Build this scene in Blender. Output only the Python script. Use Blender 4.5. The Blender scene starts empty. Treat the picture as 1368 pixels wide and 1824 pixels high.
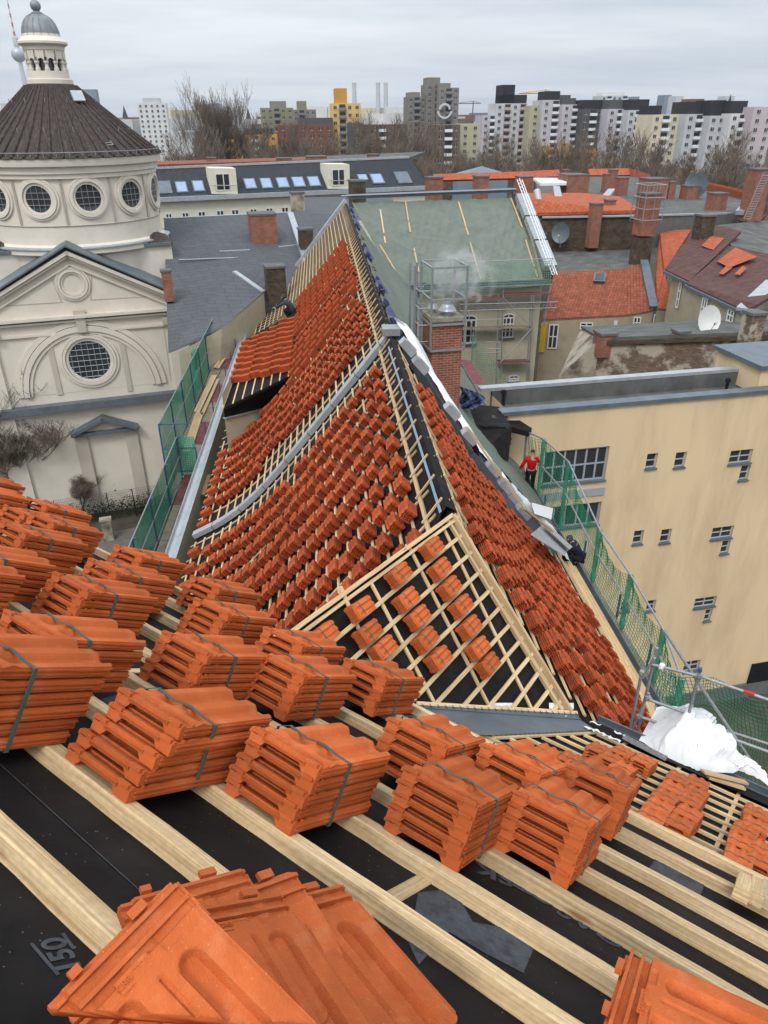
import bpy, math, random
from mathutils import Vector, Matrix
import numpy as np
random.seed(7)
S = bpy.context.scene
COL = S.collection
EYE = 27.5; GZ = EYE                      # camera height above the courtyard ground (m)
# ---------------------------------------------------------------- camera
F, U0, V0 = 1300.0, 684.0, 912.0          # focal length and centre in photograph pixels
_p, _r = math.radians(28.5), math.radians(0.38)
FW = np.array([0, math.cos(_p), -math.sin(_p)])
_up = np.array([0, math.sin(_p), math.cos(_p)]); _rt = np.array([1.0, 0, 0])
RT = math.cos(_r) * _rt - math.sin(_r) * _up
UP = math.sin(_r) * _rt + math.cos(_r) * _up
cd = bpy.data.cameras.new("camera"); cam = bpy.data.objects.new("camera", cd); COL.objects.link(cam)
cd.sensor_fit = 'VERTICAL'; cd.sensor_height = 36.0; cd.lens = F / 1824.0 * 36.0
cd.clip_start = 0.05; cd.clip_end = 20000
cam.matrix_world = Matrix(((RT[0], UP[0], -FW[0], 0), (RT[1], UP[1], -FW[1], 0), (RT[2], UP[2], -FW[2], EYE), (0, 0, 0, 1)))
S.camera = cam
S.render.resolution_x = 768; S.render.resolution_y = 1024
# ---------------------------------------------------------------- world, sun, exposure
S.view_settings.view_transform = 'Standard'; S.view_settings.look = 'None'
S.view_settings.exposure = 0.0; S.view_settings.gamma = 1.0
SUN_EL, SUN_ROT = math.radians(48), math.radians(200)
W = bpy.data.worlds.new("World"); S.world = W; W.use_nodes = True
wn = W.node_tree; wn.nodes.clear()
def N(t, typ, **kw):
    n = t.nodes.new(typ)
    for k, v in kw.items(): setattr(n, k, v)
    return n
wo = N(wn, 'ShaderNodeOutputWorld'); wb = N(wn, 'ShaderNodeBackground'); wn.links.new(wb.outputs[0], wo.inputs[0])
wb.inputs[1].default_value = 0.1
sky = N(wn, 'ShaderNodeTexSky', sky_type='NISHITA', sun_disc=False, sun_elevation=SUN_EL, sun_rotation=SUN_ROT)
tc = N(wn, 'ShaderNodeTexCoord'); sx = N(wn, 'ShaderNodeSeparateXYZ'); wn.links.new(tc.outputs['Generated'], sx.inputs[0])
# overcast: a cloud sheet seen in perspective (direction divided by its height), brighter towards the zenith
mz = N(wn, 'ShaderNodeMath', operation='ADD'); mz.inputs[1].default_value = 0.10; wn.links.new(sx.outputs[2], mz.inputs[0])
mzm = N(wn, 'ShaderNodeMath', operation='MAXIMUM'); mzm.inputs[1].default_value = 0.03; wn.links.new(mz.outputs[0], mzm.inputs[0])
dv = N(wn, 'ShaderNodeVectorMath', operation='DIVIDE'); cmb = N(wn, 'ShaderNodeCombineXYZ')
for i in range(3): wn.links.new(mzm.outputs[0], cmb.inputs[i])
wn.links.new(tc.outputs['Generated'], dv.inputs[0]); wn.links.new(cmb.outputs[0], dv.inputs[1])
mp = N(wn, 'ShaderNodeMapping'); mp.inputs['Scale'].default_value = (0.30, 0.55, 0.0); mp.inputs['Rotation'].default_value = (0, 0, 0.35); wn.links.new(dv.outputs[0], mp.inputs[0])
nz = N(wn, 'ShaderNodeTexNoise'); nz.inputs['Scale'].default_value = 0.9; nz.inputs['Detail'].default_value = 7; nz.inputs['Roughness'].default_value = 0.52; wn.links.new(mp.outputs[0], nz.inputs['Vector'])
cr = N(wn, 'ShaderNodeValToRGB'); wn.links.new(nz.outputs[0], cr.inputs[0])
cr.color_ramp.elements[0].position = 0.38; cr.color_ramp.elements[0].color = (4.35, 4.8, 5.3, 1)
cr.color_ramp.elements[1].position = 0.62; cr.color_ramp.elements[1].color = (6.6, 6.8, 7.0, 1)
hz = N(wn, 'ShaderNodeMapRange'); hz.inputs[1].default_value = 0.0; hz.inputs[2].default_value = 1.0; hz.inputs[3].default_value = 1.22; hz.inputs[4].default_value = 3.7; wn.links.new(sx.outputs[2], hz.inputs[0])
ml = N(wn, 'ShaderNodeVectorMath', operation='SCALE'); wn.links.new(cr.outputs[0], ml.inputs[0]); wn.links.new(hz.outputs[0], ml.inputs['Scale'])
mx = N(wn, 'ShaderNodeMixRGB'); mx.inputs[0].default_value = 0.93; wn.links.new(sky.outputs[0], mx.inputs[1]); wn.links.new(ml.outputs[0], mx.inputs[2])
wn.links.new(mx.outputs[0], wb.inputs[0])
sd = bpy.data.lights.new("sun", 'SUN'); sun = bpy.data.objects.new("sun", sd); COL.objects.link(sun)
sd.energy = 1.5; sd.angle = math.radians(14); sd.color = (1.0, 0.97, 0.92)
_sd = Vector((math.sin(SUN_ROT) * math.cos(SUN_EL), math.cos(SUN_ROT) * math.cos(SUN_EL), math.sin(SUN_EL)))
sun.rotation_euler = _sd.to_track_quat('Z', 'Y').to_euler()
# ---------------------------------------------------------------- geometry helpers (all positions relative to the eye; z is shifted on build)
def az(d): d = math.radians(d); return np.array([math.sin(d), math.cos(d), 0.0])
Z = np.array([0, 0, 1.0])
def V(*a): return np.array(a, float)
def nrm(v): return v / np.linalg.norm(v)
def ray(u, v): return (u - U0) / F * RT + (V0 - v) / F * UP + FW
def hit(u, v, n, P0): r = ray(u, v); return r * (np.dot(n, P0) / np.dot(n, r))
def drop(u, v, z): r = ray(u, v); return r * (-z / r[2])
def far(u, v, d): r = ray(u, v); return r * (d / math.hypot(r[0], r[1]))
def pxm(d, P=None): return F / d
def slopeplane(a, p):
    h = az(a); q = math.radians(p); return h * math.sin(q) + Z * math.cos(q), h * math.cos(q) - Z * math.sin(q)
AX, BX = az(-4.5), az(85.5)               # axes of the long wing: along and to its right
def fr(P): return V(P @ BX, P @ AX, P[2])
K = 1.15                                  # the long wing was measured in units of 1.15 m
def un(X, t, z): return K * (X * BX + t * AX + z * Z)
def wloc(o):
    p = V(0, 0, 0)
    while o is not None: p = p + np.array(o.location); o = o.parent
    return p
# ---------------------------------------------------------------- mesh builder
class MB:
    def __init__(s): s.v = []; s.f = []; s.uv = []; s.m = []
    def add(s, vs, fs, uv=None, m=0):
        b = len(s.v); s.v += [tuple(map(float, x)) for x in vs]
        for i, f in enumerate(fs):
            s.f.append([b + k for k in f]); s.uv.append(uv[i] if uv else None); s.m.append(m)
    def quad(s, a, b, c, d, m=0): s.add([a, b, c, d], [[0, 1, 2, 3]], m=m)
    def poly(s, pts, m=0): s.add(pts, [list(range(len(pts)))], m=m)
    def prism(s, pts, vec, m=0):
        n = len(pts); vec = np.asarray(vec, float); q = [np.asarray(p, float) for p in pts]; w = [p + vec for p in q]
        s.add(q + w, [list(range(n))[::-1], [n + i for i in range(n)]] + [[i, (i + 1) % n, n + (i + 1) % n, n + i] for i in range(n)], m=m)
    def box(s, c, x, y, z, m=0):
        "centre and three half-extent vectors"
        c, x, y, z = (np.asarray(k, float) for k in (c, x, y, z))
        vs = [c + i * x + j * y + k * z for k in (-1, 1) for j in (-1, 1) for i in (-1, 1)]
        s.add(vs, [[0, 2, 3, 1], [4, 5, 7, 6], [0, 1, 5, 4], [2, 6, 7, 3], [0, 4, 6, 2], [1, 3, 7, 5]], m=m)
    def beam(s, p0, p1, w, h, up=Z, m=0, top=True):
        "board from p0 to p1; its top (or centre) lies on the line; uv runs along the grain"
        p0 = np.asarray(p0, float); p1 = np.asarray(p1, float); d = p1 - p0; L = np.linalg.norm(d)
        if L < 1e-6: return
        d = d / L; sd_ = nrm(np.cross(d, up)) * w / 2; u = nrm(np.cross(sd_, d)); 
        lo = -u * h if top else -u * h / 2; hi = u * 0 if top else u * h / 2
        vs = [p0 - sd_ + lo, p0 + sd_ + lo, p0 + sd_ + hi, p0 - sd_ + hi, p1 - sd_ + lo, p1 + sd_ + lo, p1 + sd_ + hi, p1 - sd_ + hi]
        o = random.random() * 50; q = random.random() * 9
        def U(k0, wd): return [(o, q + k0), (o, q + k0 + wd), (o + L, q + k0 + wd), (o + L, q + k0)]
        fs = [[3, 2, 6, 7], [2, 1, 5, 6], [1, 0, 4, 5], [0, 3, 7, 4], [0, 1, 2, 3], [5, 4, 7, 6]]
        e = [(q, 0), (q + w, 0), (q + w, h), (q, h)]
        s.add(vs, fs, uv=[U(0, w), U(w, h), U(w + h, w), U(2 * w + h, h), e, e], m=m)
    def tube(s, pts, r, n=6, m=0, cap=True):
        pts = [np.asarray(p, float) for p in pts]; R = r if hasattr(r, '__len__') else [r] * len(pts)
        vs = []; k = len(pts)
        for i, p in enumerate(pts):
            d = nrm(pts[min(i + 1, k - 1)] - pts[max(i - 1, 0)] + 1e-9); a = np.cross(d, Z)
            if np.linalg.norm(a) < 0.05: a = np.cross(d, V(1, 0, 0))
            a = nrm(a); b = np.cross(d, a)
            vs += [p + R[i] * (math.cos(2 * math.pi * j / n) * a + math.sin(2 * math.pi * j / n) * b) for j in range(n)]
        fs = [[i * n + j, i * n + (j + 1) % n, (i + 1) * n + (j + 1) % n, (i + 1) * n + j] for i in range(k - 1) for j in range(n)]
        if cap: fs += [list(range(n))[::-1], [(k - 1) * n + j for j in range(n)]]
        s.add(vs, fs, m=m)
    def lathe(s, c, prof, n=48, a0=0, a1=360, m=0, cap=False):
        "profile of (radius, z) about a vertical axis through c"
        full = abs(a1 - a0) >= 360; k = n if full else n + 1; vs = []
        for r, z in prof:
            for j in range(k):
                t = math.radians(a0 + (a1 - a0) * j / n); vs.append((c[0] + r * math.sin(t), c[1] + r * math.cos(t), c[2] + z))
        fs = []
        for i in range(len(prof) - 1):
            for j in range(n):
                j2 = (j + 1) % k; fs.append([i * k + j, (i + 1) * k + j, (i + 1) * k + j2, i * k + j2])
        if cap: fs.append([(len(prof) - 1) * k + j for j in range(k)][::-1])
        s.add(vs, fs, m=m)
    def grid(s, fn, nu, nv, thick=None, m=0):
        vs = [fn(i / nu, j / nv) for j in range(nv + 1) for i in range(nu + 1)]
        fs = [[j * (nu + 1) + i, j * (nu + 1) + i + 1, (j + 1) * (nu + 1) + i + 1, (j + 1) * (nu + 1) + i] for j in range(nv) for i in range(nu)]
        if thick is not None:
            t = np.asarray(thick, float); k = len(vs); vs = vs + [np.asarray(v) + t for v in vs]
            f2 = [[k + q for q in f[::-1]] for f in fs]
            edge = [j * (nu + 1) for j in range(nv + 1)], [j * (nu + 1) + nu for j in range(nv + 1)], list(range(nu + 1)), [nv * (nu + 1) + i for i in range(nu + 1)]
            for q, e in enumerate(edge):
                for a, b in zip(e[:-1], e[1:]): f2.append([a, b, k + b, k + a] if q in (1, 2) else [b, a, k + a, k + b])
            fs = fs + f2
        s.add(vs, fs, m=m)
    def build(s, name, mat, parent=None, loc=None, smooth=False, angle=35, matrix=None):
        "link everything collected as ONE mesh object; matrix keeps the vertices local"
        me = bpy.data.meshes.new(name)
        if matrix is None:
            if parent is not None: base = wloc(parent) - V(0, 0, EYE)
            elif loc is not None: base = np.asarray(loc, float)
            else:
                A = np.array(s.v); base = V((A[:, 0].min() + A[:, 0].max()) / 2, (A[:, 1].min() + A[:, 1].max()) / 2, A[:, 2].min())
        else: base = V(0, 0, 0)
        me.from_pydata([tuple(np.array(p) - base) for p in s.v], [], s.f)
        uvl = me.uv_layers.new(name='UVMap'); dat = np.zeros((len(me.loops), 2)); k = 0
        me.update(); P = s.v
        for f, uv, pl in zip(s.f, s.uv, me.polygons):
            if uv is None:
                n = pl.normal
                if abs(n.z) > 0.999: t = Vector((1, 0, 0))
                else: t = Vector((0, 0, 1)).cross(n).normalized()
                b = n.cross(t)
                for q in f: v = Vector(P[q]); dat[k] = (v.dot(t), v.dot(b)); k += 1
            else:
                for q in uv: dat[k] = q; k += 1
        uvl.data.foreach_set('uv', dat.ravel())
        mats = mat if isinstance(mat, (list, tuple)) else [mat]
        for q in mats: me.materials.append(q)
        if len(mats) > 1: me.polygons.foreach_set('material_index', s.m)
        if smooth:
            me.polygons.foreach_set('use_smooth', [True] * len(me.polygons)); me.set_sharp_from_angle(angle=math.radians(angle))
        o = bpy.data.objects.new(name, me); COL.objects.link(o)
        if parent is not None: o.parent = parent
        if matrix is not None: o.matrix_local = matrix
        elif parent is None: o.location = tuple(base + V(0, 0, EYE))
        return o
def thing(name, label, cat, loc, group=None):
    o = bpy.data.objects.new(name, None); COL.objects.link(o); o.empty_display_size = 0.2
    loc = np.asarray(loc, float) + V(0, 0, EYE); o.location = tuple(loc); o.matrix_world = Matrix.Translation(tuple(loc))
    o['label'] = label; o['category'] = cat
    if group: o['group'] = group
    return o
def tag(o, label, cat, group=None):
    o['label'] = label; o['category'] = cat
    if group: o['group'] = group
    return o
def kind(o, k): o['kind'] = k; return o
def child(src_mesh, name, parent, mat4=None):
    o = bpy.data.objects.new(name, src_mesh); COL.objects.link(o); o.parent = parent
    if mat4 is not None: o.matrix_local = mat4
    return o
def frame4(P, X, Y, Zv):
    return Matrix(((X[0], Y[0], Zv[0], P[0]), (X[1], Y[1], Zv[1], P[1]), (X[2], Y[2], Zv[2], P[2] + EYE), (0, 0, 0, 1)))
# ---------------------------------------------------------------- materials
def mat(name, col, rough=0.8, var=0.12, scale=3.0, bump=0.0, bscale=None, metal=0.0, coord='Object', spec=0.15, stretch=None, dirt=None, orand=0.0, specks=None):
    m = bpy.data.materials.new(name); m.use_nodes = True; t = m.node_tree; b = t.nodes['Principled BSDF']
    b.inputs['Roughness'].default_value = rough; b.inputs['Metallic'].default_value = metal; b.inputs['Specular IOR Level'].default_value = spec
    c = N(t, 'ShaderNodeTexCoord'); mpp = N(t, 'ShaderNodeMapping'); t.links.new(c.outputs[coord], mpp.inputs[0])
    if stretch: mpp.inputs['Scale'].default_value = stretch
    n = N(t, 'ShaderNodeTexNoise'); n.inputs['Scale'].default_value = scale; n.inputs['Detail'].default_value = 6; n.inputs['Roughness'].default_value = 0.6
    t.links.new(mpp.outputs[0], n.inputs['Vector'])
    r = N(t, 'ShaderNodeValToRGB'); t.links.new(n.outputs[0], r.inputs[0])
    r.color_ramp.elements[0].position = 0.3; r.color_ramp.elements[1].position = 0.7
    r.color_ramp.elements[0].color = tuple(max(0, x * (1 - var)) for x in col) + (1,)
    r.color_ramp.elements[1].color = tuple(min(1, x * (1 + var)) for x in col) + (1,)
    out = r.outputs[0]
    if dirt:                                   # (colour, scale, threshold low, high, strength): stains with a shape of their own
        dc, ds, lo, hi, st = dirt
        n2 = N(t, 'ShaderNodeTexNoise'); n2.inputs['Scale'].default_value = ds; n2.inputs['Detail'].default_value = 8; n2.inputs['Roughness'].default_value = 0.65
        mp2 = N(t, 'ShaderNodeMapping'); t.links.new(c.outputs[coord], mp2.inputs[0]); mp2.inputs['Location'].default_value = (3.3, 7.1, 1.7)
        if stretch: mp2.inputs['Scale'].default_value = stretch
        t.links.new(mp2.outputs[0], n2.inputs['Vector'])
        mr = N(t, 'ShaderNodeMapRange'); mr.inputs[1].default_value = lo; mr.inputs[2].default_value = hi; mr.inputs[4].default_value = st; t.links.new(n2.outputs[0], mr.inputs[0])
        mi = N(t, 'ShaderNodeMixRGB'); t.links.new(mr.outputs[0], mi.inputs[0]); t.links.new(out, mi.inputs[1]); mi.inputs[2].default_value = tuple(dc) + (1,)
        out = mi.outputs[0]
    if specks:                                 # (colour, scale, size): scattered crumbs and dust
        vo = N(t, 'ShaderNodeTexVoronoi'); vo.inputs['Scale'].default_value = specks[1]; t.links.new(c.outputs[coord], vo.inputs['Vector'])
        ms_ = N(t, 'ShaderNodeMapRange'); ms_.inputs[1].default_value = specks[2]; ms_.inputs[2].default_value = specks[2] * .6; ms_.inputs[3].default_value = 0; ms_.inputs[4].default_value = .8; t.links.new(vo.outputs['Distance'], ms_.inputs[0])
        mq = N(t, 'ShaderNodeMixRGB'); t.links.new(ms_.outputs[0], mq.inputs[0]); t.links.new(out, mq.inputs[1]); mq.inputs[2].default_value = tuple(specks[0]) + (1,); out = mq.outputs[0]
    if orand:
        oi = N(t, 'ShaderNodeObjectInfo'); mo = N(t, 'ShaderNodeMapRange'); mo.inputs[3].default_value = 1 - orand; mo.inputs[4].default_value = 1 + orand; t.links.new(oi.outputs['Random'], mo.inputs[0])
        so = N(t, 'ShaderNodeVectorMath', operation='SCALE'); t.links.new(out, so.inputs[0]); t.links.new(mo.outputs[0], so.inputs['Scale']); out = so.outputs[0]
    t.links.new(out, b.inputs['Base Color'])
    if bump:
        n3 = N(t, 'ShaderNodeTexNoise'); n3.inputs['Scale'].default_value = bscale or scale * 6; n3.inputs['Detail'].default_value = 5; t.links.new(mpp.outputs[0], n3.inputs['Vector'])
        bp = N(t, 'ShaderNodeBump'); bp.inputs['Strength'].default_value = bump; bp.inputs['Distance'].default_value = 0.02; t.links.new(n3.outputs[0], bp.inputs['Height']); t.links.new(bp.outputs[0], b.inputs['Normal'])
    return m
def wood_mat(name, c0, c1, knots=True):
    m = bpy.data.materials.new(name); m.use_nodes = True; t = m.node_tree; b = t.nodes['Principled BSDF']
    b.inputs['Roughness'].default_value = 0.75; b.inputs['Specular IOR Level'].default_value = 0.25
    c = N(t, 'ShaderNodeTexCoord')
    def nn(sc, det, rot=0, loc=(0, 0, 0)):
        mpp = N(t, 'ShaderNodeMapping'); mpp.inputs['Scale'].default_value = sc; mpp.inputs['Location'].default_value = loc; t.links.new(c.outputs['UV'], mpp.inputs[0])
        n = N(t, 'ShaderNodeTexNoise'); n.inputs['Scale'].default_value = 1; n.inputs['Detail'].default_value = det; t.links.new(mpp.outputs[0], n.inputs['Vector']); return n
    g = nn((2.2, 110, 1), 4); l = nn((0.7, 5, 1), 3, loc=(9, 4, 0))
    r = N(t, 'ShaderNodeValToRGB'); t.links.new(g.outputs[0], r.inputs[0]); r.color_ramp.elements[0].position = 0.3; r.color_ramp.elements[1].position = 0.72
    r.color_ramp.elements[0].color = tuple(c0) + (1,); r.color_ramp.elements[1].color = tuple(c1) + (1,)
    mi = N(t, 'ShaderNodeMixRGB', blend_type='MULTIPLY'); mi.inputs[0].default_value = 0.55
    r2 = N(t, 'ShaderNodeValToRGB'); t.links.new(l.outputs[0], r2.inputs[0]); r2.color_ramp.elements[0].position = 0.3; r2.color_ramp.elements[0].color = (0.66, 0.62, 0.55, 1); r2.color_ramp.elements[1].position = 0.6; r2.color_ramp.elements[1].color = (1, 1, 1, 1)
    t.links.new(r.outputs[0], mi.inputs[1]); t.links.new(r2.outputs[0], mi.inputs[2]); out = mi.outputs[0]
    sw = nn((45, 60, 1), 5, loc=(1, 7, 0)); msw = N(t, 'ShaderNodeMapRange'); msw.inputs[1].default_value = .35; msw.inputs[2].default_value = .65; msw.inputs[3].default_value = .88; msw.inputs[4].default_value = 1.05; t.links.new(sw.outputs[0], msw.inputs[0])
    oi = N(t, 'ShaderNodeObjectInfo'); mo = N(t, 'ShaderNodeMapRange'); mo.inputs[3].default_value = .80; mo.inputs[4].default_value = 1.10; t.links.new(oi.outputs['Random'], mo.inputs[0]); mm_ = N(t, 'ShaderNodeMath', operation='MULTIPLY'); t.links.new(msw.outputs[0], mm_.inputs[0]); t.links.new(mo.outputs[0], mm_.inputs[1])
    ss = N(t, 'ShaderNodeVectorMath', operation='SCALE'); t.links.new(out, ss.inputs[0]); t.links.new(mm_.outputs[0], ss.inputs['Scale']); out = ss.outputs[0]
    if knots:
        vo = N(t, 'ShaderNodeTexVoronoi'); mpp = N(t, 'ShaderNodeMapping'); mpp.inputs['Scale'].default_value = (2.3, 9, 1); t.links.new(c.outputs['UV'], mpp.inputs[0]); t.links.new(mpp.outputs[0], vo.inputs['Vector']); vo.inputs['Scale'].default_value = 1
        mr = N(t, 'ShaderNodeMapRange'); mr.inputs[1].default_value = 0.05; mr.inputs[2].default_value = 0.13; mr.inputs[3].default_value = 0.8; mr.inputs[4].default_value = 0; t.links.new(vo.outputs['Distance'], mr.inputs[0])
        mk = N(t, 'ShaderNodeMixRGB'); t.links.new(mr.outputs[0], mk.inputs[0]); t.links.new(out, mk.inputs[1]); mk.inputs[2].default_value = (0.22, 0.10, 0.04, 1); out = mk.outputs[0]
    t.links.new(out, b.inputs['Base Color'])
    bp = N(t, 'ShaderNodeBump'); bp.inputs['Strength'].default_value = 0.35; bp.inputs['Distance'].default_value = 0.004; t.links.new(g.outputs[0], bp.inputs['Height']); t.links.new(bp.outputs[0], b.inputs['Normal'])
    return m
def brick_mat(name, c1, c2, mortar, bw=0.25, bh=0.08, ms=0.012, rough=0.85, bump=0.4, offset=0.5, dirt=None, grime=0.25, gscale=1.5):
    "bricks, roof tiles or slates laid in metres over the surface"
    m = bpy.data.materials.new(name); m.use_nodes = True; t = m.node_tree; b = t.nodes['Principled BSDF']
    b.inputs['Roughness'].default_value = rough; b.inputs['Specular IOR Level'].default_value = 0.25
    c = N(t, 'ShaderNodeTexCoord'); br = N(t, 'ShaderNodeTexBrick', offset=offset); t.links.new(c.outputs['UV'], br.inputs['Vector'])
    br.inputs['Color1'].default_value = tuple(c1) + (1,); br.inputs['Color2'].default_value = tuple(c2) + (1,); br.inputs['Mortar'].default_value = tuple(mortar) + (1,)
    br.inputs['Scale'].default_value = 1; br.inputs['Brick Width'].default_value = bw; br.inputs['Row Height'].default_value = bh; br.inputs['Mortar Size'].default_value = ms; br.inputs['Mortar Smooth'].default_value = 0.3
    n = N(t, 'ShaderNodeTexNoise'); n.inputs['Scale'].default_value = gscale; n.inputs['Detail'].default_value = 8; n.inputs['Roughness'].default_value = 0.7; t.links.new(c.outputs['UV'], n.inputs['Vector'])
    r = N(t, 'ShaderNodeMapRange'); r.inputs[1].default_value = 0.3; r.inputs[2].default_value = 0.7; r.inputs[3].default_value = 1 - grime; r.inputs[4].default_value = 1 + grime * 0.6; t.links.new(n.outputs[0], r.inputs[0])
    sc = N(t, 'ShaderNodeVectorMath', operation='SCALE'); t.links.new(br.outputs[0], sc.inputs[0]); t.links.new(r.outputs[0], sc.inputs['Scale']); out = sc.outputs[0]
    if dirt:
        dc, ds, lo, hi, st = dirt
        n2 = N(t, 'ShaderNodeTexNoise'); n2.inputs['Scale'].default_value = ds; n2.inputs['Detail'].default_value = 9; n2.inputs['Roughness'].default_value = 0.68; t.links.new(c.outputs['UV'], n2.inputs['Vector'])
        mr = N(t, 'ShaderNodeMapRange'); mr.inputs[1].default_value = lo; mr.inputs[2].default_value = hi; mr.inputs[4].default_value = st; t.links.new(n2.outputs[0], mr.inputs[0])
        mi = N(t, 'ShaderNodeMixRGB'); t.links.new(mr.outputs[0], mi.inputs[0]); t.links.new(out, mi.inputs[1]); mi.inputs[2].default_value = tuple(dc) + (1,); out = mi.outputs[0]
    t.links.new(out, b.inputs['Base Color'])
    bp = N(t, 'ShaderNodeBump'); bp.inputs['Strength'].default_value = bump; bp.inputs['Distance'].default_value = 0.02; bp.invert = True; t.links.new(br.outputs['Fac'], bp.inputs['Height']); t.links.new(bp.outputs[0], b.inputs['Normal'])
    return m
M = {}
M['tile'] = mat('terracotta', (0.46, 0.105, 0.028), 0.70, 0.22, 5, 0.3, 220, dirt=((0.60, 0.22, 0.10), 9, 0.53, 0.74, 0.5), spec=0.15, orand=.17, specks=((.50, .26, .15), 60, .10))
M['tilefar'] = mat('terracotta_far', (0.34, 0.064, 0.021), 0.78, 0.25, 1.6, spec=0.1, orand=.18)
M['strap'] = mat('green_plastic_strap', (0.055, 0.10, 0.085), 0.45, 0.1, 20)
M['wood'] = wood_mat('spruce_batten', (0.47, 0.31, 0.155), (0.76, 0.59, 0.36))
M['woodold'] = wood_mat('weathered_timber', (0.36, 0.26, 0.16), (0.52, 0.41, 0.27))
M['membrane'] = mat('black_roof_membrane', (0.011, 0.0095, 0.0095), 0.7, 0.35, 5, 0.35, 7, spec=0.12, dirt=((0.05, 0.04, 0.033), 2.3, 0.52, 0.8, 0.4), specks=((.30, .24, .17), 38, .07))
M['print'] = mat('grey_membrane_print', (0.055, 0.062, 0.072), 0.6, 0.3, 30, dirt=((0.02, 0.02, 0.02), 25, 0.5, 0.62, 0.6))
M['bluetape'] = mat('pale_blue_tape', (0.20, 0.27, 0.34), 0.6, 0.1, 4)
M['zinc'] = mat('zinc_sheet', (0.36, 0.385, 0.41), 0.42, 0.14, 2.2, 0.05, 6, metal=0.35, spec=0.5, dirt=((0.45, 0.48, 0.5), 5, 0.55, 0.75, 0.4))
M['zincdark'] = mat('weathered_zinc', (0.12, 0.145, 0.17), 0.5, 0.2, 1.8, metal=0.25, spec=0.45)
M['steel'] = mat('galvanised_steel', (0.30, 0.31, 0.32), 0.45, 0.2, 14, metal=0.5)
M['bluesteel'] = mat('blue_scaffold_frame', (0.04, 0.09, 0.17), 0.55, 0.3, 8)
M['deck'] = mat('red_scaffold_deck', (0.16, 0.055, 0.06), 0.75, 0.3, 3)
M['decktimber'] = mat('grey_deck_board', (0.22, 0.18, 0.14), 0.85, 0.25, 3)
M['white'] = mat('white_sheet', (0.66, 0.67, 0.68), 0.45, 0.05, 3, spec=0.4)
M['black'] = mat('black_cloth', (0.012, 0.013, 0.017), 0.85, 0.3, 8)
# ================================================================ ROOF PLANES
LPX = [1.65, -1.4, -2.0, -2.6, -3.2, -4.05, -4.5]; LPZ = [-4.9, -8.5, -9.15, -9.7, -10.12, -10.55, -10.68]
RPX = [1.65, 3.2, 6.6]; RPZ = [-4.9, -7.12, -11.0]
def cum(X, Zs):
    s = [0]
    for i in range(1, len(X)): s.append(s[-1] + math.hypot(X[i] - X[i - 1], Zs[i] - Zs[i - 1]))
    return s
LPS, RPS = cum(LPX, LPZ), cum(RPX, RPZ)
def slope_pt(side, t, s, h=0.0):
    "point on the left ('L') or right ('R') slope of the long wing: t along the ridge, s down the slope, h off the surface -> P, down, normal"
    X, Zs, C = (LPX, LPZ, LPS) if side == 'L' else (RPX, RPZ, RPS)
    i = 0
    while i < len(C) - 2 and s > C[i + 1]: i += 1
    k = (s - C[i]) / (C[i + 1] - C[i]); x = X[i] + k * (X[i + 1] - X[i]); z = Zs[i] + k * (Zs[i + 1] - Zs[i])
    e = nrm(V(X[i + 1] - X[i], 0, Zs[i + 1] - Zs[i])); n = V(-e[2], 0, e[0]) if side == 'R' else V(e[2], 0, -e[0])
    if n[2] < 0: n = -n
    ew = e[0] * BX + e[2] * Z; nw = n[0] * BX + n[2] * Z
    return un(x, t, z) + h * nw, ew, nw
def prof_hit(u, v, side, h=0.0):
    r = ray(u, v); X, Zs, C = (LPX, LPZ, LPS) if side == 'L' else (RPX, RPZ, RPS)
    for i in range(len(C) - 1):
        P0, e, n = slope_pt(side, 0, (C[i] + C[i + 1]) / 2); P0 = P0 + n * h
        P = r * (np.dot(n, P0) / np.dot(n, r)); q = (P - P0) @ e / K + (C[i] + C[i + 1]) / 2
        if r @ P > 0 and (q >= C[i] - .03 or i == 0) and (q <= C[i + 1] + .03 or i == len(C) - 2): return P @ AX / K, q, P
    return None
APEX = drop(805, 920, 4.9 * K)
# foreground roof plane A
nA, eA = slopeplane(36, 35); XA = az(126); hA = 0.92
def A(X, q, h=0.0): return XA * X + eA * q - nA * (hA - h)
def Ahit(u, v, h=0.0): P = hit(u, v, nA, -(hA - h) * nA); return P
# triangular hip plane T
nT, eT = slopeplane(125, 45); kT = az(36)
def Thit(u, v, h=0.0): return hit(u, v, nT, APEX + nT * h)
# lower roof plane B: through the fold of the zinc valley, level along the battens of A
VA, VB = Thit(742, 1262), Thit(1033, 1283)
nB = nrm(np.cross(az(-54), VB - VA)); nB = nB if nB[2] > 0 else -nB
eB = nrm(np.cross(nB, az(-54))); eB = eB if eB[2] < 0 else -eB
def Bhit(u, v, h=0.0): return hit(u, v, nB, VA + nB * h)
def Bp(X, q, h=0.0): return VA + XA * X + eB * q + nB * h
def Bxy(P): d = P - VA; return d @ XA, d @ eB

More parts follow.
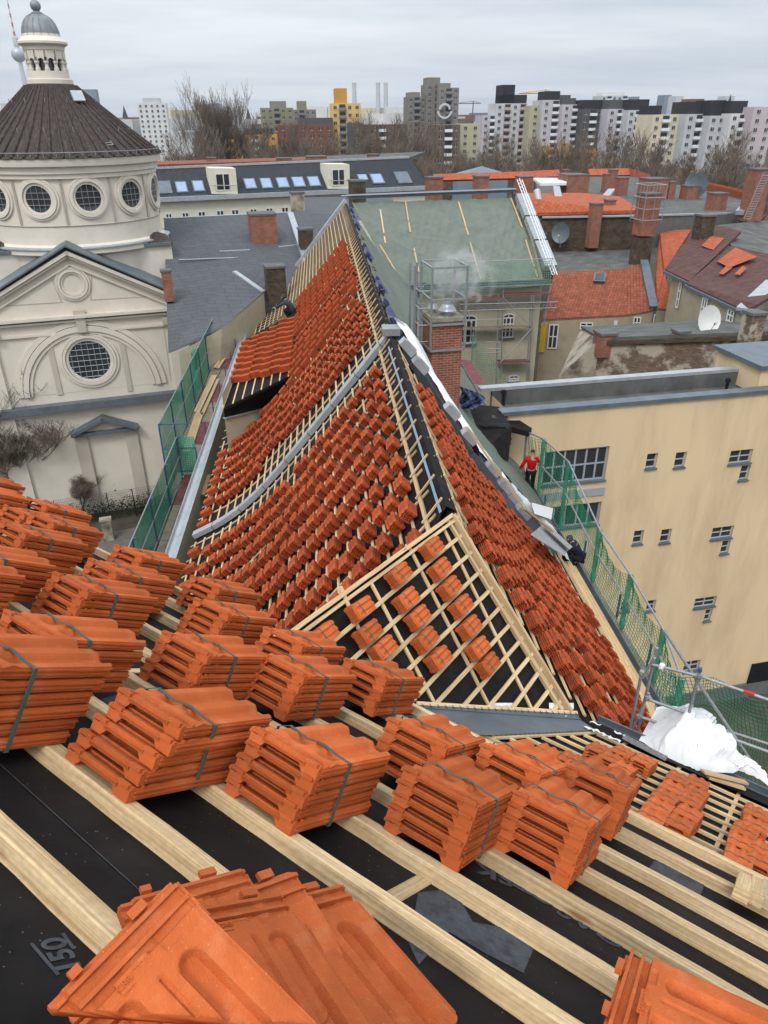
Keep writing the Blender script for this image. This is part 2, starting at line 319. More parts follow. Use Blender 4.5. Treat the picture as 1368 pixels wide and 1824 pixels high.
# ================================================================ FOREGROUND ROOF
fr_o = A(-3, 1, -0.4)
roofA = thing('batten_roof', 'near roof slope of black membrane and thick pale battens at the bottom of the photo', 'roof', fr_o)
mb = MB(); mb.quad(A(-11, -1.2, -.05), A(3.5, -1.2, -.05), A(3.5, 3.93, -.05), A(-11, 3.93, -.05))
mb.quad(A(-11, 3.93, -.05), A(3.5, 3.93, -.05), A(3.5, 3.93, -.05) - Z * 1.3, A(-11, 3.93, -.05) - Z * 1.3)
mb.quad(A(-11, -1.2, -.3), A(-11, 3.93, -.3), A(3.5, 3.93, -.3), A(3.5, -1.2, -.3))
mb.build('membrane', M['membrane'], roofA)
QA = [-0.65, -0.3, 0.05, 0.4, 0.75, 1.10, 1.45, 1.80, 2.15, 2.49, 2.81, 3.15, 3.52, 3.88]
def beam_part(name, p0, p1, w, h, up, parent, m='wood', seg=8, wob=0.0014, seed=0, chip=None):
    "a sawn batten with slightly wandering, knocked edges"
    rnd = random.Random(seed); b = MB(); p0 = np.asarray(p0); p1 = np.asarray(p1); L = np.linalg.norm(p1 - p0); d = (p1 - p0) / L
    sdv = nrm(np.cross(d, up)); u = nrm(np.cross(sdv, d)); c = 0.004; n = max(2, int(L * seg))
    o = rnd.random() * 40; q0 = rnd.random() * 7; vs = []; ring = [(-1, 0), (-1, 1), (1, 1), (1, 0)]
    prof = [(-w / 2, -h), (-w / 2, -c), (-w / 2 + c, 0), (w / 2 - c, 0), (w / 2, -c), (w / 2, -h)]
    per = [0, h, h + c, h + w, h + w + c, 2 * h + w, 2 * h + 2 * w]
    for i in range(n + 1):
        sx_ = rnd.gauss(0, wob); sz_ = rnd.gauss(0, wob * .5)
        for x, z in prof: vs.append(p0 + d * (L * i / n) + sdv * (x + sx_ + rnd.gauss(0, .0006)) + u * (z + sz_ + rnd.gauss(0, .0006)))
    fs = []; uv = []
    for i in range(n):
        for j in range(6):
            j2 = (j + 1) % 6; fs.append([i * 6 + j, (i + 1) * 6 + j, (i + 1) * 6 + j2, i * 6 + j2])
            a, b_ = o + L * i / n, o + L * (i + 1) / n; uv.append([(a, q0 + per[j]), (b_, q0 + per[j]), (b_, q0 + per[j + 1]), (a, q0 + per[j + 1])])
    fs += [list(range(6)), [n * 6 + j for j in range(6)][::-1]]; uv += [[(q0 + x, z) for x, z in prof], [(q0 + x, z) for x, z in prof][::-1]]
    b.add(vs, fs, uv=uv); return b.build(name, M[m], parent)
for i, q in enumerate(QA):
    rr = random.Random(i); x = -10.8 + rr.random() * 2
    ends = [3.3] if i not in (9, 12) else [3.3]
    beam_part('batten', A(x, q + .027), A(3.3, q + .027 + rr.gauss(0, .006)), .056, .05, nA, roofA, seed=i + 3)
for X_ in (-3.9, -3.15, -1.53, -0.7, 0.1, 0.9, 1.7):
    pass
Pc = Ahit(745, 1572, -.05); Xc = Pc @ XA
for k in range(-6, 1):
    X_ = Xc + k * 1.62
    beam_part('counter_batten', A(X_, -1.1, -.044), A(X_, 3.9, -.044), .05, .03, nA, roofA, seed=90 + k)
# prints on the membrane
def text_mesh(txt, size, ext=0.0):
    cu = bpy.data.curves.new('txt', 'FONT'); cu.body = txt; cu.size = size; cu.extrude = ext; cu.offset = size * .03 if ext == 0 else 0; cu.align_x = 'CENTER'; cu.align_y = 'CENTER'
    o = bpy.data.objects.new('txt', cu); COL.objects.link(o); dg = bpy.context.evaluated_depsgraph_get(); dg.update()
    me = bpy.data.meshes.new_from_object(o.evaluated_get(dg)); bpy.data.objects.remove(o); return me
def put_text(txt, size, P, X, n, parent, name, m, ext=0.0):
    me = text_mesh(txt, size, ext); me.materials.clear(); me.materials.append(M[m]); X = nrm(X - n * (X @ n)); Y = np.cross(n, X)
    o = bpy.data.objects.new(name, me); COL.objects.link(o); o.parent = parent
    o.matrix_world = frame4(P, X, Y, n) if parent is None else Matrix.Translation(-Vector(parent.matrix_world.translation)) @ frame4(P, X, Y, n)
    if parent is not None: o.matrix_local = Matrix.Translation(-Vector(parent.matrix_world.translation)) @ frame4(P, X, Y, n)
    return o
tp = lambda u, v: Ahit(u, v, -.048)
def tdir(u0, v0, u1, v1): return nrm(tp(u1, v1) - tp(u0, v0))
put_text('150', .066, tp(111, 1700), tdir(122, 1732, 90, 1680), nA, roofA, 'printed_number', 'print')
b = MB(); b.beam(tp(56, 1680), tp(104, 1736), .007, .001, nA); b.beam(tp(112, 1662), tp(132, 1690), .007, .001, nA); b.build('printed_line', M['print'], roofA)
put_text('SK', .12, tp(880, 1556), tdir(905, 1568, 850, 1545), nA, roofA, 'printed_letters', 'print')
put_text('ACT', .12, tp(975, 1600), tdir(1010, 1625, 930, 1580), nA, roofA, 'printed_letters', 'print')
put_text('OAS', .11, tp(1052, 1650), tdir(1090, 1672, 1020, 1632), nA, roofA, 'printed_letters', 'print')
b = MB()   # big faded arrow-shaped emblem
b.poly([tp(*q) for q in [(745, 1590), (808, 1582), (842, 1642), (962, 1665), (932, 1733), (868, 1700), (800, 1660), (746, 1718), (728, 1680)]])
b.build('printed_emblem', M['print'], roofA)
b = MB(); b.poly([tp(*q) + nA * .001 for q in [(1170, 1525), (1260, 1562), (1246, 1600), (1150, 1556)]]); b.poly([tp(*q) + nA * .001 for q in [(180, 1245), (232, 1232), (246, 1262), (190, 1262)]]); b.build('printed_emblem', M['print'], roofA)
b = MB(); b.quad(tp(-20, 1345) + nA * .001, tp(260, 1598) + nA * .001, tp(261, 1596.5) + nA * .001, tp(-19, 1343.5) + nA * .001); b.build('membrane_seam', M['print'], roofA)

# ================================================================ TILES
def cosint(xs, ys, x):
    i = 0
    while i < len(xs) - 2 and x > xs[i + 1]: i += 1
    k = min(1, max(0, (x - xs[i]) / (xs[i + 1] - xs[i]))); k = (1 - math.cos(math.pi * k)) / 2
    return ys[i] + k * (ys[i + 1] - ys[i])
TPX = [0, .016, .024, .038, .072, .093, .122, .145, .182, .203, .233, .246, .27]
TPZ = [.018, .018, .038, .047, .047, .020, .018, .043, .043, .019, .018, .036, .034]
TW, TL = .27, .44
def tile_top(x, y):
    body = cosint(TPX, TPZ, x)
    head = .033 + (.007 if .006 < y < .018 or .044 < y < .052 else 0) - (.006 if x < .03 else 0)
    k = min(1, max(0, (y - .062) / .03))
    tr = 1 if body > .035 else min(1, max(0, (y - .085) / .03))     # troughs start with a rounded end
    b = .043 + (body - .043) * tr
    return head * (1 - k) + b * k
def tile_bot(x, y):
    t = tile_top(x, y)
    if y < .022:
        k = max(min(1, max(0, (.066 - x) / .022)), min(1, max(0, (x - .196) / .022)))
        if k > 0: return (t - .011) * (1 - k) - .008 * k
    if x > .238: return -.003
    if y > .41 and x > .05: return max(t - .022, .0)
    return t - .011
def make_tile(xs, ys, name, rough=True):
    b = MB(); nx, ny = len(xs), len(ys); rnd = random.Random(3)
    def P(x, y, z):
        if rough and y > TL - .02:
            dx = min(x, TW - x)
            if dx < .02: y -= (.02 - dx) * .7 * (y - (TL - .02)) / .02
        return (x - TW / 2, y, z + .008)
    top = [P(x, y, tile_top(x, y)) for y in ys for x in xs]; bot = [P(x, y, tile_bot(x, y)) for y in ys for x in xs]
    n = nx * ny; fs = []
    for j in range(ny - 1):
        for i in range(nx - 1):
            a = j * nx + i; fs.append([a, a + 1, a + nx + 1, a + nx]); fs.append([n + a, n + a + nx, n + a + nx + 1, n + a + 1])
    for i in range(nx - 1): fs.append([i, n + i, n + i + 1, i + 1]); k = (ny - 1) * nx + i; fs.append([k, k + 1, n + k + 1, n + k])
    for j in range(ny - 1):
        a = j * nx; fs.append([a, a + nx, n + a + nx, n + a]); a = j * nx + nx - 1; fs.append([a, n + a, n + a + nx, a + nx])
    b.add(top + bot, fs)
    if rough:      # ribs on the head, side lugs and the saw-tooth strip on the long edge
        for k in range(3): b.box(V(.0, -.001 , .0305 - k * .0045 + .008), V(.085, 0, 0), V(0, .003, 0), V(0, 0, .0013))
        for x in (-.105, .105): b.box(V(x, .004, .038 + .01), V(.022, 0, 0), V(0, .007, 0), V(0, 0, .006))
        b.box(V(-.138, .03, .034), V(.01, 0, 0), V(0, .022, 0), V(0, 0, .006)); b.box(V(-.128, .012, .044), V(.012, 0, 0), V(0, .010, 0), V(0, 0, .005))
        for zz, y1 in ((.012, .40), (.026, .43)): b.box(V(.136, y1 / 2 + .01, zz + .006), V(.0035, 0, 0), V(0, y1 / 2 - .01, 0), V(0, 0, .0028))
        for k in range(16): b.box(V(.1365, .30 + k * .0075, .030), V(.0045, 0, 0), V(0, .0022, 0), V(0, 0, .003))
        for y in (.05, .2, .33): b.box(V(.12, y, .006), V(.008, 0, 0), V(0, .008, 0), V(0, 0, .006))
    o = b.build(name, M['tile'], None, matrix=Matrix.Identity(4), smooth=True, angle=38 if rough else 30); me = o.data; bpy.data.objects.remove(o); return me
def fan_top(x, y):
    w = .30; z = .034
    if y < .012: z = .030
    elif y < .022: z = .046
    elif y < .045: z = .034
    elif y < .055: z = .044
    elif .055 <= y < .10 and .05 < x < .25: z = .030 if not (.10 < x < .18) else .034
    for x0, x1, y0, dd in ((.055, .115, .125, .026), (.135, .152, .12, .016), (.195, .25, .105, .030)):
        xm, r_ = (x0 + x1) / 2, (x1 - x0) / 2
        yy = max(0, y0 + r_ - y) if y < y0 + r_ else 0
        dist = r_ - math.hypot(x - xm, yy)
        k = min(1, max(0, dist / .012)); z -= dd * (k * k * (3 - 2 * k)) if y > y0 - .01 else 0
    if x > .27: z -= .010
    if x < .008: z -= .004
    if y > .075: z += .014
    return z
def lin(a, b, n): return [a + (b - a) * i / n for i in range(n + 1)]
hx = sorted(set(lin(0, .27, 34) + [.044, .066, .196, .218, .2381, .2379, .0159, .0241]))
hy = [0, .0059, .0061, .0179, .0181, .0219, .0221, .0439, .0441, .0519, .0521, .062, .07, .08, .09, .098, .106, .115, .15, .2, .25, .3, .35, .4, .4099, .4101, .42, .43, .44]
TILE_HI = make_tile(hx, hy, 'roof_tile_mesh')
TILE_LO = make_tile([0, .02, .044, .066, .075, .1, .125, .15, .18, .196, .218, .237, .238, .27], [0, .02, .025, .07, .1, .42, .44], 'roof_tile_mesh_far', False)
def make_fan():
    xs = lin(0, .30, 60); ys = [0, .0119, .0121, .0219, .0221, .0449, .0451, .0549, .0551, .074, .078] + lin(.085, .18, 22) + lin(.19, .46, 14)
    b = MB(); nx, ny = len(xs), len(ys)
    def P(x, y, z):
        if y > .43:
            dx = min(x, .30 - x)
            if dx < .03: y -= (.03 - dx) ** 2 * 30 * (y - .43) / .03
        return (x - .15, y, z)
    top = [P(x, y, fan_top(x, y)) for y in ys for x in xs]; bot = [P(x, y, -.002) for y in ys for x in xs]; n = nx * ny; fs = []
    for j in range(ny - 1):
        for i in range(nx - 1):
            a = j * nx + i; fs += [[a, a + 1, a + nx + 1, a + nx], [n + a, n + a + nx, n + a + nx + 1, n + a + 1]]
    for i in range(nx - 1): k = (ny - 1) * nx + i; fs += [[i, n + i, n + i + 1, i + 1], [k, k + 1, n + k + 1, n + k]]
    for j in range(ny - 1): a = j * nx; c = a + nx - 1; fs += [[a, a + nx, n + a + nx, n + a], [c, n + c, n + c + nx, c + nx]]
    b.add(top + bot, fs)
    b.box(V(-.06, -.004, .044), V(.02, 0, 0), V(0, .010, 0), V(0, 0, .006)); b.box(V(.09, -.003, .044), V(.012, 0, 0), V(0, .009, 0), V(0, 0, .006))
    b.box(V(-.155, .06, .016), V(.008, 0, 0), V(0, .05, 0), V(0, 0, .006)); b.box(V(.02, .082, .0445), V(.038, 0, 0), V(0, .014, 0), V(0, 0, .0015))
    o = b.build('fan_tile_mesh', M['tile'], None, matrix=Matrix.Identity(4), smooth=True, angle=42); me = o.data; bpy.data.objects.remove(o); return me
import bmesh
TILE_FAN = make_fan(); TILE_CUT = TILE_FAN.copy()
_bm = bmesh.new(); _bm.from_mesh(TILE_CUT)
_c0, _c1 = Vector((.15, .015, 0)), Vector((-.15, .42, 0)); _d = (_c1 - _c0).normalized(); _n = Vector((_d.y, -_d.x, 0.0)).normalized()
_g = bmesh.ops.bisect_plane(_bm, geom=_bm.verts[:] + _bm.edges[:] + _bm.faces[:], plane_co=_c0, plane_no=_n, clear_outer=True)
bmesh.ops.holes_fill(_bm, edges=[e for e in _g['geom_cut'] if isinstance(e, bmesh.types.BMEdge)], sides=0)
_bm.to_mesh(TILE_CUT); _bm.free()
PITCH = .047
def strap_mesh(n, y, sl=0.0, w=.013):
    b = MB(); H = n * PITCH + .012; x = TW / 2 + .006; top = [(-x, 0), (-x, H - .02), (-.10, H + .004), (-.03, H - .010), (.03, H + .001), (.09, H - .012), (x, H - .016), (x, 0), (0, -.004), (-x, 0)]
    pts = [V(a, y + sl * (a / x), c) for a, c in top]
    for p, q in zip(pts[:-1], pts[1:]):
        n_ = nrm(np.cross(q - p, V(0, 1, 0))) * .0012; yy = V(0, w / 2, 0)
        b.add([p - yy - n_, p + yy - n_, q + yy - n_, q - yy - n_, p - yy + n_, p + yy + n_, q + yy + n_, q - yy + n_], [[0, 1, 2, 3], [7, 6, 5, 4], [0, 4, 5, 1], [1, 5, 6, 2], [2, 6, 7, 3], [3, 7, 4, 0]])
    b.beam(V(.015, y - .004, H + .004), V(.05, y - .03, H + .012), .012, .002)      # clip with its loose tail
    o = b.build('strap_mesh', M['strap'], None, matrix=Matrix.Identity(4)); me = o.data; bpy.data.objects.remove(o); return me
STRAPS = {}
def get_strap(n, y, sl):
    k = (n, y, sl)
    if k not in STRAPS: STRAPS[k] = strap_mesh(n, y, sl)
    return STRAPS[k]
def bundle(P, X, Y, Zv, n, label, group, stag=0.0, hi=True, rnd=None, name='roof_tile_bundle', yaw=0.0, strap=True, zs=.86):
    "strapped bundle of n tiles, head end at P, length along Y, tiles piled along Zv"
    r = rnd or random; a = yaw + r.gauss(0, .03); X2 = X * math.cos(a) + Y * math.sin(a); Y2 = -X * math.sin(a) + Y * math.cos(a)
    o = bpy.data.objects.new(name, None); COL.objects.link(o); o.empty_display_size = .1; o.matrix_world = frame4(P, X2, Y2, Zv * zs)
    tag(o, label, 'tile bundle', group)
    for i in range(n):
        t = child(TILE_HI if hi else TILE_LO, 'roof_tile', o, Matrix.Translation((r.gauss(0, .004), i * stag + r.gauss(0, .004), i * PITCH)) @ Matrix.Rotation(r.gauss(0, .008), 4, 'Z'))
    if strap:
        sm = get_strap(n, .17, 0.012); child(sm, 'strap', o, Matrix.Shear('XZ', 4, (0, stag / PITCH)) if False else Matrix.Translation((0, stag * n / 2, 0)))
    return o
# ---- foreground bundles: near right corner (X) and head line (q) on plane A, tile count, stagger, label
GA = 'tile bundles on the thick near battens'
fgb = [
 (-1.34, 1.46, 5, .030, 'large near tile bundle stepped sideways like a staircase'),
 (-1.03, 1.80, 5, .008, 'large near tile bundle right above the pile of loose tiles'),
 (-0.665, 2.19, 5, .006, 'tall front-row tile bundle over the crossing of batten and counter batten'),
 (-0.405, 2.54, 5, .004, 'tall narrow-looking tile bundle, rightmost of the front row of near bundles'),
 (-0.42, 3.27, 5, .004, 'tile bundle just behind and right of the rightmost front bundle, beside the bare battens'),
 (-0.99, 2.61, 5, .010, 'tile bundle directly behind the gap between the two middle front bundles'),
 (-0.69, 2.92, 5, .006, 'tile bundle on the edge batten below the dark zinc valley sheet'),
 (-3.75, 2.55, 5, .010, 'left tile bundle right beside the leftmost cut-off ones, under the bare tree'),
 (-4.28, 3.08, 5, .010, 'tile bundle under the topmost left pair, its right side facing the netting'),
 (-4.63, 3.10, 4, .010, 'small looking tile bundle at the far left, below the bare tree trunk'),
 (-5.00, 3.50, 5, .010, 'farthest of the left tile bundles in line with the wire fence'),
 (-2.67, 2.18, 5, .012, 'middle left tile bundle in front of the half hidden one'),
 (-3.10, 2.69, 5, .010, 'tile bundle half hidden behind the middle left bundle'),
 (-3.65, 3.32, 5, .012, 'tile bundle beside the foot of the green netting and the zinc gutter'),
 (-2.51, 2.96, 5, .010, 'front one of the two bundles left of the long roof slope corner'),
 (-3.07, 3.47, 5, .010, 'rear one of the two bundles left of the long roof slope corner'),
 (-1.90, 2.20, 5, .012, 'tile bundle directly behind the large stepped bundle'),
 (-2.03, 1.56, 5, .012, 'wide tile bundle behind the bundle cut by the left edge'),
 (-1.68, 2.58, 5, .012, 'tile bundle in the centre left with strap, before the crooked edge board'),
 (-2.07, 3.08, 5, .010, 'tile bundle mostly hidden behind the centre left bundle'),
 (-1.64, 3.26, 5, .006, 'tile bundle on the edge batten below the leftmost bundles of the dark triangle'),
 (-1.67, 1.09, 6, .014, 'nearest big tile bundle cut off by the left edge of the photo'),
 (-3.08, 1.86, 5, .012, 'tile bundle cut by the left edge under the one with two straps'),
 (-2.79, 1.52, 5, .012, 'tile bundle cut by the left edge, below and nearer than its neighbour'),
 (-5.82, 3.40, 5, .010, 'topmost tile bundle at the left edge, before the bush'),
 (-5.15, 3.02, 5, .010, 'second topmost tile bundle at the left edge'),
]
for i, (x, q, n_, st, lab) in enumerate(fgb):
    rr = random.Random(100 + i)
    bundle(A(x - TW / 2, q, .0), XA, eA, nA, n_, lab, GA, st, True, rr)
# ---- three batten offcuts and the single tiles lying loose
for i, (u, v) in enumerate([(1316, 1598), (1340, 1606), (1364, 1614)]):
    o = thing('batten_offcut', ['short batten offcut with rough end, left of three in a row', 'short batten offcut between two others on the bare battens', 'short batten offcut cut off by the right edge of the photo'][i], 'wood offcut', Ahit(u, v, .0), 'batten offcuts')
    P = Ahit(u, v + 4, .0); beam_part('block', P + nA * .052 - eA * .02 + XA * .0, P + nA * .052 + eA * .22, .058, .05, nA, o, m='woodold' if i == 2 else 'wood', seed=400 + i)
def flip_tile(c0, c1, dirpt, H0, H1, label, mesh, ys=1.0, under=0):
    "loose tile: head corners c0 (left) and c1 (right) as photo points at heights H0, H1 over the battens, running towards dirpt"
    P0, P1 = Ahit(*c0, H0), Ahit(*c1, H1); w_ = np.linalg.norm(P1 - P0); X = (P0 - P1) / w_; sc = w_ / .30
    Y = nrm(np.cross(X, np.cross(ray(*c1), ray(*dirpt)))); Y = Y if Y @ (Ahit(*dirpt, H1) - P1) > 0 else -Y; Zv = np.cross(X, Y)
    o = bpy.data.objects.new('loose_roof_tile', None); COL.objects.link(o); o.empty_display_size = .1
    P = (P0 + P1) / 2; o.matrix_world = frame4(P - Zv * .04 * sc, X * sc, Y * sc * ys, Zv * sc); tag(o, label, 'roof tile', 'loose roof tiles near the camera')
    child(mesh, 'tile_body', o)
    tm = text_mesh('CREATON', .0175, .0024); tm.materials.clear(); tm.materials.append(M['tile']); child(tm, 'embossed_name', o, Matrix.Translation((.02, .082, .0462)) @ Matrix.Rotation(math.pi, 4, 'Z'))
    if under: bundle(P - Zv * (.04 * sc + under * PITCH * .86 + .012), X, Y, Zv, under, 'tile bundle under the single tile at the lower right corner', GA, 0.0, True, random.Random(8), strap=False)
    return o
for c0, c1, dp, H0, H1, lab, me_, ys, un_ in [
 ((85, 1862), (330, 1655), (580, 1900), .06, .18, 'loose tile mostly hidden below the diagonally cut tile', TILE_FAN, 1, 0),
 ((85, 1785), (305, 1566), (552, 1812), .17, .29, 'frontmost loose tile, cut off diagonally along its lower edge', TILE_CUT, 1, 0),
 ((212, 1602), (431, 1543), (560, 1760), .10, .16, 'loose tile whose notched head sticks out highest at the back of the pile', TILE_FAN, 1, 0),
 ((300, 1622), (498, 1588), (700, 1880), .14, .16, 'loose tile with a raised name plate, right behind the cut tile', TILE_FAN, 1, 0),
 ((335, 1612), (523, 1546), (720, 1880), .08, .115, 'loose tile showing a narrow strip between two tiles of the fan', TILE_FAN, 1, 0),
 ((420, 1618), (606, 1572), (812, 1806), .03, .07, 'rightmost loose tile of the fan, with a long trough and a rounded far corner', TILE_FAN, 1, 0),
 ((1070, 1835), (1118, 1688), (1284, 1764), .31, .33, 'single tile at the lower right lying across the bare battens', TILE_FAN, .62, 6)]:
    flip_tile(c0, c1, dp, H0, H1, lab, me_, ys, un_)

# ================================================================ TRIANGULAR HIP PLANE
c1 = lambda x, y: (660 + x * .2924, 880 + y * .2924)
hip = thing('hip_roof', 'triangular roof face of open battens over black membrane above the zinc valley', 'roof', Thit(860, 1150))
TLc = drop(530, 1120, 4.9 * K); kk = nrm(TLc - APEX); TLf = APEX + kk * 6.0
hipB = Thit(1026, 1270)
b = MB(); lo = Thit(640, 1252, -.06); b.poly([APEX - nT * .07, TLf - nT * .07, TLf + eT * 2.2 - nT * .07, lo, Thit(742, 1262, -.07), Thit(1028, 1278, -.07)])
nb_, eb_ = slopeplane(-55, 62)
b.poly([APEX - Z * .06, TLf - Z * .06, TLf - Z * .06 + eb_ * 3.5, APEX - Z * .06 + eb_ * 3.5][::-1])
b.build('membrane', M['membrane'], hip)
rf = [((75, 400), (395, 1270)), ((250, 340), (720, 1290)), ((440, 190), (990, 1305)), ((520, 200), (1195, 1320))]
rf = [((-180, 560), (130, 1275)), ((10, 545), (395, 1275)), ((245, 330), (728, 1292)), ((445, 195), (985, 1305)), ((555, 300), (1200, 1325))]
for p, q in rf: beam_part('rafter_batten', Thit(*c1(*p), -.03), Thit(*c1(*q), -.03), .05, .03, nT, hip, seed=int(q[0]) % 97, seg=4)
tb = [((555, 250), (-60, 760)), ((620, 350), (-60, 965)), ((685, 455), (60, 1060)), ((750, 565), (150, 1150)), ((815, 665), (262, 1256)), ((880, 765), (402, 1278)), ((935, 870), (572, 1288)), ((995, 965), (722, 1298)), ((1055, 1050), (868, 1306)), ((1115, 1160), (1000, 1314)), ((1170, 1245), (1118, 1324))]
for i, (p, q) in enumerate(tb):
    P, Q = Thit(*c1(*p)), Thit(*c1(*q))
    if i < 4: Q = P + nrm(Q - P) * np.linalg.norm(Q - P) * 1.7
    beam_part('batten', P, Q, .058, .035, nT, hip, seed=500 + i, seg=4)
for k, (w_, h_) in enumerate([(.06, .05), (.05, .04)]):
    o_ = (k - .5) * .09; beam_part('ridge_board', APEX + eT * (o_ + .03) + nT * (.05 - .02 * k), TLf + eT * (o_ + .03) + nT * (.05 - .02 * k), w_, h_, nT, hip, seed=520 + k, seg=3)
HB = Thit(*c1(1232, 1318), .07)
beam_part('hip_board', APEX + nT * .07 + Z * .02, HB, .05, .12, nrm(nT + V(.3, 0, .9)), hip, seed=530, seg=3)
beam_part('hip_board', APEX + nT * .02 - kk * -.12, HB - nT * .05 + kk * .14, .05, .06, nT, hip, seed=531, seg=3)
zb = []
b = MB(); zt = [Thit(745, 1256, .02), Thit(1030, 1272, .02)]; zf = [VA + Z * .015, VB + Z * .015]; zl = [Bhit(880, 1310, .03), Bhit(1062, 1301, .03)]
b.quad(zt[0], zf[0], zf[1], zt[1]); b.quad(zf[0] + (VA - VB) * .4, zf[0], zt[0], zt[0] + (VA - VB) * .4); b.poly([zf[0] + (VA - VB) * .4, zl[0] + (VA - VB) * .5, zl[0], zl[1], zf[1], zf[0]])
b.tube([zf[0] + Z * .012, zf[1] + Z * .012], .012, 6)
zv = b.build('valley_sheet', M['zincdark'], hip)
b = MB()
for k in range(24):
    P = zt[0] + (zt[1] - zt[0]) * (k + .5) / 24; b.box(P + nT * .012, XA * .012, eT * .03, nT * .004)
    P = zl[0] + (zl[1] - zl[0]) * (k + .5) / 24; b.box(P + nB * .012, XA * .012, eB * .02, nB * .004)
b.build('sheet_clip', M['zincdark'], zv)
beam_part('edge_board', zt[0] - eT * .03 + nT * .012, zt[1] - eT * .03 + nT * .012, .05, .03, nT, hip, seed=533, seg=4)
b = MB()
rr = random.Random(5)
for u in (668, 895, 1000): # crumpled silver foil strips under the battens
    v = 1262 if u > 800 else 1250
    b.grid(lambda i, j: Thit(u - 22 + 44 * i, v - 10 + 11 * j, -.05 + .02 * rr.random()), 9, 3)
b.build('foil_scrap', M['white'], hip)
tcs = [(390, 320), (440, 450), (500, 565), (570, 675), (620, 805), (670, 930), (735, 1035)], [(190, 485), (235, 635), (305, 745), (355, 885), (430, 995)], [(-48, 685), (0, 838), (92, 935)], [(-275, 850)]
ordn = ['topmost', 'second', 'third', 'fourth', 'fifth', 'sixth', 'lowest']
cname = ['right column', 'middle column', 'left column', 'far left spot']
for ci, L_ in enumerate(tcs):
    for ri, (x, y) in enumerate(L_):
        rr = random.Random(ci * 20 + ri); P = Thit(*c1(x, y), .16); d = P - APEX
        P = P - nT * .16 - kT * TL * .41
        lab = f'strapped tile bundle on the dark triangle, {ordn[ri]} of its {cname[ci]}' if len(L_) > 1 else 'tile bundle alone at the left corner of the dark triangular roof face'
        bundle(P, eT * .8, kT * .82, nT * .85, 5, lab, 'tile bundles on the triangular roof face', .004, True, rr)

# ================================================================ LOWER ROOF (plane B)
gl = [Bhit(1040, 1285), Bhit(1368, 1410)]; qg = Bxy(gl[0])[1] * .5 + Bxy(gl[1])[1] * .5
roofB = thing('batten_roof', 'lower roof of thin closely spaced battens beyond the near roof edge, down to the gutter', 'roof', Bhit(1150, 1420))
Xr = Bxy(Bhit(1368, 1500))[0] + 2.5; Xl = Bxy(VA)[0] - .5
b = MB(); gx = Bxy(VB)[0]
b.poly([Bp(Xl, Bxy(VA)[1] + .02, -.05), Bp(Xl, Bxy(VA)[1] - 2.4, -.05), Bp(Xr, Bxy(VA)[1] - 2.4, -.05), Bp(Xr, qg + .1, -.05), Bp(gx + .3, qg + .1, -.05), VB - nB * .05][::-1]); b.build('membrane', M['membrane'], roofB)
z0, z1 = Bxy(zl[0]), Bxy(zl[1])
nbat = 0; q = qg - .62; bs = []
while q > Bxy(VA)[1] - 2.0:
    # left end: where the batten reaches the board under the zinc sheet
    k = (q - z0[1]) / (z1[1] - z0[1]) if abs(z1[1] - z0[1]) > 1e-6 else 0
    xl = z0[0] + (z1[0] - z0[0]) * k if k > 0 else z0[0] - 1.2
    if k > 1: xl = z1[0] + .12 + (k - 1) * .1
    beam_part('batten', Bp(xl + .03, q), Bp(Xr, q), .055, .035, nB, roofB, seed=600 + nbat, seg=2); bs.append(q); nbat += 1; q -= .335
print('B battens', nbat, 'qg', qg, 'z', z0, z1)
for k in range(12): beam_part('counter_batten', Bp(z1[0] + .4 + k * .8, qg - .1, -.03), Bp(z1[0] + .4 + k * .8, Bxy(VA)[1] - 2.2, -.03), .05, .02, nB, roofB, seed=640 + k, seg=1)
beam_part('edge_board', Bp(z0[0] - 1.5, z0[1] - 1.5 * (z1[1] - z0[1]) / (z1[0] - z0[0]), .012) if False else Bp(*z0, .015), Bp(*z1, .015), .06, .03, nB, roofB, seed=660, seg=3)
b = MB()      # eave flashing and box gutter
gd = V(*XA)
Pg0, Pg1 = Bp(gx + .15, qg), Bp(Xr, qg)
b.quad(Pg0 + eB * -.42 + nB * .0, Pg0, Pg1, Pg1 + eB * -.42); b.build('eave_flashing', M['membrane'], roofB)
b = MB(); o0, o1 = eB * .02, eB * .16
hb = nrm(az(36))
for a_, c_ in ((Pg0, Pg1),):
    b.quad(a_, a_ - Z * .12, c_ - Z * .12, c_); b.quad(a_ - Z * .12, a_ - Z * .12 + hb * .15, c_ - Z * .12 + hb * .15, c_ - Z * .12)
    b.quad(a_ - Z * .12 + hb * .15, a_ + hb * .15 + Z * .0, c_ + hb * .15, c_ - Z * .12 + hb * .15); b.tube([a_ + hb * .15, c_ + hb * .15], .012, 6)
b.build('gutter', M['zincdark'], roofB)
wl = MB(); wl.quad(Bp(gx + .3, qg, -.1) - hb * .25, Bp(Xr, qg, -.1) - hb * .25, Bp(Xr, qg, -.1) - hb * .25 - Z * 13, Bp(gx + .3, qg, -.1) - hb * .25 - Z * 13)
M['render'] = mat('cream_render', (0.50, 0.45, 0.33), 0.9, .08, 2, .1, 30)
wl.build('wall', M['render'], roofB)
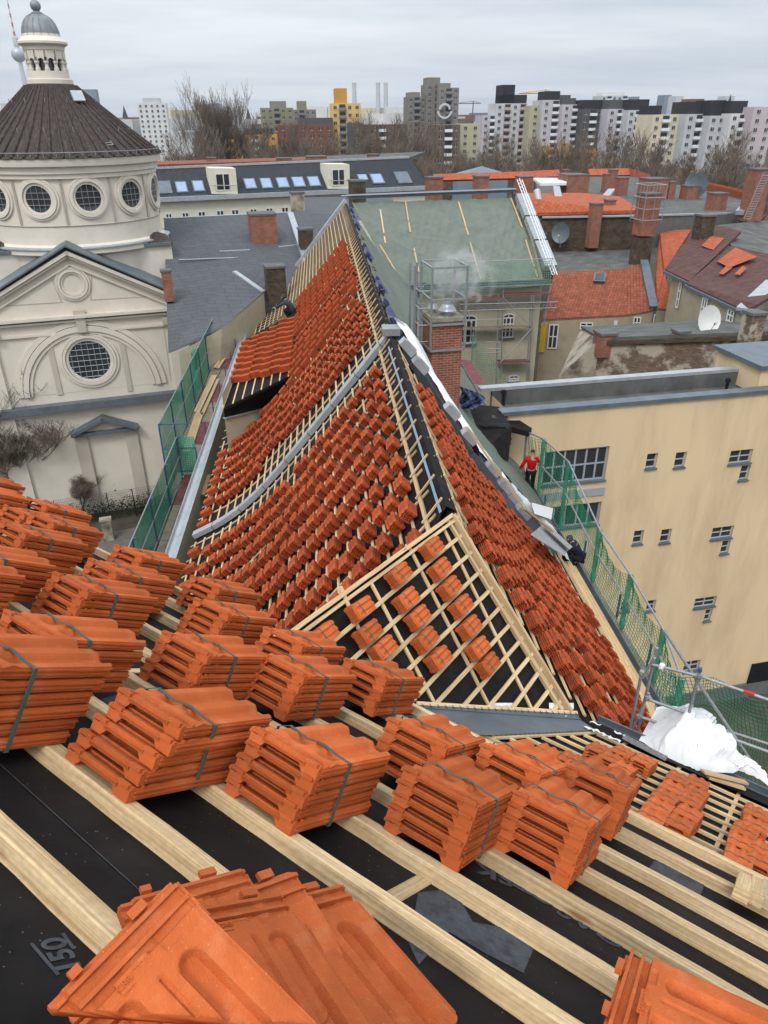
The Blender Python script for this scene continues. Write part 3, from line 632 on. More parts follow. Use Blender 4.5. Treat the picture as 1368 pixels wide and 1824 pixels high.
# metal ladder rail and white paper scraps in the gutter corner
b = MB(); g0, g1 = Bhit(1112, 1310, .1), Bhit(1188, 1349, .1)
for dx in (-.06, .06): b.beam(g0 + eB * dx, g1 + eB * dx, .025, .04, nB)
for k in range(8): P = g0 + (g1 - g0) * (k + .5) / 8; b.beam(P - eB * .06, P + eB * .06, .02, .01, nB)
tag(b.build('aluminium_rail', M['steel']), 'short aluminium rail lying along the gutter beside the white sheeting', 'rail')
rr = random.Random(9)
for i, (u, v) in enumerate([(1050, 1299), (1068, 1306), (1082, 1313), (1095, 1318), (1103, 1308), (1060, 1290)]):
    b = MB(); P = Bhit(u, v, .04); b.grid(lambda x, y: P + gd * (x - .5) * .16 + eB * (y - .5) * .09 + nB * rr.random() * .03, 4, 3, nB * .002)
    tag(b.build('paper_scrap', M['white']), ['white paper scrap nearest the zinc sheet end', 'white paper scrap second from the zinc sheet', 'white paper scrap in the middle of the black eave strip', 'white paper scrap fourth along the black eave strip', 'white paper scrap lying highest beside the scaffold foot', 'small white scrap above the end of the zinc valley'][i], 'paper scrap', 'paper scraps along the gutter')
bbl = [('lower end of the zinc sheet', [(975, 1332), (1019, 1346)]), ('gutter corner', [(1068, 1328), (1089, 1343), (1110, 1333), (1110, 1361), (1147, 1348)]), ('left row of the double stack', [(1210, 1380), (1199, 1396), (1186, 1411), (1175, 1429), (1164, 1448)]), ('right row of the double stack', [(1245, 1388), (1240, 1405), (1230, 1419), (1226, 1441), (1212, 1460)]), ('group at the right edge', [(1349, 1441), (1347, 1463), (1328, 1472), (1324, 1495), (1319, 1520), (1363, 1507), (1358, 1528)])]
on = ['first', 'second', 'third', 'fourth', 'fifth', 'sixth', 'seventh']
for gi, (gn, L_) in enumerate(bbl):
    for i, (u, v) in enumerate(L_):
        rr = random.Random(gi * 31 + i); P = Bhit(u, v + 3, .17) - nB * .17 - eB * TL / 2
        bundle(P, XA, eB, nB, 4, f'small tile bundle, {on[i]} from the gutter in the {gn}' if gi > 1 else f'small tile bundle near the {gn}, {on[i]} from the left', 'tile bundles on the lower roof', .004, False, rr)

# ================================================================ LONG WING: both slopes
wing = thing('roof_under_construction', 'long steep roof with curved battened slopes and open ridge in the middle', 'building', un(1.65, 20, -24), )
T0, T1L, T1R = 4.5, 50.9, 30
def strip(side, t0, t1, s0, s1, h, n=None):
    C = LPS if side == 'L' else RPS; ss = sorted(set([s0, s1] + [c for c in C if s0 < c < s1])); return ss
b = MB()
def RTs(s_): return 8.78 - s_ * .594 if s_ < 2.71 else 7.17 - (s_ - 2.71) * .05
def LT(s_): return max(3.4, 8.78 - 1.45 * s_)
for side, t1 in (('L', T1L), ('R', T1R)):
    ss = strip(side, T0, t1, 0, 8.0 if side == 'L' else 7.75, 0)
    for a_, c_ in zip(ss[:-1], ss[1:]):
        tA = 4.2 if side == 'L' else None
        if side == 'L': b.quad(slope_pt('L', LT(a_), a_, -.06)[0], slope_pt('L', t1, a_, -.06)[0], slope_pt('L', t1, c_, -.06)[0], slope_pt('L', LT(c_), c_, -.06)[0])
        else: b.quad(slope_pt('R', RTs(a_), a_, -.06)[0], slope_pt('R', RTs(c_), c_, -.06)[0], slope_pt('R', t1, c_, -.06)[0], slope_pt('R', t1, a_, -.06)[0])
b.build('membrane', M['membrane'], wing)
nb = 0
def sbeam(name, side, t0, t1, s, w, h, lift=0.0, m='wood', seg=.5):
    P, e, n = slope_pt(side, t0, s, lift); Q = slope_pt(side, t1, s, lift)[0]
    rr = random.Random(int(s * 100) + int(t0)); return beam_part(name, P, Q, w, h, n, wing, m=m, seg=seg, wob=.006, seed=int(s * 977) + int(t0 * 7))
def tstart(side, s):       # where the hip face meets the slope
    return 8.78 - s * .62 if side == 'R' else 9.0
srL = [.62 + .3 * k for k in range(25)]
for s in srL:
    sbeam('batten', 'L', max(4.5, LT(s) + .25), 17.95, s + .1, .055, .035)
    if s < 4.4: sbeam('batten', 'L', 18.45, 38.4, s + .1, .055, .035)
    else: sbeam('batten', 'L', 18.45, 25.2, s + .1, .055, .035)
    sbeam('roof_batten', 'L', 38.4 if s < 4.4 else 40.2, 50.7, s + .1, .055, .035)
for k in range(20):
    s = .55 + .34 * k; sbeam('eave_side_batten', 'R', RTs(s) + .1, 17.4 if s < 5 else 15.5, s, .055, .035)
# boards along the open ridge
sbeam('ridge_edge_board', 'L', 9.0, 50.5, .46, .07, .05, .02); sbeam('ridge_edge_board', 'R', 8.9, 21, .28, .07, .05, .03); sbeam('ridge_edge_board', 'R', 8.9, 13.4, .16, .05, .05, .05)
b = MB(); b.grid(lambda i, j: slope_pt('R' if j > .5 else 'L', 9 + 41 * i, abs(j - .5) * .5, .02 + .06 * (1 - abs(j - .5) * 2))[0], 60, 6); b.build('ridge_membrane', M['membrane'], wing)
b = MB(); b.quad(*[slope_pt('L', t, s_, .085)[0] for t, s_ in ((9, .15), (9, .10), (17.5, .10), (17.5, .15))]); b.build('ridge_tape', M['bluetape'], wing)
t = 9.3; k = 0
while t < 50 and k < 98:
    for side in 'LR':
        if side == 'R' and t > 17.5: continue
        smax = 7.6 if side == 'L' else 7.2
        pts = [slope_pt(side, t, s_, -.03)[0] for s_ in [-.02] + [c for c in (LPS if side == 'L' else RPS)[1:-1]] + [smax]]
        mbx = MB()
        for p_, q_ in zip(pts[:-1], pts[1:]): mbx.beam(p_, q_, .05, .03, slope_pt(side, t, 1)[2])
        mbx.beam(slope_pt(side, t, .03, .10)[0], slope_pt(side, t, .52, .045)[0], .045, .03, slope_pt(side, t, 1)[2])
        mbx.build('counter_batten', M['wood' if t < 38 else 'woodold'], wing); k += 1
    t += .78 if t < 38 else .62
# zinc gutter strip along the left eave
b = MB()
prof = [(-4.34, -10.60), (-4.5, -10.66), (-4.54, -10.76), (-4.66, -10.76), (-4.70, -10.66), (-4.72, -10.66)]
b.grid(lambda i, j: un(prof[int(round(j * 5))][0], 11 + 40 * i, prof[int(round(j * 5))][1] + .02), 40, 5); b.build('gutter', M['zinc'], wing)
# walls under the eaves
b = MB()
b.quad(un(-4.5, 4, -10.8), un(-4.5, 50.9, -10.8), un(-4.5, 50.9, -24), un(-4.5, 4, -24)); b.quad(un(6.35, 6, -11.0), un(6.35, 6, -24), un(6.35, 30, -24), un(6.35, 30, -11.0))
b.build('wall', M['render'], wing)
vb = MB(); vp = [slope_pt('L', 50.9, s_, .22)[0] for s_ in (-.1, 1.5, 3, 4.3, 5, 5.6, 6.2, 6.9, 7.9)]
for p, q in zip(vp[:-1], vp[1:]): vb.beam(p, q, .75, .3, Z)
vb.build('verge_coping', M['zinc'], wing)
# firewall copings: zinc-capped strip across the left slope, white-sheeted one on the right slope
def coping(name, pts, w, h, m, seams=True):
    b = MB()
    for p, q in zip(pts[:-1], pts[1:]):
        b.beam(p, q, w, h, Z)
    o = b.build(name, M[m], wing)
    return o
cp = []
for j in range(25):
    s_ = 8.0 * j / 24; P, e, n = slope_pt('L', 18.35 - .15 * math.sin(j / 24 * 3), s_, .14); cp.append(P)
cop = coping('firewall_coping', cp, .30, .16, 'zinc'); b = MB()
for j in range(1, 24, 3):
    d = nrm(cp[j + 1] - cp[j]) if j < 24 else d; b = MB(); b.beam(cp[j] + Z * .006, cp[j] + d * .03 + Z * .008, .32, .17, Z); b.build('coping_seam', M['zincdark'], cop)
b = MB(); P = cp[0]; b.box(P + V(.1, .05, .05), AX * .28, BX * .25, Z * .10); b.build('coping_cap', M['steel'], wing)
# ================================================================ TILE BUNDLES ON THE LONG WING
def far_mesh(n):
    b = MB(); xs = [0, .025, .04, .07, .095, .12, .145, .185, .21, .235, .27]; H = n * PITCH
    for i in range(n):
        z0 = i * PITCH; rr = random.Random(i); dx, dy = rr.gauss(0, .004), rr.gauss(0, .006)
        zt = [z0 + tile_top(x, .2) + .0 for x in xs]; k = len(xs)
        zb_ = [z0 + (.0 if (x < .06 or x > .2) else .022) for x in xs]
        vs = [(x - TW / 2 + dx, dy, z) for x, z in zip(xs, zt)] + [(x - TW / 2 + dx, TL + dy, z) for x, z in zip(xs, zt)] + [(x - TW / 2 + dx, dy, z) for x, z in zip(xs, zb_)] + [(x - TW / 2 + dx, TL + dy, z) for x, z in zip(xs, zb_)]
        fs = []
        for j in range(k - 1): fs += [[j, j + 1, k + j + 1, k + j], [2 * k + j, 3 * k + j, 3 * k + j + 1, 2 * k + j + 1], [j, 2 * k + j, 2 * k + j + 1, j + 1], [k + j, k + j + 1, 3 * k + j + 1, 3 * k + j]]
        fs += [[0, k, 3 * k, 2 * k], [k - 1, 3 * k - 1, 4 * k - 1, 2 * k - 1]]
        b.add(vs, fs)
    x = TW / 2 + .005
    for a_, c_ in (((-x, 0), (-x, H)), ((-x, H), (x, H)), ((x, H), (x, 0))):
        b.add([(a_[0], .19, a_[1]), (a_[0], .205, a_[1]), (c_[0], .205, c_[1]), (c_[0], .19, c_[1])], [[0, 1, 2, 3]], m=1)
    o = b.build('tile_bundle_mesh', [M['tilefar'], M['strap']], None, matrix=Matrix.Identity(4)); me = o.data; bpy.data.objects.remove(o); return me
FM = {n: far_mesh(n) for n in (4, 5, 6, 7)}
ORD = 'first second third fourth fifth sixth seventh eighth ninth tenth eleventh twelfth thirteenth fourteenth fifteenth sixteenth seventeenth eighteenth nineteenth twentieth twenty-first twenty-second twenty-third twenty-fourth twenty-fifth twenty-sixth twenty-seventh twenty-eighth twenty-ninth thirtieth thirty-first thirty-second thirty-third thirty-fourth thirty-fifth thirty-sixth thirty-seventh thirty-eighth thirty-ninth fortieth forty-first forty-second forty-third forty-fourth forty-fifth forty-sixth forty-seventh forty-eighth forty-ninth fiftieth fifty-first fifty-second fifty-third fifty-fourth fifty-fifth fifty-sixth fifty-seventh fifty-eighth fifty-ninth sixtieth sixty-first sixty-second sixty-third sixty-fourth sixty-fifth sixty-sixth sixty-seventh sixty-eighth sixty-ninth seventieth seventy-first seventy-second seventy-third seventy-fourth seventy-fifth seventy-sixth seventy-seventh seventy-eighth seventy-ninth eightieth'.split()
cand = []      # (P centre base, X, Y, Z, n, label, group)
def put(side, t, s, axis, n, label, group, lift=.0, rj=None):
    P, e, nn = slope_pt(side, t, s, lift); r = rj
    if axis == 't':            # long side along the ridge
        X, Y = (e, None); Y = np.cross(nn, X)
    else: Y = e; X = np.cross(Y, nn)
    a = r.gauss(0, .05); X2 = X * math.cos(a) + Y * math.sin(a); Y2 = np.cross(nn, X2)
    k_ = SCL if side == 'L' else .80; P = P - Y2 * TL * k_ / 2; cand.append((P, X2 * k_, Y2 * k_, nn * (.9 if side == 'L' else .8), n, label, group))
def vis_below(P, line):
    "photo point below the broken line (hidden by the nearer roofs)?"
    d = P @ FW; u = U0 + F * (P @ RT) / d; v = V0 - F * (P @ UP) / d
    for (a, b_), (c, e) in zip(line[:-1], line[1:]):
        if a <= u <= c: return v > b_ + (e - b_) * (u - a) / (c - a) + 25
    return u < line[0][0]
HL = [(150, 965), (480, 1140), (530, 1120), (805, 920), (900, 700)]
rj = random.Random(77); SCL = .85
srow = [.62 + .3 * k for k in range(24)]
g1 = 'tile bundles between the zinc strip and the triangle'
for ri, s in enumerate(srow):
    tmax = 16.9 - .55 * math.sin(min(1, s / 6.5) * math.pi)
    for c in range(16):
        t = tmax - .865 * c
        if s > 7.3 or t < 4: continue
        P = slope_pt('L', t, s, .2)[0]
        if vis_below(P, HL) or t < LT(s) + .5: continue
        if rj.random() < .015: continue
        put('L', t + rj.gauss(0, .05), s + .05, 't', 5 if rj.random() < .8 else 6, f'tile bundle in the {ORD[ri]} row below the ridge, {ORD[c]} column before the zinc strip', g1, 0, rj)
for k in range(7):
    t = [17.15, 16.35, 15.5, 14.7, 13.9][k] if k < 5 else 0
    if k < 5: put('L', t, 7.75, 's', 5, f'eave-side tile bundle, {ORD[k]} before the lower end of the zinc strip', g1, 0, rj)
g2 = 'tile bundles beyond the zinc strip'
for ri, s in enumerate(srow):
    tmin = 20.5 - .35 * math.sin(min(1, s / 5) * math.pi) + (.25 if 4.6 < s < 5.5 else 0) - (.7 if s > 5.6 else 0)
    for c in range(5 if s < 5.6 else 6):
        t = tmin + .865 * c
        if s > 7.3 or (s > 5.0 and t > 25.3 - (s - 5) * .2): continue
        put('L', t + rj.gauss(0, .05), s + .05, 't', 5 if rj.random() < .7 else 6, f'tile bundle in the {ORD[ri]} row below the ridge, {ORD[c]} column behind the zinc strip', g2, 0, rj)
for k in range(8): put('L', 18.65 + .72 * k, 7.72, 's', 5, f'eave-side tile bundle, {ORD[k]} behind the lower end of the zinc strip', g2, 0, rj)
for k in range(3): put('L', 24.2 + .5 * k, 7.1 - k * .55, 's', 5, f'tile bundle at the dark dormer cheek, {ORD[k]} up from the eave', g2, 0, rj)
# dense field: long sides down the slope
gd_ = 'densely set tile bundles on the far slope'
t = 24.75; c = 0
while t < 38.3:
    sparse = 28.6 < t < 30.6
    smax = 4.35 if t > 25.6 else 5.6
    if sparse:
        for ri in range(14):
            s = .62 + .3 * ri
            if s > 4.3: continue
            put('L', t, s, 't', 5, 'tile bundle in the looser band of the dense far field', gd_, 0, rj)
    else:
        s = .72 + rj.random() * .2; ri = 0
        while s < smax + (0.1):
            if not (s < 1.7 and 25.2 < t < 28.4 and rj.random() < .5): put('L', t + rj.gauss(0, .04), s, 's', 7, 'tile bundle in the dense far field', gd_, 0, rj)
            s += .43; ri += 1
    t += .86; c += 1
# right slope
g3 = 'tile bundles on the right slope'
for ri in range(15):
    s = .55 + .325 * ri; t = RTs(s) + .55; c = 0
    while t < float(np.interp(s, [0, .2, .86, 1.88, 2.75, 3.77, 6], [18.4, 18.2, 17.4, 16.1, 15.3, 14.75, 14.9])) - .35:
        if s < .9 and t > 15.6: break
        if not (t < 9.8 and rj.random() < .12):
            put('R', t + rj.gauss(0, .05), s + rj.gauss(0, .02), 't', 5, f'right slope tile bundle, {ORD[ri]} row below the ridge boards, {ORD[c]} from the hip', g3, 0, rj)
        t += .50 + (.06 if t < 11 else 0); c += 1
for k in range(16):
    t = 8.3 + .37 * k
    if k in (9,): continue
    put('R', t, 5.42 + rj.gauss(0, .03), 's', 5, f'outer eave-side tile bundle on the right slope, {ORD[k]} from the near scaffold', g3, 0, rj)
    if k < 12: put('R', t + .25, 6.02, 's', 5, f'outermost tile bundle at the right gutter, {ORD[k]} from the near scaffold', g3, 0, rj)
# dormer roof on the far left slope: a flatter plane with the same bundles
dc = [slope_pt('L', 26.1, 4.36, .1)[0], slope_pt('L', 38.6, 4.36, .1)[0]]
dn, de = None, None
D0 = prof_hit(526, 662, 'L')[2]
def un_inv(P): return V(P @ BX, P @ AX, P[2]) / K
inner0, inner1 = slope_pt('L', 26.0, 4.36, .05)[0], slope_pt('L', 39.5, 4.36, .05)[0]
o0 = drop(397, 722, 8.75 * K); 
dnn = nrm(np.cross(inner1 - inner0, o0 - inner0)); dnn = dnn if dnn[2] > 0 else -dnn
ax_ = nrm(inner1 - inner0); dee = nrm(np.cross(ax_, dnn)); dee = dee if dee[2] < 0 else -dee
def Dhit(u, v, h=0): return hit(u, v, dnn, inner0 + dnn * h)
def Dxy(P): d = P - inner0; return d @ ax_, d @ dee
def Dp(t, s, h=0): return inner0 + ax_ * t + dee * s + dnn * h
dorm = thing('dormer', 'wide shed dormer with tile bundles and black-wrapped cheek on the far left slope', 'dormer', Dp(5, 2, -2))
c_out0, c_out1, c_in1 = Dxy(Dhit(397, 725)), Dxy(Dhit(438, 612)), Dxy(Dhit(533, 560))
b = MB(); dpts = [Dp(0, 0, -.05), Dp(*c_out0, -.05), Dp(*c_out1, -.05), Dp(c_in1[0], 0, -.05)]; b.prism(dpts, -dnn * .12); b.build('roof_deck', M['membrane'], dorm)
b = MB()
lowp = slope_pt('L', 25.6, 7.6, -.02)[0]; midp = slope_pt('L', 25.75, 6.0, 0)[0]
b.poly([Dp(0, 0, -.1), Dp(*c_out0, -.1), Dp(*c_out0, -.1) - Z * .35, midp, slope_pt('L', 25.9, 5.2, -.03)[0]]); b.build('cheek_membrane', M['membrane'], dorm)
pc = Dp(*c_out0, -.1) - Z * .35
b = MB(); lo_ = V(pc[0], pc[1], lowp[2]); b.poly([pc, midp, slope_pt('L', 25.65, 6.9, -.02)[0], lowp - Z * .15, lo_ - Z * .6]); b.quad(pc + Z * .95, pc - Z * 1.9, Dp(*c_out1, 0) - Z * 2.9, Dp(*c_out1, 0) - Z * .05); b.build('cheek_wall', M['render'], dorm)
b = MB(); b.beam(pc, midp, .16, .05, Z); b.build('cheek_coping', M['zinc'], dorm)
for k in range(13):
    s_ = .25 + .37 * k
    if s_ < c_out0[1]: 
        te = c_in1[0] + (c_out1[0] - c_in1[0]) * s_ / c_out1[1]
        ts = c_out0[0] * s_ / c_out0[1]; beam_part('batten', Dp(ts - .12, s_), Dp(te - .05, s_), .055, .035, dnn, dorm, seed=700 + k, seg=.5)
beam_part('verge_board', Dp(*c_out0, .03), Dp(*c_out1, .03), .10, .05, dnn, dorm, seed=720, seg=.5)
b = MB(); b.tube([Dp(c_in1[0], .0, .05), Dp((c_in1[0] + c_out1[0]) / 2 + .1, c_out1[1] / 2, .04), Dp(*c_out1, .05)], .13, 8); b.build('rolled_membrane', M['membrane'], dorm)
col = 0; t = .55
while t < max(c_out1[0], c_in1[0]):
    s = .35; ri = 0
    while s < c_out0[1] - .15:
        te = c_in1[0] + (c_out1[0] - c_in1[0]) * s / c_out1[1]; ts = c_out0[0] * s / c_out0[1]
        if ts + .3 < t + .0 and t < te - .3:
            tt = t + rj.gauss(0, .04) + .22 * (ri % 2) - .1; P = Dp(tt, s); Y = dee; X = np.cross(Y, dnn); cand.append((P - Y * TL / 2, X * .9, Y * 1.0, dnn, 6, 'tile bundle on the flat dormer roof', 'tile bundles on the dormer', ))
        s += .45; ri += 1
    t += .92; col += 1
# how large each shows: the nearest in-frame ones become things of their own
def scr(P):
    d = P @ FW; return d, U0 + F * (P @ RT) / d, V0 - F * (P @ UP) / d
vis = []
for c in cand:
    d, u, v = scr(c[0]); vis.append((0 if (-30 < u < 1400 and 0 < v < 1850) else 1, d))
order = sorted(range(len(cand)), key=lambda i: vis[i]); NTOP = 300 - 26 - 16 - 24
rest = MB(); restm = []
import collections
verts, faces, mats_ = [], [], []
fmdata = {n: (np.array([v.co[:] for v in me.vertices]), [list(p.vertices) for p in me.polygons], [p.material_index for p in me.polygons]) for n, me in FM.items()}
seen = collections.Counter()
for rank, i in enumerate(order):
    P, X, Y, Zv, n, lab, grp = cand[i]
    if rank < NTOP:
        o = bpy.data.objects.new('roof_tile_bundle', FM[n]); COL.objects.link(o); o.matrix_world = frame4(P, X, Y, Zv); tag(o, lab, 'tile bundle', grp)
    else:
        vv, ff, mm = fmdata[n]; b0 = len(verts); R = np.array([X, Y, Zv]); verts += list(vv @ R + P + V(0, 0, EYE)); faces += [[b0 + k for k in f] for f in ff]; mats_ += mm
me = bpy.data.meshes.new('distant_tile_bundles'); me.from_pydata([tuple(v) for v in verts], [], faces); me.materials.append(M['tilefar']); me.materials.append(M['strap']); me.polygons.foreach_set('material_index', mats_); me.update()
o = bpy.data.objects.new('distant_tile_bundles', me); COL.objects.link(o); kind(o, 'stuff'); tag(o, 'mass of small red tile bundles covering the far part of the long roof', 'tile bundles')
# ================================================================ RIGHT SLOPE: sheeted firewall, green tarpaulin
M['tarp'] = mat('green_tarpaulin', (0.125, 0.148, 0.122), 0.55, 0.12, 1.3, 0.5, 5, spec=0.3)
M['bluetarp'] = mat('blue_tarp_underside', (0.05, 0.06, 0.13), 0.55, 0.2, 3, 0.4, 8)
M['greennet'] = mat('green_net', (0.015, 0.17, 0.09), 0.8, 0.2, 6)
M['netalpha'] = mat('green_net_fabric', (0.05, 0.27, 0.18), 0.8, 0.3, 2.5, stretch=(1, 1, .4))
def make_net(m, tr, cell, mo=.22):
    t = m.node_tree; b = t.nodes['Principled BSDF']; out = t.nodes['Material Output']; trn = N(t, 'ShaderNodeBsdfTransparent'); mixs = N(t, 'ShaderNodeMixShader')
    c = N(t, 'ShaderNodeTexCoord'); br = N(t, 'ShaderNodeTexBrick', offset=0.0); br.inputs['Scale'].default_value = 1; br.inputs['Brick Width'].default_value = cell; br.inputs['Row Height'].default_value = cell; br.inputs['Mortar Size'].default_value = cell * mo; br.inputs['Mortar Smooth'].default_value = 0.1
    t.links.new(c.outputs['UV'], br.inputs['Vector']); n = N(t, 'ShaderNodeTexNoise'); n.inputs['Scale'].default_value = 1.1; n.inputs['Detail'].default_value = 4; t.links.new(c.outputs['Object'], n.inputs['Vector'])
    r = N(t, 'ShaderNodeMapRange'); r.inputs[1].default_value = .35; r.inputs[2].default_value = .65; r.inputs[3].default_value = tr - .22; r.inputs[4].default_value = tr + .12; t.links.new(n.outputs[0], r.inputs[0])
    mu = N(t, 'ShaderNodeMath', operation='MULTIPLY'); sb = N(t, 'ShaderNodeMath', operation='SUBTRACT'); sb.inputs[0].default_value = 1.0; t.links.new(br.outputs['Fac'], sb.inputs[1]); t.links.new(sb.outputs[0], mu.inputs[0]); t.links.new(r.outputs[0], mu.inputs[1])
    t.links.new(mu.outputs[0], mixs.inputs[0]); t.links.new(b.outputs[0], mixs.inputs[1]); t.links.new(trn.outputs[0], mixs.inputs[2]); t.links.new(mixs.outputs[0], out.inputs['Surface'])
make_net(M['netalpha'], .70, .09)
M['netlight'] = mat('pale_green_net', (0.16, 0.27, 0.20), 0.8, 0.2, 2.5); make_net(M['netlight'], 1.0, .16, .10)
def wrinkle(x, y, sd=0):
    return (math.sin(x * 3.1 + 2.2 * math.sin(y * 1.7 + sd)) * .5 + math.sin(x * 7.3 + y * 5.1 + 3 * math.sin(y * 2.3 + sd)) * .3 + math.sin(x * 15 - y * 6 + 2 * math.sin(x * 4 + sd)) * .2)
b = MB()
b.grid(lambda i, j: slope_pt('R', 18.3 + 29 * i, .06 + 7.9 * j, .03 + .05 * (1 + wrinkle(i * 26, j * 8)))[0], 150, 44)
b.build('tarpaulin', M['tarp'], wing, smooth=True, angle=180)
for t0, t1 in ((19, 22.5), (24, 26), (30, 33.5), (39, 44), (46.5, 49)):
    b = MB(); b.grid(lambda i, j: slope_pt('R', t0 + (t1 - t0) * i, .12 + .42 * j * (1 - .6 * abs(2 * i - 1)) + .06 * math.sin(i * 17), .16 + .1 * math.sin(j * 3 + i * 9))[0], 16, 5)
    b.build('torn_tarp_edge', M['bluetarp'], wing, smooth=True, angle=180)
t = 18.8
mt = MB()
while t < 48: mt.beam(slope_pt('R', t, -.02, .02)[0], slope_pt('R', t, .55, .09)[0], .05, .05, Z); mt.beam(slope_pt('R', t, .2, .16)[0], slope_pt('R', t + .9, .5, .16)[0], .06, .03, Z) if int(t) % 4 == 0 else None; t += .62
kind(mt.build('rafter_ends', M['woodold'], wing), 'stuff')
def Rpx(u, v, h=.3): return prof_hit(u, v, 'R', h)[2]
wpts = [(703, 600), (740, 652), (800, 735), (850, 800), (905, 868), (960, 925), (1000, 968)]
W3 = [slope_pt('R', 18.45, .03, .3)[0], slope_pt('R', 18.6, .25, .3)[0]] + [slope_pt('R', t_, s_, .3)[0] for t_, s_ in ((17.75, .86), (16.41, 1.88), (15.67, 2.75), (15.15, 3.77), (15.3, 5.13), (15.37, 6.2))]
b = MB()
for p, q in zip(W3[:-1], W3[1:]): b.beam(p, q, .22, .4, Z)
b.build('firewall', M['zincdark'], wing)
def along(pts, k):
    k = min(max(k, 0), .9999) * (len(pts) - 1); i = int(k); return pts[i] + (pts[i + 1] - pts[i]) * (k - i)
b = MB(); RS = slope_pt('R', 10, 3)[1]
def wh(i, j):
    bulge = .75 * math.exp(-((i - .14) / .07) ** 2) + .25 * math.exp(-((i - .5) / .1) ** 2)
    P = along(W3, i * .93 + .02); return P + RS * ((j - .22) * (1.15 + bulge)) - Z * .5 * max(0, j - .3) + Z * (.16 + .16 * math.sin(j * 3.1) * (1 + bulge) + .04 * wrinkle(i * 30, j * 3, 2))
b.grid(wh, 90, 10); tag(b.build('white_sheeting', M['white'], smooth=True, angle=180), 'long white plastic sheeting draped over the wall top right of the ridge', 'sheeting')
for i, (u, v) in enumerate([(726, 618), (749, 650), (805, 732), (836, 777), (879, 834), (900, 865), (916, 886), (933, 910)]):
    b = MB(); P = Rpx(u, v, .62); s_ = .26
    b.box(P, RS * .19, AX * .13, np.cross(RS, AX) * .08); b.box(P + RS * .02 + np.cross(RS, AX) * .09, RS * .15, AX * .09, np.cross(RS, AX) * .012)
    tag(b.build('grey_block', M['zinc']), f'grey weight block on the white sheeting, {ORD[i]} down from the ridge', 'weight block', 'grey blocks holding down the white sheeting')
b = MB(); b.beam(Rpx(833, 760, .75), Rpx(935, 905, .75), .07, .04, Z); b.beam(Rpx(935, 905, .75), Rpx(985, 945, .75), .07, .04, Z); tag(b.build('long_batten', M['wood']), 'single long batten lying over the white sheeting beside the grey blocks', 'batten')
b = MB(); b.quad(*[Rpx(*p, .55) for p in [(947, 898), (985, 905), (982, 925), (952, 915)]]); b.v = [tuple(np.array(p)) for p in b.v]; b.prism([Rpx(*p, .5) for p in [(947, 898), (985, 908), (982, 926), (950, 914)]], Z * .05); tag(b.build('white_board', M['white']), 'flat white insulation board behind the white sheeting near the crouching worker', 'board')
b = MB(); b.prism([Rpx(*p, .5) for p in [(945, 953), (968, 935), (1014, 978), (1004, 990)]], Z * .02); b.quad(*[Rpx(*p, .62) for p in [(968, 935), (974, 932), (1020, 974), (1014, 979)]]); tag(b.build('metal_sheet', M['zinc']), 'bent grey metal sheet in front of the crouching worker', 'metal sheet')
b = MB(); b.lathe(Rpx(1009, 996, .1), [(.01, 0), (.13, .0), (.16, .22), (.145, .22), (.12, .03), (.01, .03)], 20); tag(b.build('bucket', M['black']), 'black mortar bucket beside the crouching worker', 'bucket')
b = MB(); P = Rpx(845, 795, .55); b.box(P, AX * .22, RS * .1, Z * .09); b.box(P + AX * .28 + Z * .03, AX * .1, RS * .05, Z * .05); tag(b.build('tool_case', M['black']), 'small black and green power tool lying on the white sheeting', 'tool')
# eave of the right slope: planks, gutter
b = MB()
b.grid(lambda i, j: slope_pt('R', 6.8 + 23 * i, 6.75 + 1.05 * j, .02)[0], 20, 1); b.build('eave_boarding', M['wood'], wing)
for k, s_ in enumerate((6.5, 7.0, 7.35, 7.65)): beam_part('eave_plank', slope_pt('R', 7.0, s_, .06)[0], slope_pt('R', 17.0 + k, s_, .06)[0], .12, .04, slope_pt('R', 9, 7)[2], wing, seed=760 + k, seg=.6)
b = MB(); gp = [(6.52, -10.92), (6.56, -11.06), (6.66, -11.06), (6.70, -10.9), (6.72, -10.9)]
b.grid(lambda i, j: un(gp[int(round(j * 4))][0], 6.8 + 30 * i, gp[int(round(j * 4))][1]), 30, 4); b.build('gutter', M['zincdark'], wing)

# ================================================================ CROSS WING under green tarpaulin
C0, C1 = drop(620, 351, 4.9 * K + .02), drop(916, 339, 4.9 * K)
E0, E1 = drop(711, 507, 11.0), drop(970, 496, 11.0)
nC = nrm(np.cross(C1 - C0, E0 - C0)); nC = nC if nC[2] > 0 else -nC
def Chit(u, v, h=0): return hit(u, v, nC, C0 + nC * h)
cw = thing('tarpaulin_covered_building', 'cream building whose roof is covered with a green tarpaulin, behind scaffolding', 'building', (E0 + E1) / 2 - Z * 13)
b = MB(); p00, p10, p11, p01 = Chit(626, 362), Chit(912, 353), Chit(968, 497), Chit(706, 508)
def cgrid(i, j):
    P = (p00 * (1 - i) + p10 * i) * (1 - j) + (p01 * (1 - i) + p11 * i) * j; sw = abs(math.sin(i * 3 * math.pi))
    return P + nC * (.03 + .05 * wrinkle(i * 9 + j * 3.0, j * 7, 1) + .06 * sw * math.sin(j * math.pi) + .07 * (1 - abs(math.sin(i * 38 + 9 * j + 3 * math.sin(j * 6 + i * 11)))) ** 3 + .06 * (1 - abs(math.sin(i * 21 - 15 * j + 2 * math.sin(i * 9)))) ** 4)
b.grid(cgrid, 140, 80); b.build('tarpaulin', M['tarp'], cw, smooth=True, angle=180)
c7 = lambda x, y: (600 + x * .2924, 320 + y * .2924)
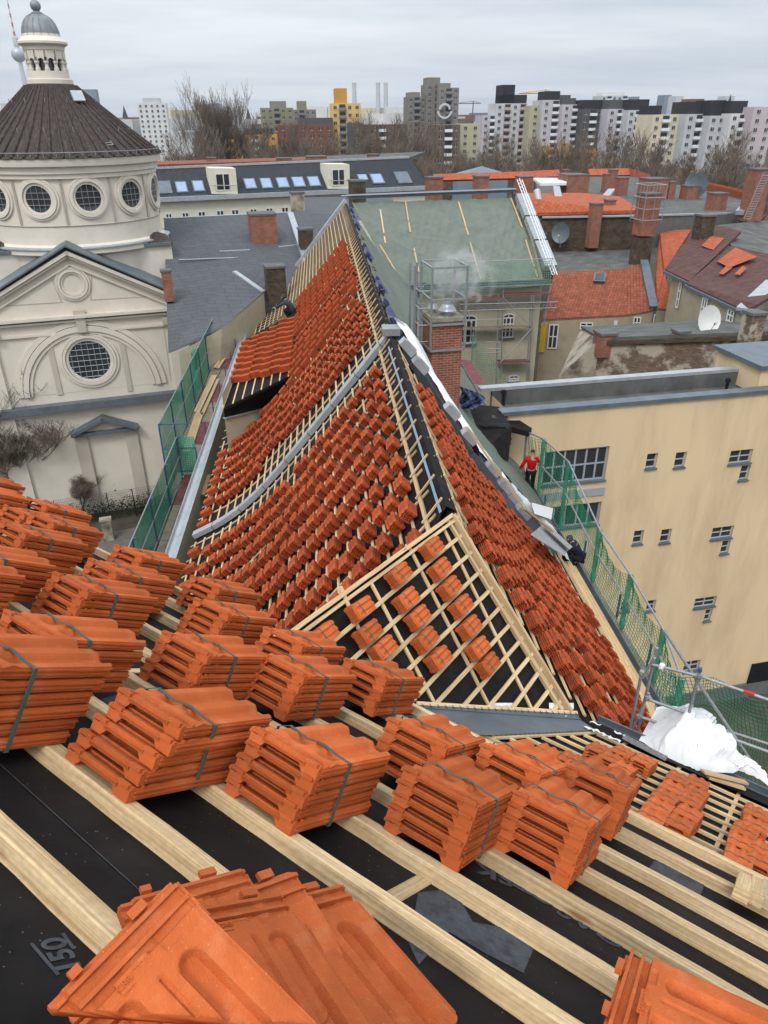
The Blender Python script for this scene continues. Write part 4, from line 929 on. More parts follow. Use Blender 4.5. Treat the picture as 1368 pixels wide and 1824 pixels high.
for p, q in [((265, 180), (296, 385)), ((262, 395), (368, 572)), ((417, 125), (448, 320)), ((462, 375), (500, 560)), ((742, 135), (802, 335)), ((812, 382), (878, 608)), ((1060, 110), (1130, 290)), ((1150, 365), (1222, 590)), ((905, 1), (905, 2))][:8]:
    beam_part('hold_down_batten', Chit(*c7(*p), .12), Chit(*c7(*q), .12), .11, .05, nC, cw, seed=int(p[0]), seg=.5)
b = MB(); b.beam(C0 + Z * .15, C1 + Z * .15, 1.1, .25, Z); b.beam(C0 + Z * .18 - nrm(C1 - C0) * .2, C1 + Z * .18, .3, .1, Z); b.build('ridge_cap', M['zincdark'], cw)
b = MB(); b.beam(C0 + V(-.5, -.8, .20), C1 + V(0, -.8, .20), .25, .06, Z); b.build('ridge_flashing', M['zinc'], cw)
b = MB()
for a_, c_ in ((0, .28), (.30, .58), (.60, .9)):
    P, Q = p10 + (p11 - p10) * a_, p10 + (p11 - p10) * c_; r_ = nrm(p10 - p00); b.prism([P + r_ * .25, P + r_ * 1.35, Q + r_ * 1.35, Q + r_ * .25], nC * .45)
b.build('verge_cap', M['zinc'], cw)
b = MB(); hv = nrm((E1 - E0) * V(1, 1, 0)); wn_ = np.cross(hv, Z); wn_ = wn_ if wn_[1] < 0 else -wn_
E0w, E1w = E0 - wn_ * .35 - hv * 1, E1 - wn_ * .35
Cb = C1 + hv * 1.2
b.quad(E0w, E1w, E1w - Z * 13, E0w - Z * 13); back = -wn_ * 11; b.poly([E1w, E1w - Z * 13, E1w - Z * 13 + back, E1w + back, C1 + hv * .6 - Z * .2]); M['oldcream'] = mat('dirty_cream_render', (0.42, 0.39, 0.29), 0.92, .10, .7, .2, 20, dirt=((.30, .29, .25), .9, .5, .75, .5))
b.build('wall', M['oldcream'], cw)
b = MB(); b.tube([E0 + wn_ * .05 - Z * .1, E1 + wn_ * .05 - Z * .1], .09, 8); b.beam(E0 - Z * .2, E1 - Z * .2, .5, .3, Z); b.build('gutter', M['zincdark'], cw)
M['glass'] = mat('dark_window_glass', (0.03, 0.035, 0.04), 0.12, .3, .8, spec=.6)
M['frame'] = mat('white_window_frame', (0.62, 0.62, 0.60), 0.6, .05, 3)
def window_on(P, X, Y, Nn, w, h, parent, name='window', rows=2, cols=2, fr=.07, framem='frame', arch=False, sill=True, glassm='glass', deep=0):
    P0_ = P; P = P - Nn * deep
    "recessed casement: frame + bars as one part, glass pane below it"
    m = MB(); hw, hh = w / 2, h / 2
    def R_(x0, x1, y0, y1, z, mm=m): mm.box(P + X * (x0 + x1) / 2 + Y * (y0 + y1) / 2 + Nn * z, X * abs(x1 - x0) / 2, Y * abs(y1 - y0) / 2, Nn * .025)
    R_(-hw, hw, -hh, -hh + fr, .03); R_(-hw, hw, hh - fr, hh, .03); R_(-hw, -hw + fr, -hh + fr, hh - fr, .03); R_(hw - fr, hw, -hh + fr, hh - fr, .03)
    for c in range(1, cols): x = -hw + w * c / cols; R_(x - fr * .45, x + fr * .45, -hh + fr, hh - fr, .032)
    for r in range(1, rows): y = -hh + h * r / rows; R_(-hw + fr, hw - fr, y - fr * .35, y + fr * .35, .034)
    if arch:
        n = 10; pts = [P + X * (hw * math.cos(math.pi * k / n)) + Y * (hh + hw * .5 * math.sin(math.pi * k / n)) for k in range(n + 1)]
        for a_, c_ in zip(pts[:-1], pts[1:]): m.beam(a_ + Nn * .05, c_ + Nn * .05, fr, .05, Nn)
        m.beam(P + Y * hh + Nn * .05, P + Y * (hh + hw * .5) + Nn * .05, fr * .7, .05, Nn)
    o = m.build(name, M[framem], parent)
    g = MB(); g.quad(P - X * hw - Y * hh + Nn * .012, P + X * hw - Y * hh + Nn * .012, P + X * hw + Y * hh + Nn * .012, P - X * hw + Y * hh + Nn * .012)
    if arch: g.poly([q + Nn * .011 for q in pts])
    g.build('pane', M[glassm], o)
    if sill: s_ = MB(); s_.box(P - Y * (hh + .02 if deep else hh + .05) + Nn * (.1 if not deep else deep / 2 + .03), X * (hw + (.03 if deep else .08)), Nn * (.12 if not deep else deep / 2 + .06), Y * .035); s_.build('sill', M['zincdark'], o)
    return o
wP = lambda u, v: hit(u, v, wn_, E0w)
for x0, y0, x1, y1, ar in [(750, 850, 852, 1000, True), (1000, 835, 1082, 965, True), (1045, 1205, 1108, 1230, True)]:
    a_, c_ = wP(*c7(x0, y1)), wP(*c7(x1, y0)); window_on((a_ + c_) / 2 + wn_ * .01, hv, Z, wn_, abs((c_ - a_) @ hv), abs(c_[2] - a_[2]), cw, arch=ar, rows=3 if y0 < 1100 else 1, cols=3, fr=.11)
b = MB(); a_, c_ = wP(*c7(1205, 880)), wP(*c7(1205, 1220))
# ---- scaffold in front of the cross wing
def pipe_obj(segs, r, name, label, cat, m='steel', group=None, extra=None):
    o = thing(name, label, cat, segs[0][0] - Z * 0, group); k = 0
    for nm, L_ in {'pole': segs}.items():
        for p, q in L_[:99]: b = MB(); b.tube([p, q], r, 6); b.build(nm, M[m], o)
    return o
sP = lambda u, v, d=1.0: hit(u, v, wn_, E0w + wn_ * d)
sc = thing('scaffold', 'grey tube scaffold with red deck and green net on the cream building', 'scaffold', sP(900, 680))
for p, q in [((1015, 640), (1000, 1210)), ((985, 700), (970, 1240)), ((1200, 700), (1165, 1225)), ((1300, 640), (1260, 900)), ((750, 700), (745, 1100)), ((830, 930), (820, 1130)), ((1185, 700), (1155, 1225))]:
    b = MB(); b.tube([sP(*c7(*p)), sP(*c7(*q))], .05, 6); b.build('pole', M['steel'], sc)
for p, q in [((750, 760), (1345, 745)), ((750, 800), (1340, 780)), ((760, 855), (1000, 850)), ((1015, 720), (1190, 905)), ((1190, 905), (995, 1115)), ((760, 700), (835, 930)), ((1000, 1050), (880, 1060)), ((750, 505), (1320, 480)), ((750, 660), (1310, 640)), ((915, 990), (1000, 990)), ((920, 1030), (1000, 1030))]:
    b = MB(); b.tube([sP(*c7(*p), 1.1), sP(*c7(*q), 1.1)], .035, 6); b.build('rail', M['steel'], sc)
for k in range(16):
    x = 760 + k * 36; b = MB(); b.tube([sP(*c7(x, 758), 1.1), sP(*c7(x + 18, 796), 1.1), sP(*c7(x + 36, 757), 1.1)], .02, 5); b.build('lattice', M['steel'], sc)
for y, xa, xb, mm in ((695, 1015, 1300, 'deck'), (720, 700, 1015, 'deck'), (905, 755, 1190, 'decktimber'), (1105, 985, 1170, 'deck')):
    b = MB(); P, Q = sP(*c7(xa, y), .7), sP(*c7(xb, y - (xb - xa) * .03), .7); b.beam(P, Q, .7, .06, Z); b.build('deck', M[mm], sc)
b = MB(); P, Q = sP(*c7(505, 545), 1.2), sP(*c7(1320, 480), 1.2); b.grid(lambda i, j: P + (Q - P) * i - Z * (2.1 - .25 * i) * j - Z * .15 * math.sin(i * 9) ** 2 * (1 - j), 30, 4); b.build('safety_net', M['netlight'], sc)
b = MB(); b.grid(lambda i, j: (lambda A_, B_: A_ + (B_ - A_) * j)(sP(*c7(828 + 205 * i, 930 + 280 * i), 1.2 + 2 * i), sP(*c7(815 + 215 * i, 1130 + 105 * i), 1.2 + 2 * i)), 8, 4); b.build('safety_net', M['netlight'], sc)
b = MB(); b.quad(*[drop(*c7(*p), 13.2) for p in [(740, 1095), (815, 1100), (900, 1245), (790, 1245)]]); b.build('deck', M['deck'], sc)
# aluminium lattice mast and ladder on the far right verge
b = MB()
vt = lambda x, y: hit(*c7(x, y), nC, C0 + nC * 1.0)
for k in range(3):
    o_ = [(1098, 0), (1128, 0), (1112, -8)][k]; b.tube([vt(o_[0], 0 + o_[1]), vt(o_[0] + 215, 580 + o_[1])], .035, 5)
for k in range(26):
    f_ = k / 26; b.tube([vt(1098 + 215 * f_, 580 * f_), vt(1128 + 215 * (f_ + .02), 580 * (f_ + .02)), vt(1098 + 215 * (f_ + .04), 580 * (f_ + .04))], .02, 4)
tag(b.build('roof_ladder', M['white']), 'white lattice ladder lying up the right verge of the green tarpaulin', 'ladder')

# ================================================================ BRICK CHIMNEY with cage and vapour
M['brickred'] = brick_mat('red_brick', (.30, .085, .045), (.22, .055, .032), (.26, .22, .18), .25, .083, .012, grime=.35)
pb = prof_hit(778, 690, 'R', 0)[2]; d0 = math.hypot(pb[0], pb[1])
def at_d(u, v, d=d0): return far(u, v, d)
ch = thing('brick_chimney', 'tall red brick chimney with a steaming steel cowl inside a tube cage', 'chimney', pb)
ct = at_d(786, 570, d0); cx = V(pb[0], pb[1], 0) + V(.0, .3, 0); zt_ = ct[2] + .0; X1, Y1 = az(78), az(-12); hwX, hwY = .52, .62
ctr = far(787, 600, d0 + .4); ctr = V(ctr[0], ctr[1], 0)
b = MB(); b.box(ctr + Z * ((zt_ - 16) / 2 ), X1 * hwX, Y1 * hwY, Z * ((zt_ + 16) / 2)); b.build('shaft', M['brickred'], ch)
b = MB(); b.box(ctr + Z * (zt_ + .06), X1 * (hwX + .04), Y1 * (hwY + .04), Z * .06); b.build('cap_slab', mat('mossy_concrete', (.22, .20, .16), .95, .3, 5), ch)
b = MB(); b.lathe(ctr + Z * (zt_ + .12) + X1 * .1 - Y1 * .2, [(.13, 0), (.13, .25), (.30, .16), (.16, .36), (.16, .5), (.13, .5)], 20); b.lathe(ctr + Z * (zt_ + .12) - X1 * .28 + Y1 * .25, [(.1, 0), (.1, .2), (.2, .14), (.12, .3), (.12, .34)], 16); b.build('cowl', M['zinc'], ch)
cg = MB(); zc, zb_ = zt_ + 1.75, zt_ - .9
cs = [ctr + X1 * (a_ * (hwX + .06)) + Y1 * (c_ * (hwY + .06)) for a_, c_ in ((-1, -1), (1, -1), (1, 1), (-1, 1))]
for p in cs: cg.tube([p + Z * zb_, p + Z * zc], .04, 4)
for z_ in (zc, zt_ + .75, zt_ - .05, zb_):
    for i in range(4): cg.beam(cs[i] + Z * z_, cs[(i + 1) % 4] + Z * z_, .05, .07, Z)
for dx in (-.5, -.95):
    p = cs[0] * .5 + cs[3] * .5 + X1 * dx * .5; cg.tube([p - Y1 * .3 + Z * (zb_ - 2), p - Y1 * .3 + Z * zc], .035, 4); cg.tube([p + Y1 * .3 + Z * (zb_ - 2), p + Y1 * .3 + Z * (zc)], .035, 4)
for k in range(8): z_ = zb_ - 2 + k * .55; p = cs[0] * .5 + cs[3] * .5 - X1 * .3; cg.tube([p - Y1 * .35 + X1 * .3 + Z * z_, p - Y1 * .35 + Z * z_, p + Y1 * .35 + Z * z_, p + Y1 * .35 + X1 * .3 + Z * z_], .025, 4)
cg.build('service_cage', M['steel'], ch)
vm = bpy.data.materials.new('vapour'); vm.use_nodes = True; vt_ = vm.node_tree; vt_.nodes.remove(vt_.nodes['Principled BSDF']); pv = N(vt_, 'ShaderNodeVolumePrincipled'); pv.inputs['Color'].default_value = (.95, .95, .95, 1)
tcv = N(vt_, 'ShaderNodeTexCoord'); nv = N(vt_, 'ShaderNodeTexNoise'); nv.inputs['Scale'].default_value = 2.0; nv.inputs['Detail'].default_value = 8; nv.inputs['Roughness'].default_value = .62; vt_.links.new(tcv.outputs['Object'], nv.inputs['Vector'])
mrv = N(vt_, 'ShaderNodeMapRange'); mrv.inputs[1].default_value = .47; mrv.inputs[2].default_value = .68; mrv.inputs[4].default_value = 6.0; vt_.links.new(nv.outputs[0], mrv.inputs[0]); mpv = N(vt_, 'ShaderNodeMapping'); mpv.inputs['Scale'].default_value = (1 / 1.35, 1 / .9, 1 / 1.25); mpv.inputs['Location'].default_value = (.15, 0, -.72); vt_.links.new(tcv.outputs['Object'], mpv.inputs[0]); gv = N(vt_, 'ShaderNodeTexGradient', gradient_type='SPHERICAL'); vt_.links.new(mpv.outputs[0], gv.inputs[0]); mm2 = N(vt_, 'ShaderNodeMath', operation='MULTIPLY'); vt_.links.new(mrv.outputs[0], mm2.inputs[0]); vt_.links.new(gv.outputs[1], mm2.inputs[1]); vt_.links.new(mm2.outputs[0], pv.inputs['Density']); vt_.links.new(pv.outputs[0], vt_.nodes['Material Output'].inputs['Volume'])
b = MB(); base = ctr + Z * (zt_ + .6) + X1 * .1 - Y1 * .2
base = base - Z * .35; pts = [base, base + V(.0, .1, .4), base + V(.1, .2, .9), base + V(.5, .4, 1.2), base + V(1.0, .6, 1.2), base + V(1.7, .8, 1.0)]; b.tube(pts, [.2, .5, .95, 1.2, 1.1, .7], 16)
o = b.build('steam', vm, None); kind(o, 'stuff'); tag(o, 'thin white vapour drifting right from the chimney cowl', 'steam')
# ================================================================ LEFT SCAFFOLD
sl = thing('scaffold', 'blue framed scaffold with green netting and red decks along the left eave', 'scaffold', un(-5.4, 26, -24))
def lpole(p, q, name='pole', m='bluesteel', r=.03): b = MB(); b.tube([p, q], r, 6); b.build(name, M[m], sl)
secs = [(24.6, 44, -6.0, -4.86, -9.5, -11.35), (8, 24.6, -5.45, -4.84, -10.0, -11.5)]
for t0, t1, xo, xi, zt1, zd in secs:
    n_ = max(2, int((t1 - t0) / 2.25)); 
    for k in range(n_ + 1):
        t = t0 + (t1 - t0) * k / n_
        for x in (xo, xi + .02): lpole(un(x, t, zd - 12), un(x, t, zt1 + (.0 if x == xo else -.9)))
        lpole(un(xo, t, zd), un(xi, t, zd), 'ledger'); lpole(un(xo, t, zt1), un(xo + .12, t, zt1), 'ledger')
    for z_ in (zt1, (zt1 + zd) / 2, zd): lpole(un(xo, t0, z_), un(xo, t1, z_), 'guard_rail', 'steel', .025)
    for k in range(n_):
        ta, tb_ = t0 + (t1 - t0) * k / n_, t0 + (t1 - t0) * (k + 1) / n_
        for j, mm in ((0, 'decktimber' if k % 3 else 'deck'), (1, 'deck' if k % 2 else 'decktimber')):
            w_ = (xi - xo - .1) / 2; x = xo + .08 + w_ * (j + .5); b = MB(); b.beam(un(x, ta + .02, zd + .03), un(x, tb_ - .02, zd + .03), w_ * K * .92, .06, Z); b.build('deck', M[mm], sl)
    lpole(un(xo, t0, zt1), un(xi, t0, zt1), 'end_rail'); lpole(un(xo, t0, (zt1 + zd) / 2), un(xi, t0, (zt1 + zd) / 2), 'end_rail')
    b = MB(); b.grid(lambda i, j: un(xo - .03 - .10 * math.sin(j * 3.14) * abs(math.sin(i * n_ * 3.14)), t0 + (t1 - t0) * i, zt1 - (zt1 - zd + .9) * j), n_ * 8, 10); b.build('safety_net', M['netalpha'], sl, smooth=True, angle=180)
    b = MB(); b.grid(lambda i, j: un(xo + (xi - xo) * i, t0 - .03 - .05 * math.sin(i * 6), zt1 - (zt1 - zd) * j), 8, 6); b.build('end_net', M['netalpha'], sl) if t0 < 20 else None
    b = MB(); b.grid(lambda i, j: un(xo + (xi - xo) * i, t1, zt1 - (zt1 - zd) * j), 8, 6); b.build('end_net', M['netalpha'], sl)
b = MB(); b.grid(lambda i, j: un(-6.1 - .12 * math.sin(i * 21), 33.5 + .02 * i - 1.6 * (1 - i) * (j - .5), -9.5 - 1.7 * j), 14, 6); b.build('bunched_net', M['netalpha'], sl)
def plank_pile(name, label, plist, grp=None, m='wood'):
    for i, (p, q, w_, h_) in enumerate(plist):
        b = MB(); b.beam(p, q, w_, h_, Z); o = b.build(name, M[m]); tag(o, label[i], 'plank', grp)
LP_ = [((385, 668), (362, 690)), ]
sc_pl = []
for (u0, v0, u1, v1, lab) in [(402, 634, 388, 655, 'short plank farthest along the left scaffold deck'), (396, 633, 383, 654, 'short plank left of the farthest one on the scaffold deck'), (384, 668, 352, 735, 'long plank in the middle of the left scaffold deck, right hand one'), (379, 668, 348, 733, 'long plank in the middle of the scaffold deck, left hand one'), (389, 674, 360, 738, 'long plank closest to the eave in the middle of the scaffold deck'), (355, 735, 332, 804, 'wide pale board behind the blue scaffold end frame'), (330, 900, 300, 985, 'long plank on the nearest left scaffold deck, reaching the tile bundles'), (324, 900, 294, 980, 'long plank beside the other nearest one on the scaffold deck'), (372, 845, 362, 880, 'short batten standing at the zinc gutter')]:
    b = MB(); b.beam(drop(u0, v0, 11.22 * K if v0 < 890 else 11.5 * K), drop(u1, v1, 11.22 * K if v0 < 890 else 11.5 * K), .16 if 'wide' not in lab else .4, .05, Z); tag(b.build('plank', M['wood']), lab, 'plank', 'planks on the left scaffold')
# ================================================================ RIGHT SCAFFOLD
sr = thing('scaffold', 'tube scaffold with drooping green net along the right eave', 'scaffold', drop(1060, 1040, GZ))
def solve_h(B, v):
    h = 0
    while h < 6:
        P = B + Z * h; d = P @ FW
        if V0 - F * (P @ UP) / d < v: break
        h += .02
    return h
rb = [(930, 860, 770), (958, 885, 783), (998, 940, 823), (1055, 1034, 945), (1107, 1117, 1026), (1163, 1213, 1124), (1195, 1290, 1210)]
RB = []; 
for u, v, vt1 in rb:
    B = drop(u, v, 11.1 * K); h = solve_h(B, vt1); RB.append((B, h)); b = MB(); b.tube([B - Z * 12, B + Z * h], .045, 6); b.build('pole', M['steel'], sr)
def dark(n): return n
for (B0, h0), (B1, h1) in zip(RB[:-1], RB[1:]):
    for f_ in (1, .55): b = MB(); b.tube([B0 + Z * h0 * f_, B1 + Z * h1 * f_], .03, 6); b.build('guard_rail', M['steel'], sr)
    b = MB(); b.beam(B0 + BX * .5 - Z * 1.3, B1 + BX * .5 - Z * 1.3, .7, .05, Z); b.build('deck', M['decktimber'], sr)
def net_geo(fn, nu, nv, r, mesh=None):
    m = mesh or MB(); G = [[fn(i / nu, j / nv) for j in range(nv + 1)] for i in range(nu + 1)]
    for i in range(nu + 1): m.tube(G[i], r, 3, cap=False)
    for j in range(nv + 1): m.tube([G[i][j] for i in range(nu + 1)], r, 3, cap=False)
    return m
nt = MB()
for k, ((B0, h0), (B1, h1)) in enumerate(zip(RB[:-1], RB[1:])):
    L_ = np.linalg.norm(B1 - B0); sag = .32 if k >= 2 else .12
    def fn(i, j):
        T_ = (B0 + Z * h0) * (1 - i) + (B1 + Z * h1) * i - Z * sag * math.sin(i * math.pi) * (1.25 if k == 3 else 1); L2 = (B0 * (1 - i) + B1 * i) - Z * .25; P = T_ * (1 - j) + L2 * j
        return P + BX * (.16 * math.sin(j * math.pi) + .02 * math.sin(i * 30 + j * 9))
    net_geo(fn, int(L_ / .115), int(h0 / .115) + 2, .0075, nt)
nt.build('safety_net', M['greennet'], sr)
for k, (B0, h0) in enumerate(RB[1:]): # net gathered round the posts
    b = MB(); b.grid(lambda i, j: B0 + Z * (h0 * (1 - j)) + AX * (.09 * math.sin(i * 6.3) * (1 + .3 * math.sin(j * 14))) + BX * (.07 * math.cos(i * 6.3)), 10, 16); b.build('gathered_net', M['netalpha'], sr)
# lower levels seen through the net towards the courtyard
for lv in range(1, 4):
    for (B0, h0), (B1, h1) in zip(RB[:4], RB[1:5]):
        b = MB(); b.beam(B0 + BX * .5 - Z * (.3 + 2 * lv), B1 + BX * .5 - Z * (.3 + 2 * lv), .8, .06, Z); b.build('deck', M['deck' if lv % 2 else 'decktimber'], sr)
for B0, h0 in RB[:5]: b = MB(); b.tube([B0 + BX * 1.0 - Z * 12, B0 + BX * 1.0 - Z * .6], .04, 6); b.build('pole', M['bluesteel'], sr)
# near frame over the gutter of the lower roof
gN = nrm(hb); gO = Pg0 + gN * .45
nf = thing('scaffold', 'near galvanised tube frame with wide meshed green net above the white sheet heap', 'scaffold', gO - Z * 12)
G5 = lambda x, y, d=0: hit(960 + x * .2982, 1100 + y * .2982, gN, gO + gN * d)
def npipe(p, q, name='tube', r=.024, m='steel', d=0.0): b = MB(); b.tube([G5(*p, d), G5(*q, d)], r, 10); return b.build(name, M[m], nf, smooth=True, angle=60)
for p, q, d in [((615, 322), (540, 690), 0), ((690, 240), (618, 360), 0), ((705, 180), (590, 680), .05), ((655, 275), (960, 352), 0), ((640, 485), (905, 578), 0), ((600, 592), (700, 625), 0), ((655, 450), (560, 660), .03), ((960, 318), (888, 605), 0)]: npipe(p, q, d=d)
for p, q, d in [((945, 345), (1480, 530), .1), ((1000, 668), (1480, 842), .1), ((1155, 862), (1480, 992), .1), ((880, 600), (1480, 790), .6), ((950, 385), (1430, 1100), .15), ((750, 80), (950, 385), .5)]: npipe(p, q, 'rail', .024, d=d)
b = MB(); pA, pB = G5(1222, 440, .1), G5(1288, 462, .1); b.tube([pA, pB], .0275, 10); b.build('red_band', mat('red_marking', (.45, .03, .03), .5, .1, 5), nf)
for p in [(960, 350), (735, 292), (615, 330), (650, 480), (895, 580), (600, 590)]:
    b = MB(); P = G5(*p, .0); b.box(P, XA * .035, Z * .035, gN * .035); b.tube([P - gN * .06, P + gN * .06], .018, 6); b.build('coupler', M['steel'] if p != (735, 292) else M['white'], nf)
b = MB(); P = G5(960, 322, 0); b.tube([P, P + Z * .06], .03, 8); b.build('post_cap', M['bluesteel'], nf)
def fn1(i, j):
    x0 = 700 + 700 * i; yt = 288 + (x0 - 700) * .30 + 30 * math.sin(i * 9.4); P = G5(x0, yt, .12); Q = G5(x0 - 40, yt + 470 + i * 160, .9); return P * (1 - j) + Q * j + gN * (.25 * math.sin(j * 3.1)) + XA * .03 * math.sin(j * 9 + i * 20)
net_geo(fn1, 34, 22, .0055).build('safety_net', M['greennet'], nf)
# heap of white sheeting on the gutter
heap = MB(); hp = [Bhit(1148, 1302, .1), Bhit(1200, 1325, .1), Bhit(1255, 1352, .1), Bhit(1310, 1378, .1), Bhit(1372, 1412, .05)]
_rc = random.Random(21); CRE = [(_rc.gauss(0, 1), _rc.gauss(0, 1), _rc.random() * 6, .5 + _rc.random()) for _ in range(11)]
def crumple(x, y, k=1.0):
    v = 0
    for n_, (a_, c_, ph, w_) in enumerate(CRE):
        f_ = (1.0, 1.7, 2.9, 4.6)[n_ % 4] * k; q = (x * a_ + y * c_) * f_ * 2 + ph + .6 * math.sin(x * c_ * 3 + y * 2 + ph); v += w_ * (abs((q / math.pi) % 2 - 1)) / (.6 + f_ * .8)
    return min(1.3, max(-.3, (v / 3.2 - .6) * 3.2 + .5))
def hf(i, j):
    P = along(hp, i); w_ = .74 * (math.sin(min(1, i * 1.15 + .12) * math.pi) ** .6) * (1 - .45 * i) + .05; a_ = (j - .45) * 2
    hgt = .30 * (math.sin(min(1, i * 1.25 + .12) * math.pi) ** .7 if i < .72 else .28 * (1.2 - i)) * max(0, 1 - abs(a_) ** 2.2)
    c_ = crumple(i * 3.6, j * 2.0); c2 = crumple(j * 5 + 5, i * 8)
    ed = min(1, 6 * i, 6 * (1 - i)) * max(0, 1 - abs(a_)) ** .5; hgt *= min(1, 5 * i)
    return P + gN * (a_ * w_ + .10 + .10 * ed * (c2 - .5)) + Z * (hgt * (.40 + .80 * c_) + .10 * ed * c2 + .03) + XA * (.16 * ed * (c2 - .5))
heap.grid(hf, 130, 60); tag(heap.build('sheet_heap', M['white'], smooth=True, angle=28), 'crumpled heap of white sheeting lying on the gutter at the right edge', 'sheeting')
for i, (u0, v0, u1, v1, lab) in enumerate([(1252, 1372, 1330, 1392, 'upper pale board end sticking out under the white sheet heap'), (1262, 1382, 1326, 1402, 'lower pale board end sticking out under the white sheet heap')]):
    b = MB(); b.beam(Bhit(u0, v0, .12 - i * .05), Bhit(u1, v1, .12 - i * .05), .12, .03, nB); tag(b.build('plank', M['wood']), lab, 'plank', 'boards under the white sheet heap')

# ================================================================ BLACK-WRAPPED DORMER and blue tarp on the right
bd = thing('wrapped_dormer', 'dormer wrapped in black membrane with a flat overhanging top, above the red jacket', 'dormer', drop(885, 800, 11.5))
dB = 23.5 * K * .98
c6 = lambda x, y: (600 + x * .2632, 560 + y * .2632)
fd = lambda x, y, d: far(*c6(x, y), d)
T_ = [fd(905, 690, 27), fd(985, 672, 28), fd(1235, 715, 27.3), fd(1320, 770, 26.6), fd(1300, 792, 26.2), fd(1185, 762, 25.6), fd(1000, 760, 25.2), fd(925, 735, 25.6)]
b = MB(); b.prism(T_, -Z * .22); b.build('flat_top', M['membrane'], bd)
lo = [fd(1150, 1000, 25.2), fd(960, 830, 24.6)]
b = MB(); b.prism([fd(925, 740, 25.4), fd(1185, 765, 25.6), fd(1160, 1000, 24.8), fd(1010, 900, 24.4), fd(950, 800, 24.8)], AX * 2.2 ); b.build('cheek', M['membrane'], bd)
for (x, y, s_) in ((1110, 810, 1), (1150, 890, .6), (1045, 700, .7), (1140, 715, .6)):
    P = fd(x, y, 25.0 if y > 760 else 26.4); X_, Y_ = (nrm(fd(x + 10, y + 1, 25) - fd(x, y, 25)), Z) if y > 760 else (nrm(az(80)), nrm(az(-10)))
    nn_ = -np.cross(X_, Y_) if y > 760 else Z
    b = MB(); b.poly([P + (X_ * a_ + Y_ * c_) * s_ * .3 + (nn_ * .5 if y > 760 else Z * .03) for a_, c_ in ((-1, .3), (.2, .9), (1, .6), (.7, -.1), (.9, -.9), (.3, -.4), (-.3, -.2), (-.2, .3))]); b.build('printed_emblem', M['print'], bd)
b = MB(); b.grid(lambda i, j: fd(815 + 160 * i + 30 * math.sin(j * 5), 480 + 60 * i + 150 * j * (1 - .3 * i), 27 - 1.5 * j + .5 * wrinkle(i * 4, j * 4)), 20, 14); tag(b.build('blue_tarp', M['bluetarp'], smooth=True, angle=180), 'crumpled dark blue and green tarpaulin left of the flat yellow building roof', 'tarpaulin')
M['slateblack'] = M['membrane']

# ================================================================ PEOPLE
SK = mat('skin', (.45, .27, .19), .6, .05, 8)
def skin_mesh(name, joints, edges, m, root=0, sub=2):
    me = bpy.data.meshes.new(name); me.from_pydata([j[0] for j in joints], edges, []); o = bpy.data.objects.new(name, me); COL.objects.link(o)
    md = o.modifiers.new('skin', 'SKIN'); sv = me.skin_vertices[0].data
    for i, j in enumerate(joints): sv[i].radius = (j[1], j[1] if len(j) < 3 else j[2]); sv[i].use_root = (i == root)
    s2 = o.modifiers.new('sub', 'SUBSURF'); s2.levels = sub; s2.render_levels = sub
    dg = bpy.context.evaluated_depsgraph_get(); dg.update(); nm = bpy.data.meshes.new_from_object(o.evaluated_get(dg)); bpy.data.objects.remove(o)
    nm.materials.clear(); nm.materials.append(m); nm.polygons.foreach_set('use_smooth', [True] * len(nm.polygons)); nm.name = name; return nm
